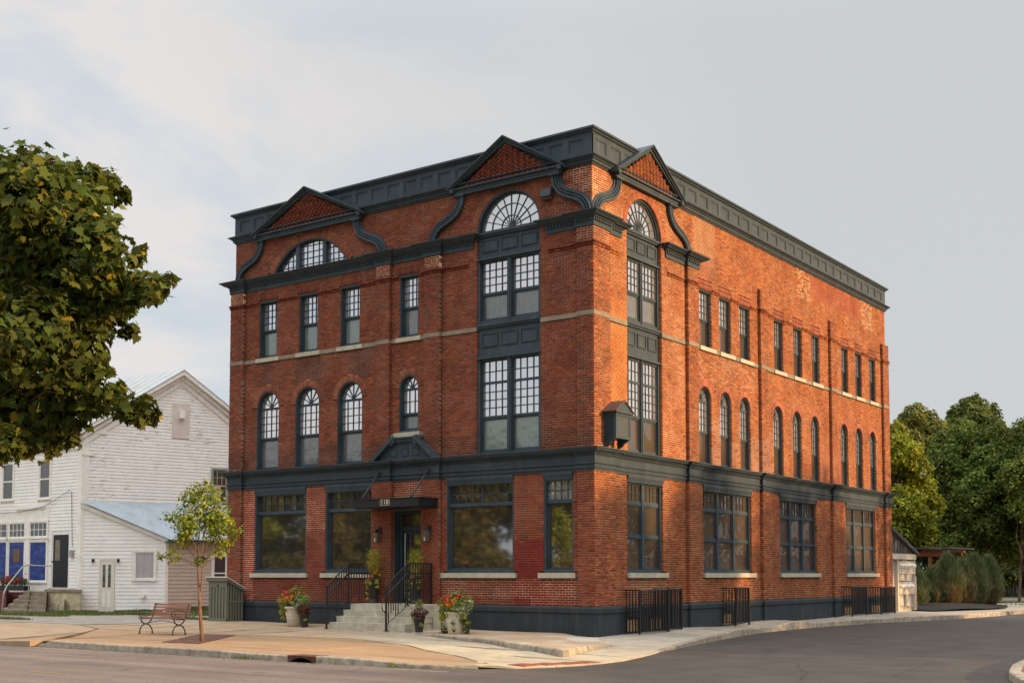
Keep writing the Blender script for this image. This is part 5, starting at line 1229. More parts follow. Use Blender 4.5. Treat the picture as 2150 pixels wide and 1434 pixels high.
camp = np.array([17.591, -28.271, 1.706]); dist = np.linalg.norm(P - camp, axis=1); near_i = np.argsort(dist)[:300]; mask = np.ones(len(P), bool); mask[near_i] = False
FF = F_[mask]; tag(link('crown', np_mesh('crown', Vv, FF, M_LEAF, c[mask]), mt, loc=tuple(-Vector(mt.location))), kind='stuff')
kk = len(SH_MAPLE); protos_ = []
for j in range(6):
    sh = np.array(SH_MAPLE) * .118; m = MB(); m.col = tuple(np.array(MC[j]) * 1.05); m.add([(x, y - .0354, -.35 * abs(x)) for x, y in sh], [tuple(range(kk))]); protos_.append(m.mesh('leaf', M_LEAF, col=True))
for q, i in enumerate(near_i):
    vs = Vv[i * kk:(i + 1) * kk]; ax_ = Vector(vs[9] - vs[0]); sc = ax_.length / .118; ax_.normalize(); sdv = Vector(vs[2] - vs[16]); sdv = (sdv - ax_ * sdv.dot(ax_)).normalized(); nv = sdv.cross(ax_)
    o = bpy.data.objects.new('leaf', protos_[q % 6]); COL.objects.link(o); o.parent = mt
    M_ = Matrix((sdv, ax_, nv)).transposed().to_4x4(); M_.translation = Vector(P[i]) - mt.location; o.matrix_local = M_ @ Matrix.Scale(sc, 4)
# ---- young street tree in its grate
STB = (-6.56, -7.85, .035)
t = empty('young_street_tree', STB); tag(t, 'slender young street tree with yellow green leaves growing from the kerbside grate', 'tree')
r = np.random.default_rng(5); m = MB()
rb = Vector((.812, .584, 0))      # across the view
def sp3(a, h, dep=0.0): return tuple(Vector(STB) + rb * a * .82 + Vector((-.584, .812, 0)) * dep + Vector((0, 0, h)))
tk = [sp3(0, -.1), sp3(-.03, .25), sp3(-.08, .7), sp3(-.11, 1.1), sp3(-.13, 1.35)]
m.tube(tk, [.062, .048, .042, .038, .032], 10)
s1 = [sp3(-.13, 1.33), sp3(-.16, 1.7), sp3(-.18, 2.0), sp3(-.17, 2.4), sp3(-.13, 3.0, .05), sp3(-.10, 3.5)]; m.tube(s1, [.030, .026, .022, .016, .010, .004], 8)
s2 = [sp3(-.11, 1.2), sp3(-.05, 1.5), sp3(-.03, 1.9), sp3(.0, 2.4, -.1), sp3(.08, 2.9, -.1), sp3(.12, 3.4, -.1)]; m.tube(s2, [.022, .019, .016, .012, .008, .003], 8)
ends = []
for (a, h, dp, bh) in [(-.75, 2.55, .1, 1.95), (-.95, 2.15, -.1, 1.85), (-.55, 2.9, -.3, 2.0), (-.80, 3.15, .2, 2.2), (-1.15, 3.05, 0, 2.2), (.65, 2.5, .1, 1.95), (.78, 2.85, -.2, 2.0), (.45, 3.2, .2, 2.2), (.30, 3.6, 0, 2.5), (-.35, 3.75, .1, 2.5), (.55, 2.2, -.1, 1.85), (1.0, 2.75, .1, 2.2), (-.6, 3.55, .15, 2.4), (0.05, 3.85, .1, 2.6), (-1.45, 2.12, .1, 1.95), (.2, 3.0, .4, 2.2), (-.3, 2.8, -.4, 2.1)]:
    p = branch(m, sp3(-.17 if a < 0 else -.02, bh), sp3(a, h, dp), .012, .003, r, 4, .12, 7); ends.append((a, h, dp))
m.build('trunk', simple('young_trunk_bark', (.18, .095, .058), .8, .35, 14, .3, stretch=(1, 1, .4)), t, smooth=True)
cl_ = [sp3(a * .92, h, dp) + (rr_,) for (a, h, dp), rr_ in zip(ends, [.26, .22, .28, .27, .22, .30, .28, .30, .27, .26, .20, .22, .26, .24, .13, .3, .28])] + [sp3(-.1, 3.2) + (.42,), sp3(.3, 2.75) + (.36,), sp3(-.45, 3.0) + (.36,), sp3(-.62, 2.6) + (.26,), sp3(.5, 2.95) + (.34,), sp3(-.2, 3.55) + (.34,), sp3(.1, 3.1, .2) + (.36,)]
P, O, k = cloud(cl_, 2900, r, .1); P2, O2, k2 = cloud([sp3(-.13, 1.95) + (.14,), sp3(-.05, 2.05) + (.14,)], 60, r, .1)
Vv, F_, c = leaves(np.vstack([P, P2]), np.vstack([O, O2]), .088, SH_OVAL, [(.18, .24, .022), (.27, .27, .026), (.13, .19, .024), (.32, .28, .03), (.09, .14, .022)], r, .6)
tag(link('crown', np_mesh('crown', Vv, F_, M_LEAF, c), t, loc=tuple(-Vector(STB))), kind='stuff')
# tree grate
t = empty('tree_grate', (-7.62, -7.0, .05)); tag(t, 'square rusty brown iron tree grate around the young street tree', 'grate')
cor = [Vector(p) for p in ((-7.28, -8.50), (-9.25, -5.62), (-7.93, -5.55), (-6.02, -8.38))]
m = MB(); m.add([(p.x, p.y, zg(p.x, p.y) + .004) for p in cor], [(0, 1, 2, 3)]); m.build('bed', simple('grate_soil', (.11, .065, .045), .95, .3), t)
for i in range(22):
    q0, q1 = (i + .12) / 22, (i + .66) / 22; a, b, c_, d_ = cor[0].lerp(cor[1], q0), cor[0].lerp(cor[1], q1), cor[3].lerp(cor[2], q1), cor[3].lerp(cor[2], q0)
    if i in (7,): continue
    m = MB(); P_ = [a, b, c_, d_]; m.hexa([(p.x, p.y, zg(p.x, p.y) - .01) for p in P_] + [(p.x, p.y, zg(p.x, p.y) + .018) for p in P_]); m.build('bar', simple('grate_iron', (.17, .085, .06), .75, .35, 10) if i == 0 else bpy.data.materials['grate_iron'], t)
# bench with iron scroll ends and slats
def bench():
    t = empty('park_bench', (-10.4, -6.1, .06)); tag(t, 'park bench with brown slats and curly dark green cast iron ends', 'bench')
    A = Vector((-10.92, -6.42, 0)); U = Vector((1.0, -.02, 0)).normalized(); W = Vector((.02, 1.0, 0)).normalized(); L_ = 1.52; z0 = .06
    g = simple('green_iron', (.028, .042, .026), .5, .3, 10); sl = simple('brown_slat', (.27, .115, .075), .6, .18, 6, .15, stretch=(.3, 1, 1))
    P3 = lambda u, d, z: tuple(A + U * u + W * d + Vector((0, 0, z0 + z)))
    prof = [(.02, .43), (.12, .44), (.22, .435), (.32, .425), (.40, .425)]
    for i, (d, z) in enumerate([(.03, .425), (.13, .438), (.23, .435), (.33, .425)]):
        m = MB(); m.hexa([P3(-.05, d - .04, z), P3(L_ + .05, d - .04, z), P3(L_ + .05, d + .04, z), P3(-.05, d + .04, z), P3(-.05, d - .04, z + .028), P3(L_ + .05, d - .04, z + .028), P3(L_ + .05, d + .04, z + .028), P3(-.05, d + .04, z + .028)]); m.build('seat_slat', sl, t)
    for i in range(5):
        z = .48 + i * .074; d = .43 + i * .024; m = MB(); m.hexa([P3(-.05, d, z), P3(L_ + .05, d, z), P3(L_ + .05, d + .025, z + .002), P3(-.05, d + .025, z + .002), P3(-.05, d + .017, z + .054), P3(L_ + .05, d + .017, z + .054), P3(L_ + .05, d + .042, z + .054), P3(-.05, d + .042, z + .054)]); m.build('back_slat', sl, t)
    for u in (.04, L_ - .04):
        m = MB(); rr_ = .017
        m.tube([P3(u, .0, 0), P3(u, .01, .10), P3(u, .06, .20), P3(u, .15, .265), P3(u, .26, .265), P3(u, .36, .20), P3(u, .42, .10), P3(u, .43, 0)], rr_, 6)
        m.tube([P3(u, .04, .40), P3(u, .08, .32), P3(u, .15, .275), P3(u, .24, .27), P3(u, .33, .31), P3(u, .40, .40), P3(u, .46, .55), P3(u, .55, .84)], rr_, 6)
        m.tube([P3(u, .0, .42), P3(u, .42, .41)], .014, 5)
        m.tube([P3(u, .44, .62), P3(u, .30, .655), P3(u, .12, .665), P3(u, .03, .66), P3(u, -.035, .62), P3(u, -.05, .56), P3(u, -.02, .50), P3(u, .03, .47), P3(u, .08, .50), P3(u, .09, .55), P3(u, .05, .58)], .013, 6)
        m.tube([P3(u, .0, .42), P3(u, .07, .44), P3(u, .14, .50), P3(u, .22, .47), P3(u, .28, .52)], .010, 5)
        for d in (0, .43): c_ = P3(u, d, 0); m.lathe(c_, [(.035, 0), (.035, .012), (.018, .03)], 8)
        m.build('end_frame', g, t)
    m = MB(); m.tube([P3(.04 + (L_ - .08) * k / 10, .22, .27 + .10 * math.sin(PI * k / 10)) for k in range(11)], .009, 5); m.build('brace', g, t)
bench()
# green slatted enclosure
def enclosure():
    t = empty('slatted_enclosure', (-14.1, -.4, .15)); tag(t, 'small grey green slatted bin enclosure with sloping white edged lid against the brick wall', 'enclosure')
    g = simple('grey_green_paint', (.150, .160, .118), .65, .1, 5); x0, x1, y0, y1, zb = -14.60, -13.72, -.80, -.10, .14
    hf, hb = 1.58, 1.20
    m = MB(); m.hexa([(x0 + .06, y0 + .06, zb), (x1 - .06, y0 + .06, zb), (x1 - .06, y1, zb), (x0 + .06, y1, zb), (x0 + .06, y0 + .06, hf - .08), (x1 - .06, y0 + .06, hf - .08), (x1 - .06, y1, hb - .06), (x0 + .06, y1, hb - .06)]); m.build('inner_bin', M_DARK, t)
    n = 6; w_ = (x1 - x0) / n
    for i in range(n):
        m = MB(); m.box((x0 + i * w_ + .022, y0, zb + .10), (x0 + (i + 1) * w_ - .022, y0 + .02, hf - .30)); m.build('slat', g, t)
    m = MB(); m.box((x0, y0 - .008, zb), (x1, y0 + .03, zb + .12)); m.box((x0, y0 - .008, hf - .31), (x1, y0 + .03, hf - .02)); m.box((x0, y0 - .012, zb), (x0 + .05, y0 + .03, hf)); m.box((x1 - .05, y0 - .012, zb), (x1, y0 + .03, hf)); m.box((x0, y1 - .03, zb), (x0 + .05, y1, hb)); m.box((x1 - .05, y1 - .03, zb), (x1, y1, hb))
    m.build('frame', g, t)
    n = 6; w_ = (y1 - y0) / n
    for i in range(n):
        for sx_ in (x1 - .015, x0):
            m = MB(); ya, yb = y0 + i * w_ + .020, y0 + (i + 1) * w_ - .020; ha, hb2 = [hf + (hb - hf) * ((y - y0) / (y1 - y0)) for y in (ya, yb)]
            m.hexa([(sx_, ya, zb), (sx_ + .02, ya, zb), (sx_ + .02, yb, zb), (sx_, yb, zb), (sx_, ya, ha - .02), (sx_ + .02, ya, ha - .02), (sx_ + .02, yb, hb2 - .02), (sx_, yb, hb2 - .02)]); m.build('slat', g, t)
    m = MB(); m.hexa([(x1 + .008, y0, .78), (x1 + .02, y0, .78), (x1 + .02, y1, .78), (x1 + .008, y1, .78), (x1 + .008, y0, .84), (x1 + .02, y0, .84), (x1 + .02, y1, .84), (x1 + .008, y1, .84)]); m.build('rail', g, t)
    m = MB(); e = .07; m.hexa([(x0 - e, y0 - e, hf - .09), (x1 + e, y0 - e, hf - .09), (x1 + e, y1 + .03, hb - .07), (x0 - e, y1 + .03, hb - .07), (x0 - e, y0 - e, hf + .02), (x1 + e, y0 - e, hf + .02), (x1 + e, y1 + .03, hb + .01), (x0 - e, y1 + .03, hb + .01)]); m.build('lid', g, t)
    m = MB(); e = .10; m.hexa([(x0 - e, y0 - e, hf + .021), (x1 + e, y0 - e, hf + .021), (x1 + e, y1 + .05, hb + .012), (x0 - e, y1 + .05, hb + .012), (x0 - e, y0 - e, hf + .05), (x1 + e, y0 - e, hf + .05), (x1 + e, y1 + .05, hb + .04), (x0 - e, y1 + .05, hb + .04)]); m.build('lid_edge', simple('white_edge', (.7, .69, .64), .5, .05), t)
    m = MB(); m.lathe((x0 + .45, y0 - .01, 1.33), [(.03, 0), (.028, -.03), (.012, -.035)], 10, 'y'); m.build('latch', M_BLACK, t)
enclosure()
# fallen leaves and grit along the kerb and on the paving
def litter():
    r = np.random.default_rng(404); pts = []
    for i in range(150):
        x = r.uniform(-13, 4.2); y = -10.0 - abs(r.normal(0, .18)) if r.random() < .55 else r.uniform(-9.6, -2.6); z = (ZR + .012) if y < -9.99 else zg(x, y) + .018; pts.append((x, y, z))
    P = np.array(pts); O = np.tile(np.array([[0, 0, 1.0]]), (len(P), 1)); Vv, F_, c = leaves(P, O, .055, SH_OVAL, [(.30, .17, .04), (.20, .10, .03), (.30, .24, .05), (.12, .07, .03)], r, 0.0)
    Vv[:, 2] = np.repeat(P[:, 2], len(SH_OVAL)) + np.abs(Vv[:, 2] - np.repeat(P[:, 2], len(SH_OVAL))) * .35
    tag(link('fallen_leaves', np_mesh('fallen_leaves', Vv, F_, M_LEAF, c)), kind='stuff')
    n = 2600; x = r.uniform(-10.5, 3.0, n); y = -10.03 - np.abs(r.normal(0, .10, n)); q = r.uniform(.004, .012, n); Vg = np.stack([np.stack([x - q, y - q, np.full(n, ZR)], 1), np.stack([x + q, y - q * .5, np.full(n, ZR)], 1), np.stack([x, y + q, np.full(n, ZR)], 1), np.stack([x, y, ZR + q * 1.2], 1)], 1).reshape(-1, 3)
    Fg = (np.arange(n)[:, None, None] * 4 + np.array([(0, 1, 3), (1, 2, 3), (2, 0, 3)])[None]).reshape(-1, 3); tag(link('kerb_grit', np_mesh('kerb_grit', Vg, Fg, simple('grit', (.26, .21, .16), .95, .4, 40))), kind='stuff')
litter()
# ---- planters
M_CRM = simple('cream_planter', (.56, .50, .38), .7, .12, 5, .15); M_POT = simple('charcoal_pot', (.045, .048, .052), .6, .15, 6)
M_URN = simple('dark_urn', (.03, .03, .028), .6, .2, 6)
M_FLOW = leaf_mat('petals', .2, .6)
def flora(t, name, c, clumps, n, size, shape, cols, seed, droop=.5, shell=.2):
    r = np.random.default_rng(seed); P, O, k = cloud([(c[0] + a, c[1] + b, c[2] + z, rr_) for a, b, z, rr_ in clumps], n, r, shell); Vv, F_, cc_ = leaves(P, O, size, shape, cols, r, droop)
    return tag(link(name, np_mesh(name, Vv, F_, M_LEAF, cc_), t, loc=tuple(-Vector(t.location))), kind='stuff')
def flowers(t, c, spots, n, size, col_, seed):
    r = np.random.default_rng(seed)
    for (a, b, z, rr_) in spots:
        for i in range(n):
            p = np.array((c[0] + a, c[1] + b, c[2] + z)) + r.normal(0, rr_, 3) * (1, 1, .6); m = MB(); nn = rand_dirs(r, 1)[0] + np.array((.4, -.8, .5)); nn /= np.linalg.norm(nn)
            u = Vector(nn).cross(Vector((0, 0, 1))).normalized(); v = Vector(nn).cross(u); m.col = tuple(np.array(col_) * r.uniform(.8, 1.2)); s_ = size * r.uniform(.7, 1.2)
            for k in range(5):
                a0 = 2 * PI * k / 5; q = [p] + [np.array(p) + np.array(u * math.cos(a0 + da) + v * math.sin(a0 + da)) * s_ * rr2 + nn * dz for da, rr2, dz in ((-.5, .8, .006), (0, 1.0, .0), (.5, .8, .006))]; m.add(q, [(0, 1, 2, 3)])
            m.build('flower', M_FLOW, t, col=True)
GL = [(.150, .210, .045), (.225, .270, .060), (.105, .150, .038), (.300, .330, .105)]; LIME = [(.360, .375, .060), (.450, .420, .075), (.270, .300, .060)]; PALE = [(.36, .38, .22), (.28, .32, .15), (.42, .42, .28)]
PURP = [(.105, .033, .038), (.150, .045, .045), (.068, .030, .030)]
def big_planter(x, y, z, lab, flip, seed, sc=1.3):
    t = empty('flower_planter', (x, y, z)); tag(t, lab, 'planter', 'large cream planters full of flowers')
    m = MB(); m.lathe((x, y, z), [(.20, 0), (.22, .02), (.245, .20), (.25, .21), (.25, .225), (.262, .30), (.275, .33), (.275, .34), (.29, .50), (.315, .53), (.325, .56), (.32, .585), (.28, .585), (.27, .54)], 30); m.build('pot', M_CRM, t, smooth=True)
    m = MB(); m.lathe((x, y, z + .50), [(.27, 0), (.27, .04)], 20); m.build('soil', M_DARK, t)
    c = (x, y, z + .66); s = flip * sc
    flora(t, 'foliage', c, [(0, 0, .10, .40), (-.2 * s, -.05, .12, .30), (.22 * s, -.05, .10, .30), (0, .1, .28, .27)], 1300, .075, SH_OVAL, GL, seed)
    flora(t, 'pale_foliage', c, [(.30 * s, -.08, .10, .18), (.38 * s, -.05, .18, .12), (.12 * s, -.22, .05, .12), (.26 * s, -.2, .0, .13)], 420, .07, SH_OVAL, PALE, seed + 1)
    flora(t, 'trailing_foliage', c, [(-.33 * s, -.05, -.06, .15), (-.36 * s, -.06, -.24, .11), (-.34 * s, -.06, -.42, .08), (-.30 * s, -.08, -.15, .12), (.3 * s, -.15, -.18, .09), (.33 * s, -.05, -.34, .07)], 620, .05, SH_OVAL, LIME, seed + 2, 1.2)
    flora(t, 'dark_foliage', c, [(-.05, .1, .32, .16), (-.2 * s, .1, .22, .14)], 160, .07, SH_OVAL, PURP, seed + 3)
    flowers(t, c, [(-.05 * s, -.22, .26, .10), (.1 * s, -.1, .33, .09), (-.22 * s, -.15, .30, .06)], 15, .046, (.62, .03, .035), seed + 4)
    flowers(t, c, [(-.02, -.3, .15, .08), (.12 * s, -.25, .20, .07), (-.38 * s, -.1, .10, .06)], 12, .043, (.70, .22, .015), seed + 5)
    return t
t1 = big_planter(-9.72, -1.62, .145, 'large ribbed cream planter overflowing with red and orange flowers left of the steps', 1, 31)
t2 = big_planter(-3.18, -1.98, .10, 'large cream planter with red, orange and purple flowers and trailing ivy right of the steps', 1, 41)
flowers(t2, (-3.18, -1.98, .72), [(.38, -.15, .02, .06)], 7, .04, (.22, .09, .55), 51)
flora(t2, 'ivy', (-3.18, -1.98, .62), [(.34, -.1, -.15, .12), (.38, -.05, -.35, .11), (.36, 0, -.5, .09), (-.42, 0, -.45, .13), (.1, -.28, -.2, .07), (.15, -.3, -.4, .05)], 420, .055, SH_OVAL, [(.05, .09, .025), (.08, .12, .03)], 52, 1.0)
def small_pot(x, y, z, lab, seed, tall=False):
    t = empty('flower_pot', (x, y, z)); tag(t, lab, 'flower pot', 'small charcoal pots of purple leaved plants')
    m = MB(); m.lathe((x, y, z), [(.10, 0), (.105, .01), (.155, .36), (.165, .365), (.165, .40), (.145, .40)], 20); m.build('pot', M_POT, t, smooth=True)
    c = (x, y, z + .42); flora(t, 'purple_foliage', c, [(0, 0, .08, .22), (-.12, 0, .06, .16), (.18, -.02, .1, .14)], 420, .06, SH_OVAL, PURP + [(.12, .06, .03)], seed)
    flora(t, 'grass_tuft', c, [(0, 0, .28, .12), (0, 0, .40, .08)], 200, .07, [(0, 0), (.08, .5), (0, 1.6), (-.08, .5)], [(.16, .20, .05), (.22, .24, .06)], seed + 1, -.8)
    flora(t, 'trailing_foliage', c, [(-.12, -.1, -.1, .07), (.15, -.1, -.2, .06)], 90, .04, SH_OVAL, LIME, seed + 2, 1.0)
small_pot(-9.02, -1.92, .14, 'small charcoal pot with purple foliage standing beside the left cream planter', 61)
small_pot(-4.46, -2.02, .11, 'small charcoal pot with dark purple leaves in front of the landing, right of the steps', 71)
def urn(x, y, z, lab, seed):
    t = empty('flower_urn', (x, y, z)); tag(t, lab, 'urn', 'tall dark urns beside the front door')
    m = MB(); m.lathe((x, y, z), [(.16, 0), (.16, .03), (.12, .07), (.08, .12), (.10, .18), (.145, .32), (.155, .48), (.16, .60), (.19, .64), (.20, .67), (.16, .67)], 20); m.build('urn', M_URN, t, smooth=True)
    c = (x, y, z + .70)
    flora(t, 'grass_tuft', c, [(0, 0, .25, .16), (0, 0, .50, .22), (0, 0, .72, .20)], 520, .11, [(0, 0), (.045, .6), (0, 2.2), (-.045, .6)], [(.450, .390, .045), (.330, .330, .045), (.240, .285, .045), (.375, .255, .075)], seed, -1.0)
    flora(t, 'foliage', c, [(0, 0, .06, .20), (.12, 0, .10, .14)], 260, .06, SH_OVAL, GL + PURP, seed + 1)
    flora(t, 'trailing_foliage', c, [(-.19, -.08, -.05, .10), (-.20, -.08, -.22, .07), (-.18, -.08, -.4, .055), (-.17, -.08, -.56, .045), (.19, -.08, -.05, .09), (.2, -.08, -.2, .06), (.02, -.2, -.1, .07)], 420, .05, SH_OVAL, LIME + [(.4, .36, .1)], seed + 2, 1.2)
    flowers(t, c, [(-.02, -.12, .12, .05)], 8, .036, (.70, .20, .16), seed + 3); flowers(t, c, [(.12, -.08, .22, .06)], 7, .034, (.75, .33, .02), seed + 4)
    r = np.random.default_rng(seed + 6); m = MB()
    for i in range(5): branch(m, (x + .1, y, z + .7), (x + .22 + r.normal(0, .06), y + r.normal(0, .05), z + 1.15 + r.normal(0, .1)), .006, .003, r, 4, .1, 5)
    m.build('stem', simple('red_stem', (.12, .03, .02), .7, .2) if 'red_stem' not in bpy.data.materials else bpy.data.materials['red_stem'], t)
urn(-7.72, -.28, .832, 'tall dark urn with yellow grasses and trailing lime foliage left of the front door', 81)
urn(-6.05, -.30, .832, 'tall dark urn with trailing lime foliage behind the right stair railing', 91)
# ================================================================== white clapboard house on the left
HS = empty('white_clapboard_house', (-28.4, 3.9, .12)); tag(HS, 'old white clapboard house with peeling paint, gabled metal roof and blue covered shop windows', 'house')
def clap_mat(name, c, peel):
    m = Mat(name, .75, .25); k = m.ramp(m.noise(2.2, 5, .6), [(.3, tuple(x * .88 for x in c)), (.7, c)])
    pz = m.n('ShaderNodeMapping'); pz.inputs[3].default_value = (1.1, 1.1, 7.0); m.l(m.geo(), pz.inputs[0]); n2 = m.noise(2.0, 7, .72, vec=pz.outputs[0]); big = m.noise(.35, 3, .5)
    f = m.ramp(m.math('ADD', n2, m.math('MULTIPLY', big, .35)), [(.80 - peel, 0.0), (.86 - peel, .85)])
    m.base(m.mix(f, k, (.30, .22, .16))); return m.m
M_CLAP = clap_mat('white_clapboard', (.93, .88, .82), .02); M_CLAP2 = clap_mat('annex_clapboard', (.90, .88, .83), -.03); M_CLAPT = clap_mat('tan_clapboard', (.60, .47, .37), .0)
M_TRIM = simple('white_trim', (.84, .80, .73), .7, .1, 3)
def frame2(A, dirv):
    d = Vector((dirv[0], dirv[1], 0)).normalized(); n_ = Vector((d.y, -d.x, 0)); A = Vector((A[0], A[1], 0))
    return lambda u, dd, z: tuple(A + d * u + n_ * dd + Vector((0, 0, z)))
K = (-28.40, 3.90); GD = (.297, .955); FD = (1.0, -.02)
PF = frame2((K[0] - 14, K[1] + .28), FD)       # front wall: u 0..14 from the left to K
PG = frame2(K, GD)                              # gable wall
EV, AP, GW = 7.78, 10.80, 8.72
def hb(m, P, u0, u1, d0, d1, z0, z1): m.hexa([P(u0, d0, z0), P(u1, d0, z0), P(u1, d1, z0), P(u0, d1, z0), P(u0, d0, z1), P(u1, d0, z1), P(u1, d1, z1), P(u0, d1, z1)])
def boards(P, zlo, zhi, h, span, holes, mat, par, name='clapboard'):
    z = zlo
    while z < zhi - .01:
        sp = span(z + h * .6)
        if sp:
            parts = [sp]
            for (a, b, c0, c1) in holes:
                if c0 < z + h * .5 < c1:
                    nw = []
                    for (s, e) in parts:
                        if b <= s or a >= e: nw.append((s, e)); continue
                        if a > s: nw.append((s, a))
                        if b < e: nw.append((b, e))
                    parts = nw
            dz0, dz1 = rng.normal(0, .004, 2)
            for (s, e) in parts:
                if e - s > .05:
                    m = MB(); m.add([P(s, .028, z + dz0), P(e, .028, z + dz1), P(e, .008, z + h + .01), P(s, .008, z + h + .01), P(s, 0, z + dz0), P(e, 0, z + dz1)], [(0, 1, 2, 3), (0, 4, 5, 1)]); m.build(name, mat, par)
        z += h
# gable wall: backing, boards, trim
def gspan(z):
    if z < EV: return (.25, GW - .2)
    f_ = (z - EV) / (AP - .35 - EV)
    if f_ >= 1: return None
    return (.25 + f_ * (GW / 2 - .30), GW - .25 - f_ * (GW / 2 - .30))
m = MB(); m.add([PG(0, 0, .3), PG(GW, 0, .3), PG(GW, 0, EV), PG(GW / 2, 0, AP), PG(0, 0, EV)], [(0, 1, 2, 3, 4)]); m.add([PF(0, 0, .3), PF(14, 0, .3), PF(14, 0, EV), PF(0, 0, EV)], [(0, 1, 2, 3)]); m.build('wall', M_TRIM, HS)
GWIN = (5.92, 6.62, 5.02, 6.52)
boards(PG, 4.9, AP - .4, .145, gspan, [(GW / 2 - .40, GW / 2 + .40, 7.85, 9.45), (GWIN[0] - .12, GWIN[1] + .12, GWIN[2] - .1, GWIN[3] + .12)], M_CLAP, HS)
m = MB(); hb(m, PG, -.02, .26, 0, .045, .3, EV); hb(m, PG, -.05, .45, 0, .07, EV - .95, EV - .82); hb(m, PG, -.05, 1.0, 0, .09, EV + .02, EV + .14); hb(m, PG, .0, GW, 0, .05, 4.66, 4.92)
hb(m, PF, 13.75, 14.02, 0, .045, .3, EV); hb(m, PF, 0, 14, 0, .10, EV - .65, EV - .2); hb(m, PF, 0, 14, .10, .30, EV - .25, EV - .05); hb(m, PF, 9.0, 11.25, .0, .09, 4.62, 4.74); m.build_each('corner_trim', M_TRIM, HS)
# raking boards
for s in (0, 1):
    m = MB()
    def Rk(f_, off, dz): u = (0 - off if s == 0 else GW + off) * (1 - f_) + GW / 2 * f_; return u, EV + (AP - EV) * f_ + dz
    for (dA, dB, za, zb, off) in ((0, .07, -.52, -.26, 0), (0, .16, -.26, -.08, .1), (0, .34, -.08, .10, .25)):
        u0, z0_ = Rk(0, off, 0); u1, z1_ = Rk(1, off, 0); m.hexa([PG(u0, dA, z0_ + za), PG(u1, dA, z1_ + za), PG(u1, dB, z1_ + za), PG(u0, dB, z0_ + za), PG(u0, dA, z0_ + zb), PG(u1, dA, z1_ + zb), PG(u1, dB, z1_ + zb), PG(u0, dB, z0_ + zb)])
    m.build('barge_board', M_TRIM, HS)
rf = Mat('rusty_metal_roof', .5, .4); rf.base(rf.mix(rf.ramp(rf.noise(.9, 6, .7), [(.56, 0.0), (.70, .6)]), rf.ramp(rf.noise(3, 4, .6), [(.3, (.36, .38, .38)), (.7, (.46, .47, .46))]), (.36, .17, .07))); M_ROOF = rf.m
m = MB()
gx = lambda u, d, z, back: tuple(Vector(PG(u, d, z)) + Vector((-14.2, .2, 0)) * back)
for s in (0, 1):
    e = -.3 if s == 0 else GW + .3; ze = EV - .1 + .12
    m.hexa([gx(e, .36, ze, 0), gx(GW / 2, .36, AP + .11, 0), gx(GW / 2, .36, AP + .11, 1), gx(e, .36, ze, 1), gx(e, .36, ze + .035, 0), gx(GW / 2, .36, AP + .15, 0), gx(GW / 2, .36, AP + .15, 1), gx(e, .36, ze + .035, 1)])
ro = m.build('roof', M_ROOF, HS)
m = MB()
for i in range(22): m.hexa([tuple(Vector(gx(e_, .36, z_, i / 22)) + Vector((dx_, 0, dz_))) for dz_ in (.0, .012) for (e_, z_, dx_) in ((-.3, EV + .06, 0), (GW / 2, AP + .15, 0), (GW / 2, AP + .15, -.04), (-.3, EV + .06, -.04))])
tag(m.build('standing_seam', M_ROOF, ro), kind='stuff')
# attic board and hood
m = MB(); hb(m, PG, GW / 2 - .40, GW / 2 + .40, .02, .05, 7.85, 9.45); ab = m.build('attic_board', simple('pinkish_board', (.70, .60, .54), .8, .1, 4), HS)
m = MB(); hb(m, PG, GW / 2 - .12, GW / 2 + .12, .05, .24, 8.75, 9.1); m.build('vent_cowl', M_TRIM, ab)
def hwin(P, u0, u1, z0, z1, par, glass, cols=1, rows=1, trim=M_TRIM, fr=.10, half=True, sash=M_TRIM):
    m = MB(); hb(m, P, u0 - fr, u0, -.02, .055, z0 - .05, z1 + fr); hb(m, P, u1, u1 + fr, -.02, .055, z0 - .05, z1 + fr); hb(m, P, u0, u1, -.02, .055, z1, z1 + fr); hb(m, P, u0 - fr - .03, u1 + fr + .03, -.02, .09, z0 - .08, z0)
    w_ = m.build('window', trim, par); m = MB(); s = .045
    hb(m, P, u0, u0 + s, .0, .03, z0, z1); hb(m, P, u1 - s, u1, .0, .03, z0, z1); hb(m, P, u0 + s, u1 - s, .0, .03, z0, z0 + s); hb(m, P, u0 + s, u1 - s, .0, .03, z1 - s, z1); zm = (z0 + z1) / 2
    if half: hb(m, P, u0 + s, u1 - s, .0, .032, zm - .03, zm + .03)
    for i in range(1, cols): x = u0 + (u1 - u0) * i / cols; hb(m, P, x - .014, x + .014, .0, .025, (zm if half and rows > 1 else z0), z1)
    if rows > 1:
        for i in range(1, rows): z_ = (zm if half else z0) + (z1 - (zm if half else z0)) * i / rows; hb(m, P, u0, u1, .0, .024, z_ - .012, z_ + .012)
    m.build('sash', sash, w_)
    m = MB(); m.add([P(u0, .006, z0), P(u1, .006, z0), P(u1, .006, z1), P(u0, .006, z1)], [(0, 1, 2, 3)]); m.build('pane', glass, w_); return w_
M_HG = glass_mat('house_glass', (.035, .04, .038), .12, .05, .3, 2.0); M_BG = simple('bluegreen_trim', (.20, .30, .27), .7, .2); M_TANS = simple('tan_sash', (.42, .33, .22), .8, .2)
w_ = hwin(PG, GWIN[0], GWIN[1], GWIN[2], GWIN[3], HS, M_HG, 3, 2, M_BG, .05, True, M_TANS)
m = MB(); hb(m, PG, GWIN[0] + .05, GWIN[0] + .40, .03, .04, GWIN[2] + .05, 5.75); m.build('board', simple('cardboard', (.50, .40, .28), .8, .1), w_)
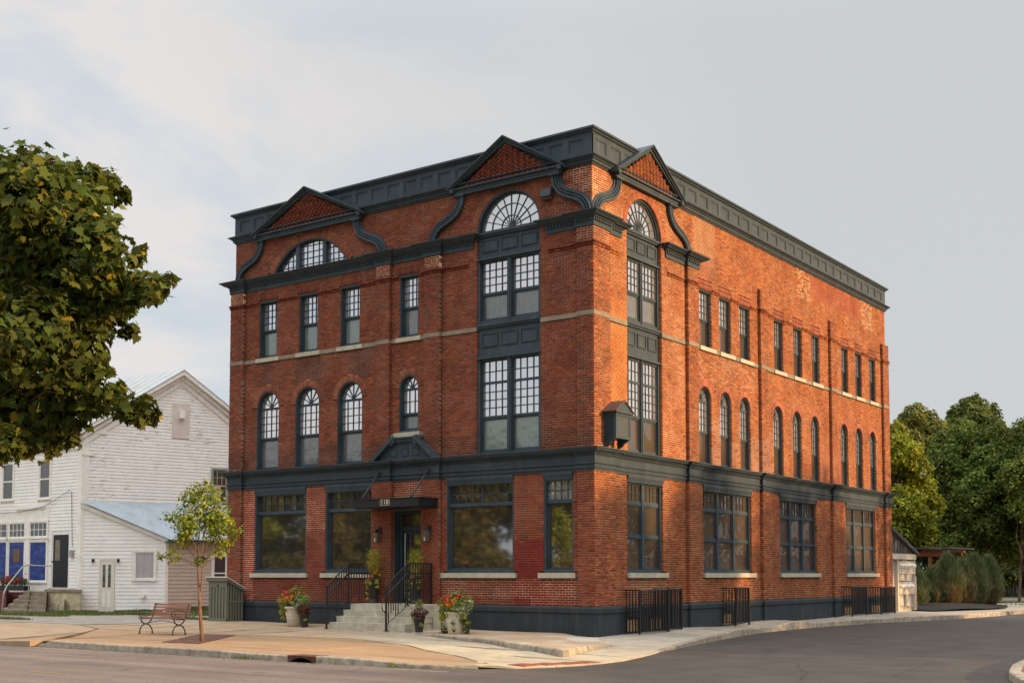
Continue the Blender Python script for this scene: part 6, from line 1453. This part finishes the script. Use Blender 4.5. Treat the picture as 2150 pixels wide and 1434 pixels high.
# shop front wall
ux = lambda X: X - (K[0] - 14)
holes = [(ux(-34.59) - .1, ux(-33.75) + .1, 5.0, 6.9), (ux(-31.6) - .1, ux(-30.81) + .1, 5.0, 6.9), (0, ux(-30.75), 1.2, 4.62), (ux(-30.42) - .12, ux(-29.32) + .12, .9, 3.62)]
boards(PF, 1.1, EV - .35, .148, lambda z: (0, 13.75), holes, M_CLAP2, HS)
hwin(PF, ux(-34.59), ux(-33.75), 5.12, 6.76, HS, M_HG); hwin(PF, ux(-31.6), ux(-30.81), 5.08, 6.78, HS, M_HG)
M_BLUE = Mat('blue_tarp', .45, .3); M_BLUE.base(M_BLUE.ramp(M_BLUE.noise(2.0, 5, .6, stretch=(1, 1, 3)), [(.3, (.008, .020, .10)), (.5, (.016, .042, .22)), (.72, (.06, .11, .32))])); M_BLUE = M_BLUE.m
for (a, b, z0, z1, cl_n) in ((-36.2, -34.12, 1.40, 3.20, 2), (-33.96, -32.68, 1.39, 3.19, 4), (-32.28, -30.94, 1.39, 3.16, 4)):
    hwin(PF, ux(a), ux(b), z0, z1, HS, M_BLUE, 1, 1, half=False); hwin(PF, ux(a), ux(b), 3.36, 4.02, HS, M_HG, 4, 2, half=False)
m = MB(); hb(m, PF, 0, ux(-30.75), -.01, .03, 4.08, 4.62); hb(m, PF, 0, ux(-30.75), -.01, .035, 3.22, 3.32); hb(m, PF, ux(-32.6), ux(-32.36), -.01, .04, 1.2, 4.1); hb(m, PF, 0, ux(-30.75), -.01, .03, .9, 1.33); m.build_each('shopfront_trim', M_TRIM, HS)
m = MB(); hb(m, PF, ux(-33.6), ux(-33.05), .012, .02, 2.25, 2.85); m.build('paper_notice', simple('brown_paper', (.17, .10, .06), .8, .3, 12), HS)
m = MB(); hb(m, PF, ux(-30.42), ux(-29.32), -.01, .03, 1.15, 3.43); dr = m.build('door', simple('black_door', (.016, .018, .022), .5, .2), HS)
m = MB(); hb(m, PF, ux(-30.26), ux(-29.9), .03, .036, 2.3, 3.2); m.build('pane', simple('door_curtain', (.20, .17, .13), .8, .3), dr)
m = MB(); m.lathe(PF(ux(-30.40), .05, 2.25), [(.035, 0), (.03, -.05)], 8, 'y'); m.build('handle', M_BLACK, dr)
m = MB(); m.tube([PF(0, .12, 4.55), PF(ux(-33), .10, 4.50), PF(ux(-31), .10, 4.72), PF(ux(-29.2), .08, 5.35)], .012, 4); m.tube([PF(ux(-29.1), .06, 5.3), PF(ux(-28.95), .06, 2.9)], .012, 4); m.build('cable', M_BLACK, HS)
m = MB(); hb(m, PF, ux(-29.05), ux(-28.85), .03, .14, 2.45, 2.75); m.build('meter_box', simple('grey_box', (.30, .31, .30), .5, .1), HS)
# foundation of stone under the shop
m = MB(); hb(m, PF, 0, 14, -.02, .02, .0, 1.0); m.build('foundation', simple('red_base', (.16, .05, .04), .9, .3, 4), HS)
# lean-to annex
E1 = (-25.50, 6.12); AD = (E1[0] - K[0], E1[1] - K[1]); PA = frame2(K, AD); AW = math.hypot(*AD); PT = frame2(E1, GD)
AX = empty('lean_to_annex', (-27, 5, .12), label='low white lean-to annex with pale door, curtained window and corrugated metal roof', category='annex')
zr = lambda u: 4.80 + (3.20 - 4.80) * u / AW
m = MB(); m.add([PA(0, 0, .1), PA(AW, 0, .1), PA(AW, 0, 3.2), PA(0, 0, 4.75)], [(0, 1, 2, 3)]); m.add([PT(0, 0, .1), PT(7, 0, .1), PT(7, 0, 3.2), PT(0, 0, 3.2)], [(0, 1, 2, 3)]); m.build('wall', M_TRIM, AX)
DU = (.87, 1.40); WU = (2.32, 3.16)
boards(PA, .18, 4.6, .158, lambda z: (.08, min(AW - .08, (4.72 - z) / 1.6 * AW) if z > 3.1 else AW - .08), [(DU[0] - .08, DU[1] + .08, 0, 2.45), (WU[0] - .12, WU[1] + .12, 1.45, 2.75)], M_CLAP2, AX)
boards(PT, .30, 3.12, .165, lambda z: (.08, 6.9), [(2.05, 2.85, .95, 2.6)], M_CLAPT, AX)
m = MB(); hb(m, PA, 0, .09, 0, .04, .1, 4.6); hb(m, PA, AW - .10, AW, 0, .04, .1, 3.2); hb(m, PT, 0, .08, 0, .04, .1, 3.2); hb(m, PT, 0, 7, 0, .05, 3.08, 3.2); m.build_each('corner_trim', M_TRIM, AX)
m = MB(); m.add([PA(-.05, .12, 4.62), PA(AW + .1, .12, 3.05), PA(AW + .1, .12, 3.22), PA(-.05, .12, 4.80), PA(-.05, 0, 4.62), PA(AW + .1, 0, 3.05), PA(AW + .1, 0, 3.22), PA(-.05, 0, 4.80)], [(0, 1, 2, 3), (0, 4, 5, 1)]); m.build('barge_board', M_TRIM, AX)
m = MB(); D2 = Vector((GD[0], GD[1], 0)).normalized()
a_, b_ = Vector(PA(-.05, .25, 4.86)), Vector(PA(AW + .25, .25, 3.18)); n_ = 60; ln = 7.6
for i in range(n_):
    w0 = i / n_ * ln; w1 = (i + 1) / n_ * ln; wm = (w0 + w1) / 2
    p = [a_ + D2 * w0, b_ + D2 * w0, b_ + D2 * wm + Vector((0, 0, .025)), a_ + D2 * wm + Vector((0, 0, .025)), b_ + D2 * w1, a_ + D2 * w1]; m.add(p, [(0, 1, 2, 3), (3, 2, 4, 5)])
m.build('roof', simple('galvanised_roof', (.36, .41, .45), .45, .15, 2, 0, .5), AX)
m = MB(); hb(m, PT, -.1, 7, .05, .30, 3.06, 3.12); m.build('gutter', simple('green_gutter', (.02, .14, .07), .5, .2), AX)
m = MB(); hb(m, PA, DU[0], DU[1], .0, .035, .12, 2.30); hb(m, PA, DU[0] - .07, DU[0], 0, .05, .12, 2.38); hb(m, PA, DU[1], DU[1] + .07, 0, .05, .12, 2.38); hb(m, PA, DU[0], DU[1], 0, .05, 2.30, 2.38); dr = m.build('door', simple('ivory_door', (.72, .68, .57), .6, .06), AX)
for x in (DU[0] + .09, DU[0] + .32):
    m = MB(); hb(m, PA, x, x + .12, .035, .04, 1.15, 2.12); m.build('pane', M_HG, dr)
    m = MB(); hb(m, PA, x, x + .12, .035, .045, .30, .95); m.build('door_panel', M_TRIM, dr)
w_ = hwin(PA, WU[0], WU[1], 1.50, 2.66, AX, M_CURT, 1, 1, half=False)
hwin(PT, 2.15, 2.75, 1.0, 2.5, AX, M_HG, 1, 1)
for x in (DU[0] - .32, DU[1] + .22):
    m = MB(); m.lathe(PA(x, .10, 2.22), [(.05, 0), (.05, .12), (.02, .15)], 8); hb(m, PA, x - .05, x + .05, .0, .1, 2.25, 2.35); m.build('floodlight', M_BLACK, AX)
m = MB(); c = Vector(PA(2.72, .05, .80)); d = Vector(AD + (0,)).normalized(); nn = Vector((d.y, -d.x, 0)); m.tube([c, c + nn * .18], .10, 12); m.build('dryer_vent', M_TRIM, AX)
m = MB(); hb(m, PT, 0, 7, -.01, .05, .0, .32); hb(m, PA, 0, AW, -.01, .03, .0, .16); m.build('foundation', simple('mossy_base', (.12, .10, .05), .95, .4, 5), AX)
# stone steps of the shop door, flower box, bent pipe rail
ST = empty('stone_steps', (-32, 2, .12)); tag(ST, 'crumbling stone steps and landing in front of the white house', 'steps')
M_OLD = simple('old_stone', (.24, .19, .14), .95, .35, 3, .5); M_RUB = simple('limewashed_rubble', (.50, .42, .28), .95, .35, 3.5, .6)
XS = lambda p, y: -31.33 + p * .0344 - 1.45 * (y - 2)
def skew(name, pl, pr_, y0, z0, z1, mat, par, e=0.0):
    m = MB(); q = [(XS(pl, y0) - e, y0 - e), (XS(pr_, y0) + e, y0 - e), (XS(pr_, 3.88) + e, 3.88), (XS(pl, 3.88) - e, 3.88)]
    m.hexa([(x, y, z0) for x, y in q] + [(x, y, z1) for x, y in q]); return m.build(name, mat, par)
skew('landing', 99, 166, 2.8, .0, .95, M_RUB, ST); skew('landing_slab', 96, 168, 2.8, .952, 1.06, M_OLD, ST, .05)
for k in range(3): skew('coping', 99 + k * 12, 111 + k * 12 - 1, 2.55 + .0 * k, .0, .30 + .2 * k, M_RUB, ST)
for i in range(5):
    skew('step', 12 + i * 9, 62, .75 + i * .45, .0 if i == 0 else .281 + (i - 1) * .172, .28 + i * .172, M_OLD, ST); skew('step', 62.4, 97.5, .80 + i * .45, .0 if i == 0 else .285 + (i - 1) * .172, .275 + i * .172, M_OLD, ST)
skew('plinth', -60, 11, 2.3, .0, .98, simple('red_base', (.16, .05, .04), .9, .3, 4), ST)
t = empty('pipe_handrail', (XS(42, 1.0), 1.0, .15)); tag(t, 'bent galvanised pipe handrail on the old stone steps', 'handrail')
m = MB(); g = simple('galv_pipe', (.38, .36, .33), .5, .2); m.tube([(XS(10 * 0 + 9, 1.0), 1.0, .15), (XS(12, 1.0), 1.0, .9), (XS(17, 1.2), 1.2, 1.2), (XS(46, 2.2), 2.2, 2.02), (XS(56, 2.5), 2.5, 2.1), (XS(105, 3.2), 3.2, 2.05)], .028, 6); m.tube([(XS(59, 2.6), 2.6, 2.1), (XS(59, 2.6), 2.6, .9)], .022, 6); m.build('pipe', g, t)
t = empty('flower_box', (XS(25, 3.2), 3.2, 1.0)); tag(t, 'dark flower box full of red flowers under the blue shop windows', 'flower box')
xa, xb = XS(0, 3.2), XS(51, 3.2); xm = (xa + xb) / 2; m = MB(); m.box((xa - .6, 3.1, .99), (xb, 3.4, 1.20)); m.build('box', M_BLACK, t); flora(t, 'foliage', (xm, 3.2, 1.32), [(-.7, 0, .05, .26), (-.2, 0, .1, .28), (.3, 0, .1, .26), (.7, 0, .05, .2)], 700, .09, SH_OVAL, [(.05, .09, .025), (.08, .12, .03)], 101)
flowers(t, (xm, 3.05, 1.42), [(-.6, -.1, .05, .14), (0, -.1, .08, .14), (.6, -.1, .05, .14)], 16, .06, (.50, .025, .035), 102)
# ================================================================== right hand background
MS = empty('meter_shed', (-.5, 25.5, .1)); tag(MS, 'small grey gabled shed carrying rows of electric meters at the far end of the building', 'shed')
M_GRY = simple('warm_grey_board', (.50, .43, .34), .7, .1, 5); M_DGR = simple('dark_board', (.07, .068, .062), .8, .2, 6)
m = MB(); m.box((-3.5, 24.12, .0), (-.20, 27.3, 2.4)); m.build('wall', simple('shed_wall', (.38, .36, .31), .8, .1), MS)
m = MB(); m.box((-.20, 24.12, 2.36), (-.02, 27.35, 2.60)); m.build('beam', M_GRY, MS)
m = MB(); m.add([(-.10, 24.1, 2.6), (-.10, 27.2, 2.6), (-.10, 24.1, 3.60)], [(0, 1, 2)]); m.build('gable', M_DGR, MS)
for i in range(8): m = MB(); y_ = 24.2 + i * .42; m.box((-.095, y_, 2.6), (-.075, y_ + .03, 3.55 - (y_ - 24.1) * .27)); m.build('batten', M_DGR, MS)
m = MB(); m.hexa([(-3.6, 24.0, 3.62), (.05, 24.0, 3.62), (.05, 27.55, 2.55), (-3.6, 27.55, 2.55), (-3.6, 24.0, 3.76), (.05, 24.0, 3.76), (.05, 27.55, 2.68), (-3.6, 27.55, 2.68)]); m.build('roof', M_DGR, MS)
for y_ in (24.9, 27.15): m = MB(); m.box((-.20, y_, .1), (-.06, y_ + .15, 2.36)); m.build('post', M_GRY, MS)
def meters(z0, n):
    m = MB(); m.box((-.20, 25.1, z0), (-.05, 27.3, z0 + .55)); bx_ = m.build('meter_cabinet', M_GRY, MS)
    for i in range(n):
        m = MB(); m.lathe((-.05, 25.25 + i * .29, z0 + .36), [(.085, 0), (.085, .05), (.07, .11), (.03, .12)], 12, 'x'); m.build('meter', glass_mat('meter_glass', (.75, .72, .68), .2, .1) if 'meter_glass' not in bpy.data.materials else bpy.data.materials['meter_glass'], bx_)
meters(1.72, 7); meters(.82, 6)
for (a, b, z0, z1) in ((25.2, 25.9, 1.42, 1.70), (26.0, 26.8, 1.40, 1.72), (25.1, 25.6, .35, .80), (26.0, 26.7, .30, .80), (27.2, 27.5, .25, 1.6), (27.32, 27.45, .1, .65)):
    m = MB(); m.box((-.20, a, z0), (-.08, b, z1)); m.build('cabinet', M_GRY, MS)
for y_ in (25.05, 25.7, 26.9, 27.1): m = MB(); m.tube([(-.12, y_, .25), (-.12, y_, 2.36)], .028, 6); m.build('conduit', M_GRY, MS)
m = MB(); m.box((-.06, 25.02, 1.2), (-.045, 25.14, 1.34)); m.build('warning_label', simple('yellow_label', (.7, .55, .08), .6, .1), MS)
m = MB(); m.box((-.06, 27.28, .75), (-.045, 27.42, .9)); m.build('warning_label', simple('orange_label', (.75, .2, .04), .6, .1), MS)
m = MB(); m.box((-.06, 25.35, 2.0), (-.035, 25.43, 2.07)); m.build('warning_label', simple('red_label', (.5, .02, .02), .6, .1), MS)
# pergola roof and parked pickup behind the junipers
t = empty('timber_carport', (-3, 36, .1)); tag(t, 'low brown timber carport with a flat glazed roof behind the junipers', 'carport')
M_TIM = simple('brown_timber', (.26, .105, .05), .7, .2, 5)
for a in ((-6.5, 35.2, 2.62, -.95, 35.35, 2.85), (-6.5, 38.6, 2.62, -1.2, 38.8, 2.85)): m = MB(); m.box(a[:3], a[3:]); m.build('beam', M_TIM, t)
for i in range(6): m = MB(); x_ = -6.2 + i * 1.0; m.box((x_, 35.1, 2.86), (x_ + .1, 39.0, 3.0)); m.build('rafter', M_TIM, t)
m = MB(); m.box((-6.7, 34.9, 3.02), (-.7, 39.2, 3.07)); m.build('roof', simple('carport_roof', (.10, .10, .10), .4, .2), t)
m = MB(); m.hexa([(-1.0, 35.2, 2.85), (-.9, 35.2, 2.85), (-.9, 35.35, 2.85), (-1.0, 35.35, 2.85), (-1.9, 35.2, 1.9), (-1.8, 35.2, 1.9), (-1.8, 35.35, 1.9), (-1.9, 35.35, 1.9)]); m.build('brace', M_TIM, t)
for x_ in (-6.4, -1.9): m = MB(); m.box((x_, 35.2, .05), (x_ + .14, 35.34, 2.65)); m.build('post', M_TIM, t)
t = empty('parked_pickup', (-4.6, 42.5, .05)); tag(t, 'white parked pickup mostly hidden behind the dark junipers', 'pickup')
m = MB(); m.prism([(-7.4, 41.7, .45), (-2.4, 41.7, .45), (-2.4, 41.7, 1.05), (-3.4, 41.7, 1.12), (-4.1, 41.7, 1.75), (-5.4, 41.7, 1.75), (-5.6, 41.7, 1.1), (-7.4, 41.7, 1.1)], (0, 1.8, 0)); m.build('body', simple('white_car_paint', (.62, .63, .64), .3, .05, 2, 0, .6), t)
m = MB(); m.prism([(-3.55, 41.68, 1.15), (-4.15, 41.68, 1.68), (-5.3, 41.68, 1.68), (-5.45, 41.68, 1.15)], (0, .02, 0)); m.build('side_window', M_GDARK, t)
for x_ in (-3.3, -6.5): m = MB(); m.lathe((x_, 41.66, .40), [(.36, .24), (.36, 0), (.30, -.02), (.16, -.01)], 18, 'y'); m.build('wheel', M_BLACK, t)
# mulch bed and junipers
m = MB(); bed = [(.95, 25.9 + .6), (2.15, 31.5), (2.25, 33.5), (1.7, 36.2), (-.2, 38.2), (-3.6, 37.0), (-4.2, 31.5), (-1.6, 28.2)]
def zb_(x, y): return .10 + .22 * max(0, 1 - ((x + .6) / 2.6) ** 2) * max(0, 1 - ((y - 33) / 5.5) ** 2)
sheet('mulch_bed', bed, simple('black_mulch', (.012, .010, .009), .95, .5, 9, .8), .02, .4, zf=zb_)
JC = [(.109, .165, .094), (.078, .134, .075), (.149, .197, .102), (.188, .156, .063)]; JB = [(.256, .136, .072), (.192, .112, .056), (.144, .136, .064)]
def juniper(x, y, h, rad_, lab, seed, brown):
    t = empty('juniper_shrub', (x, y, .15)); tag(t, lab, 'shrub', 'feathery juniper shrubs on the mulch bed'); r = np.random.default_rng(seed); n = 7000
    u = r.random(n); a = r.random(n) * 2 * PI; prof = np.interp(u, [0, .12, .35, .6, .85, 1], [.45, .8, 1.0, .85, .48, .08]); q = np.sqrt(r.uniform(.25, 1, n)); lob = 1 + .17 * np.sin(a * 5 + seed) + .14 * np.sin(u * 14 + a * 3 + seed) + r.normal(0, .07, n); R_ = rad_ * prof * q * lob
    P = np.stack([x + R_ * np.cos(a), y + R_ * np.sin(a), .15 + u * h], 1); L_ = r.uniform(.10, .26, n) * (1 + .9 * (r.random(n) < .25)); D = np.stack([np.cos(a) * .45, np.sin(a) * .45, np.full(n, 1.0)], 1) + r.normal(0, .25, (n, 3)); D /= np.linalg.norm(D, axis=1, keepdims=True)
    S_ = np.cross(D, rand_dirs(r, n)); S_ /= np.linalg.norm(S_, axis=1, keepdims=True); w_ = .014
    Vv = np.stack([P - S_ * w_, P + S_ * w_, P + D * L_[:, None]], 1).reshape(-1, 3); c = np.array(JC)[r.integers(0, 4, n)]; bm_ = r.random(n) < brown * np.clip(1.4 - 2.2 * u, 0, 1) * 1.0 + .03; c[bm_] = np.array(JB)[r.integers(0, 3, bm_.sum())]; c = c * r.uniform(.7, 1.3, (n, 1))
    tag(link('foliage', np_mesh('foliage', Vv, np.arange(3 * n).reshape(-1, 3), M_LEAF, c), t, loc=(-x, -y, -.15)), kind='stuff')
    m = MB()
    for i in range(9): an = r.random() * 2 * PI; branch(m, (x + r.normal(0, .05), y + r.normal(0, .05), .1), (x + rad_ * .6 * math.cos(an), y + rad_ * .6 * math.sin(an), .15 + h * r.uniform(.5, .9)), .022, .006, r, 4, .1, 4)
    m.build('stem', simple('juniper_bark', (.22, .09, .05), .8, .3) if 'juniper_bark' not in bpy.data.materials else bpy.data.materials['juniper_bark'], t)
for i, (x, y, h, rr_, lab, br) in enumerate([(-1.15, 30.3, 1.9, .72, 'dark green juniper directly behind the meter shed wall', .1), (-.95, 32.6, 1.75, .55, 'small juniper with an orange tip beside the white pickup', .35), (-.35, 33.2, 2.45, .70, 'tall juniper with exposed reddish brown stems, leftmost of the big group', .75), (-.05, 34.5, 2.15, .60, 'browning juniper in the middle of the big group', .7), (.35, 35.2, 2.45, .72, 'blue green juniper second from the right in the big group', .25), (.75, 36.4, 2.35, .68, 'blue green juniper at the right end of the big group', .45), (-1.6, 34.0, 1.5, .6, 'low dark juniper set back behind the gap with the pickup', .2)]): juniper(x, y, h, rr_, lab, 200 + i, br)
# trees beyond
GA = [(.20, .22, .022), (.15, .18, .022), (.25, .25, .028), (.11, .14, .018)]; GB = [(.105, .140, .028), (.075, .105, .022), (.145, .170, .032), (.058, .082, .020)]; GD_ = [(.14, .16, .04), (.18, .18, .05)]; GDX = [(.169, .169, .065), (.130, .137, .046)]
Rt = Vector((.812, .584, 0)); Fw = Vector((-.584, .812, 0))
def tp_(px, py, D):
    k = D; lx = (px - 1075) / 2584 * k; zz_ = 1.706 + (1205 - py) / 2584 * k; v = Vector((17.591, -28.271, 0)) + Fw * k + Rt * lx; return (v.x, v.y, zz_)
def clset(items, D, seed, dj=2.0):
    r = np.random.default_rng(seed); o = []
    for (px, py, rp) in items: dd = D + r.uniform(-dj, dj); o.append(tp_(px, py, dd) + (rp / 2584 * dd,))
    return o
def gtree(name, items, D, n, ls, cols, lab, seed, bpx, tr=.2, cat='tree', shape=SH_QUAD, th=4.0, dj=2.0, shell=.45):
    b = tp_(bpx, 1205, D); cl_ = clset(items, D, seed, dj); lo = min(c[2] - c[3] for c in cl_)
    return tree(name, (b[0], b[1], .05), max(1.5, lo + .5), tr, cl_, n, ls, shape, cols, lab, cat, None, seed, 'crown', None, shell, .3, 12)
gtree('maple_tree', [(1885, 905, 22), (1895, 950, 42), (1925, 990, 35), (1880, 1000, 50), (1935, 1040, 38), (1960, 1060, 25), (1890, 1070, 55), (1930, 1090, 32), (1875, 1120, 45), (1905, 1140, 30), (1925, 1140, 26), (1940, 1115, 26), (1860, 950, 60), (1850, 1060, 60)], 66, 17000, .20, GA, 'sunlit yellow green maple right behind the far end of the brick building', 301, 1868, .10, dj=1.2)
gtree('round_tree', [(2045, 862, 34), (2015, 872, 24), (2080, 872, 28), (2050, 890, 45), (2010, 905, 30), (2090, 900, 26), (2048, 848, 20)], 98, 9000, .26, [(.095, .12, .03), (.075, .095, .025), (.12, .14, .035)], 'tall round crowned tree standing above all the other trees', 302, 2050, .35, dj=2.5)
gtree('pale_tree', [(1925, 872, 28), (1900, 890, 22), (1950, 890, 30), (1975, 905, 26), (1925, 905, 40), (1900, 930, 40), (1950, 930, 40)], 88, 9000, .24, GD_, 'pale olive topped tree rising behind the sunlit maple', 303, 1850, .2)
gtree('big_tree', [(2000, 930, 38), (2040, 925, 40), (2085, 925, 40), (2120, 930, 36), (1985, 970, 42), (2030, 975, 50), (2080, 980, 52), (2130, 980, 45), (1990, 1020, 45), (2040, 1035, 52), (2095, 1040, 55), (2145, 1040, 50), (2010, 1080, 50), (2065, 1095, 55), (2120, 1100, 52), (1985, 1110, 40), (2040, 1130, 40), (1965, 1070, 40), (1975, 1020, 35), (2100, 1140, 40), (2140, 1150, 36), (2000, 1150, 36), (2150, 960, 44)], 78, 46000, .21, GB, 'broad dark green tree filling the background at the right', 304, 2060, .4, dj=3.0)
gtree('edge_tree', [(2160, 920, 42), (2190, 900, 50), (2170, 980, 55), (2210, 1000, 60), (2160, 1060, 45), (2200, 1090, 60), (2145, 1110, 40), (2240, 950, 70), (2135, 1000, 40), (2150, 1140, 40), (2185, 1160, 45)], 74, 18000, .20, GB, 'dark tree with a slim bare trunk at the right edge', 305, 2135, .085)
gtree('hedge_tree', [(1960, 1150, 35), (2010, 1160, 35), (2060, 1150, 40), (2110, 1160, 35), (2160, 1155, 40), (1915, 1150, 30), (2000, 1195, 28), (2060, 1200, 28), (2110, 1205, 28), (2160, 1210, 28), (1980, 1120, 35), (2040, 1120, 35), (2090, 1130, 35), (2140, 1130, 35), (2030, 1185, 26), (2085, 1190, 26), (2135, 1190, 26), (1940, 1190, 26), (1925, 1150, 30), (1900, 1160, 30), (1950, 1120, 34)], 92, 26000, .24, [(.045, .060, .018), (.060, .075, .022)], 'dark undergrowth below the big trees at the back', 306, 2040, .12, cat='thicket', dj=2.0)
# timber fence at the back of the lot
t = empty('board_fence', tp_(2080, 1240, 92)[:2] + (.05,)); tag(t, 'dark weathered board fence under the trees at the back', 'fence')
a_ = Vector(tp_(1990, 1205, 92)); b_ = Vector(tp_(2260, 1205, 92)); n_ = 46; fm = simple('dark_fence', (.05, .04, .032), .9, .3, 5)
for i in range(n_):
    p0 = a_.lerp(b_, i / n_); p1 = a_.lerp(b_, (i + .9) / n_); m = MB(); h_ = 1.75 + rng.uniform(-.03, .03); m.hexa([(p0.x, p0.y, .05), (p1.x, p1.y, .05), (p1.x, p1.y + .04, .05), (p0.x, p0.y + .04, .05), (p0.x, p0.y, h_), (p1.x, p1.y, h_), (p1.x, p1.y + .04, h_), (p0.x, p0.y + .04, h_)]); m.build('board', fm, t)
# ================================================================== across the streets, outside the frame: what the windows mirror and what shades the lower walls
def otree(x, y, h, rr_, seed, lab, cols=GB, n=5000, ls=.34):
    r = np.random.default_rng(seed); cl_ = [(x + r.normal(0, rr_ * .45), y + r.normal(0, rr_ * .45), h * (.42 + .5 * r.random()), rr_ * r.uniform(.38, .62)) for _ in range(9)] + [(x, y, h - rr_ * .5, rr_ * .5)]
    tree('street_tree', (x, y, -.1), h * .35, .2, cl_, n, ls, SH_QUAD, cols, lab, 'tree', 'trees across the streets that the windows mirror', seed, 'crown', None, .35, .3, 6)
AUT = [(.10, .085, .02), (.13, .075, .025), (.07, .075, .02), (.05, .06, .018)]
LT = 'street tree across the road, outside the picture, mirrored in the windows'
for i, (x, y, h, rr_) in enumerate([(-66, -46, 10.5, 4.6), (-60, -43, 9.5, 4.4), (-54, -47, 10.5, 4.6), (-49, -43, 9.5, 4.2), (-44, -46, 10, 4.4), (-38, -43, 10.2, 4.2), (-33.5, -46, 9.6, 4.2), (-29.5, -43, 7.6, 3.2), (-26, -45, 6.2, 2.8), (-71, -42, 10, 4.5), (-57, -38, 6, 3.0), (-47, -38, 5.5, 3.0), (-41, -38.5, 5.5, 3.0), (-35, -38.5, 5.5, 2.8)]): otree(x, y, h, rr_, 400 + i, LT, AUT if i % 2 else GB, 4200, .42)
for i, (x, y, h, rr_) in enumerate([(24, 46, 11, 4.0), (21, 36, 10.5, 3.6), (25, 56, 11, 4.2)]): otree(x, y, h, rr_, 430 + i, LT, GA, 5200, .36)
for i, (x, y, h, rr_) in enumerate([(44, 17, 13.2, 4.2), (46, 23, 13.8, 4.2), (43, 29, 13.0, 4.2), (46, 35, 13.2, 4.2)]): otree(x, y, h, rr_, 440 + i, LT, GB, 5200, .5)
t = empty('clipped_hedge', (-48, -36, 0)); tag(t, 'long hedge across the front street, outside the picture, mirrored low in the shop windows', 'hedge')
r = np.random.default_rng(77); P, O, k = cloud([(x_, -36 + r.normal(0, .3), 1.6, 1.7) for x_ in np.arange(-78, -20, 1.6)], 16000, r, .3); Vv, F_, c = leaves(P, O, .34, SH_QUAD, AUT, r); link('foliage', np_mesh('foliage', Vv, F_, M_LEAF, c), t, loc=(48, 36, 0))['kind'] = 'stuff'
ob = empty('brown_brick_shop', (27, 84, 0), label='plain brown brick shop across the side street, outside the picture, mirrored in the side windows', category='building')
m = MB(); m.box((19, 78, -.1), (45, 96, 7.5)); m.build('wall', simple('brown_brick_wall', (.24, .10, .06), .9, .2, 2), ob)
m = MB(); m.box((18.9, 77.9, 7.5), (45.1, 96.1, 7.9)); m.box((18.88, 77.88, 3.4), (45.1, 78.0, 3.9)); m.build('cornice', M_TRIM, ob)
for i in range(6):
    m = MB(); m.box((20.5 + i * 4, 77.94, .8), (23 + i * 4, 78.0, 3.1)); m.build('window', M_GDARK, ob)
    m = MB(); m.box((20.7 + i * 4, 77.94, 4.8), (22.4 + i * 4, 78.0, 6.6)); m.build('window', M_TRIM, ob)
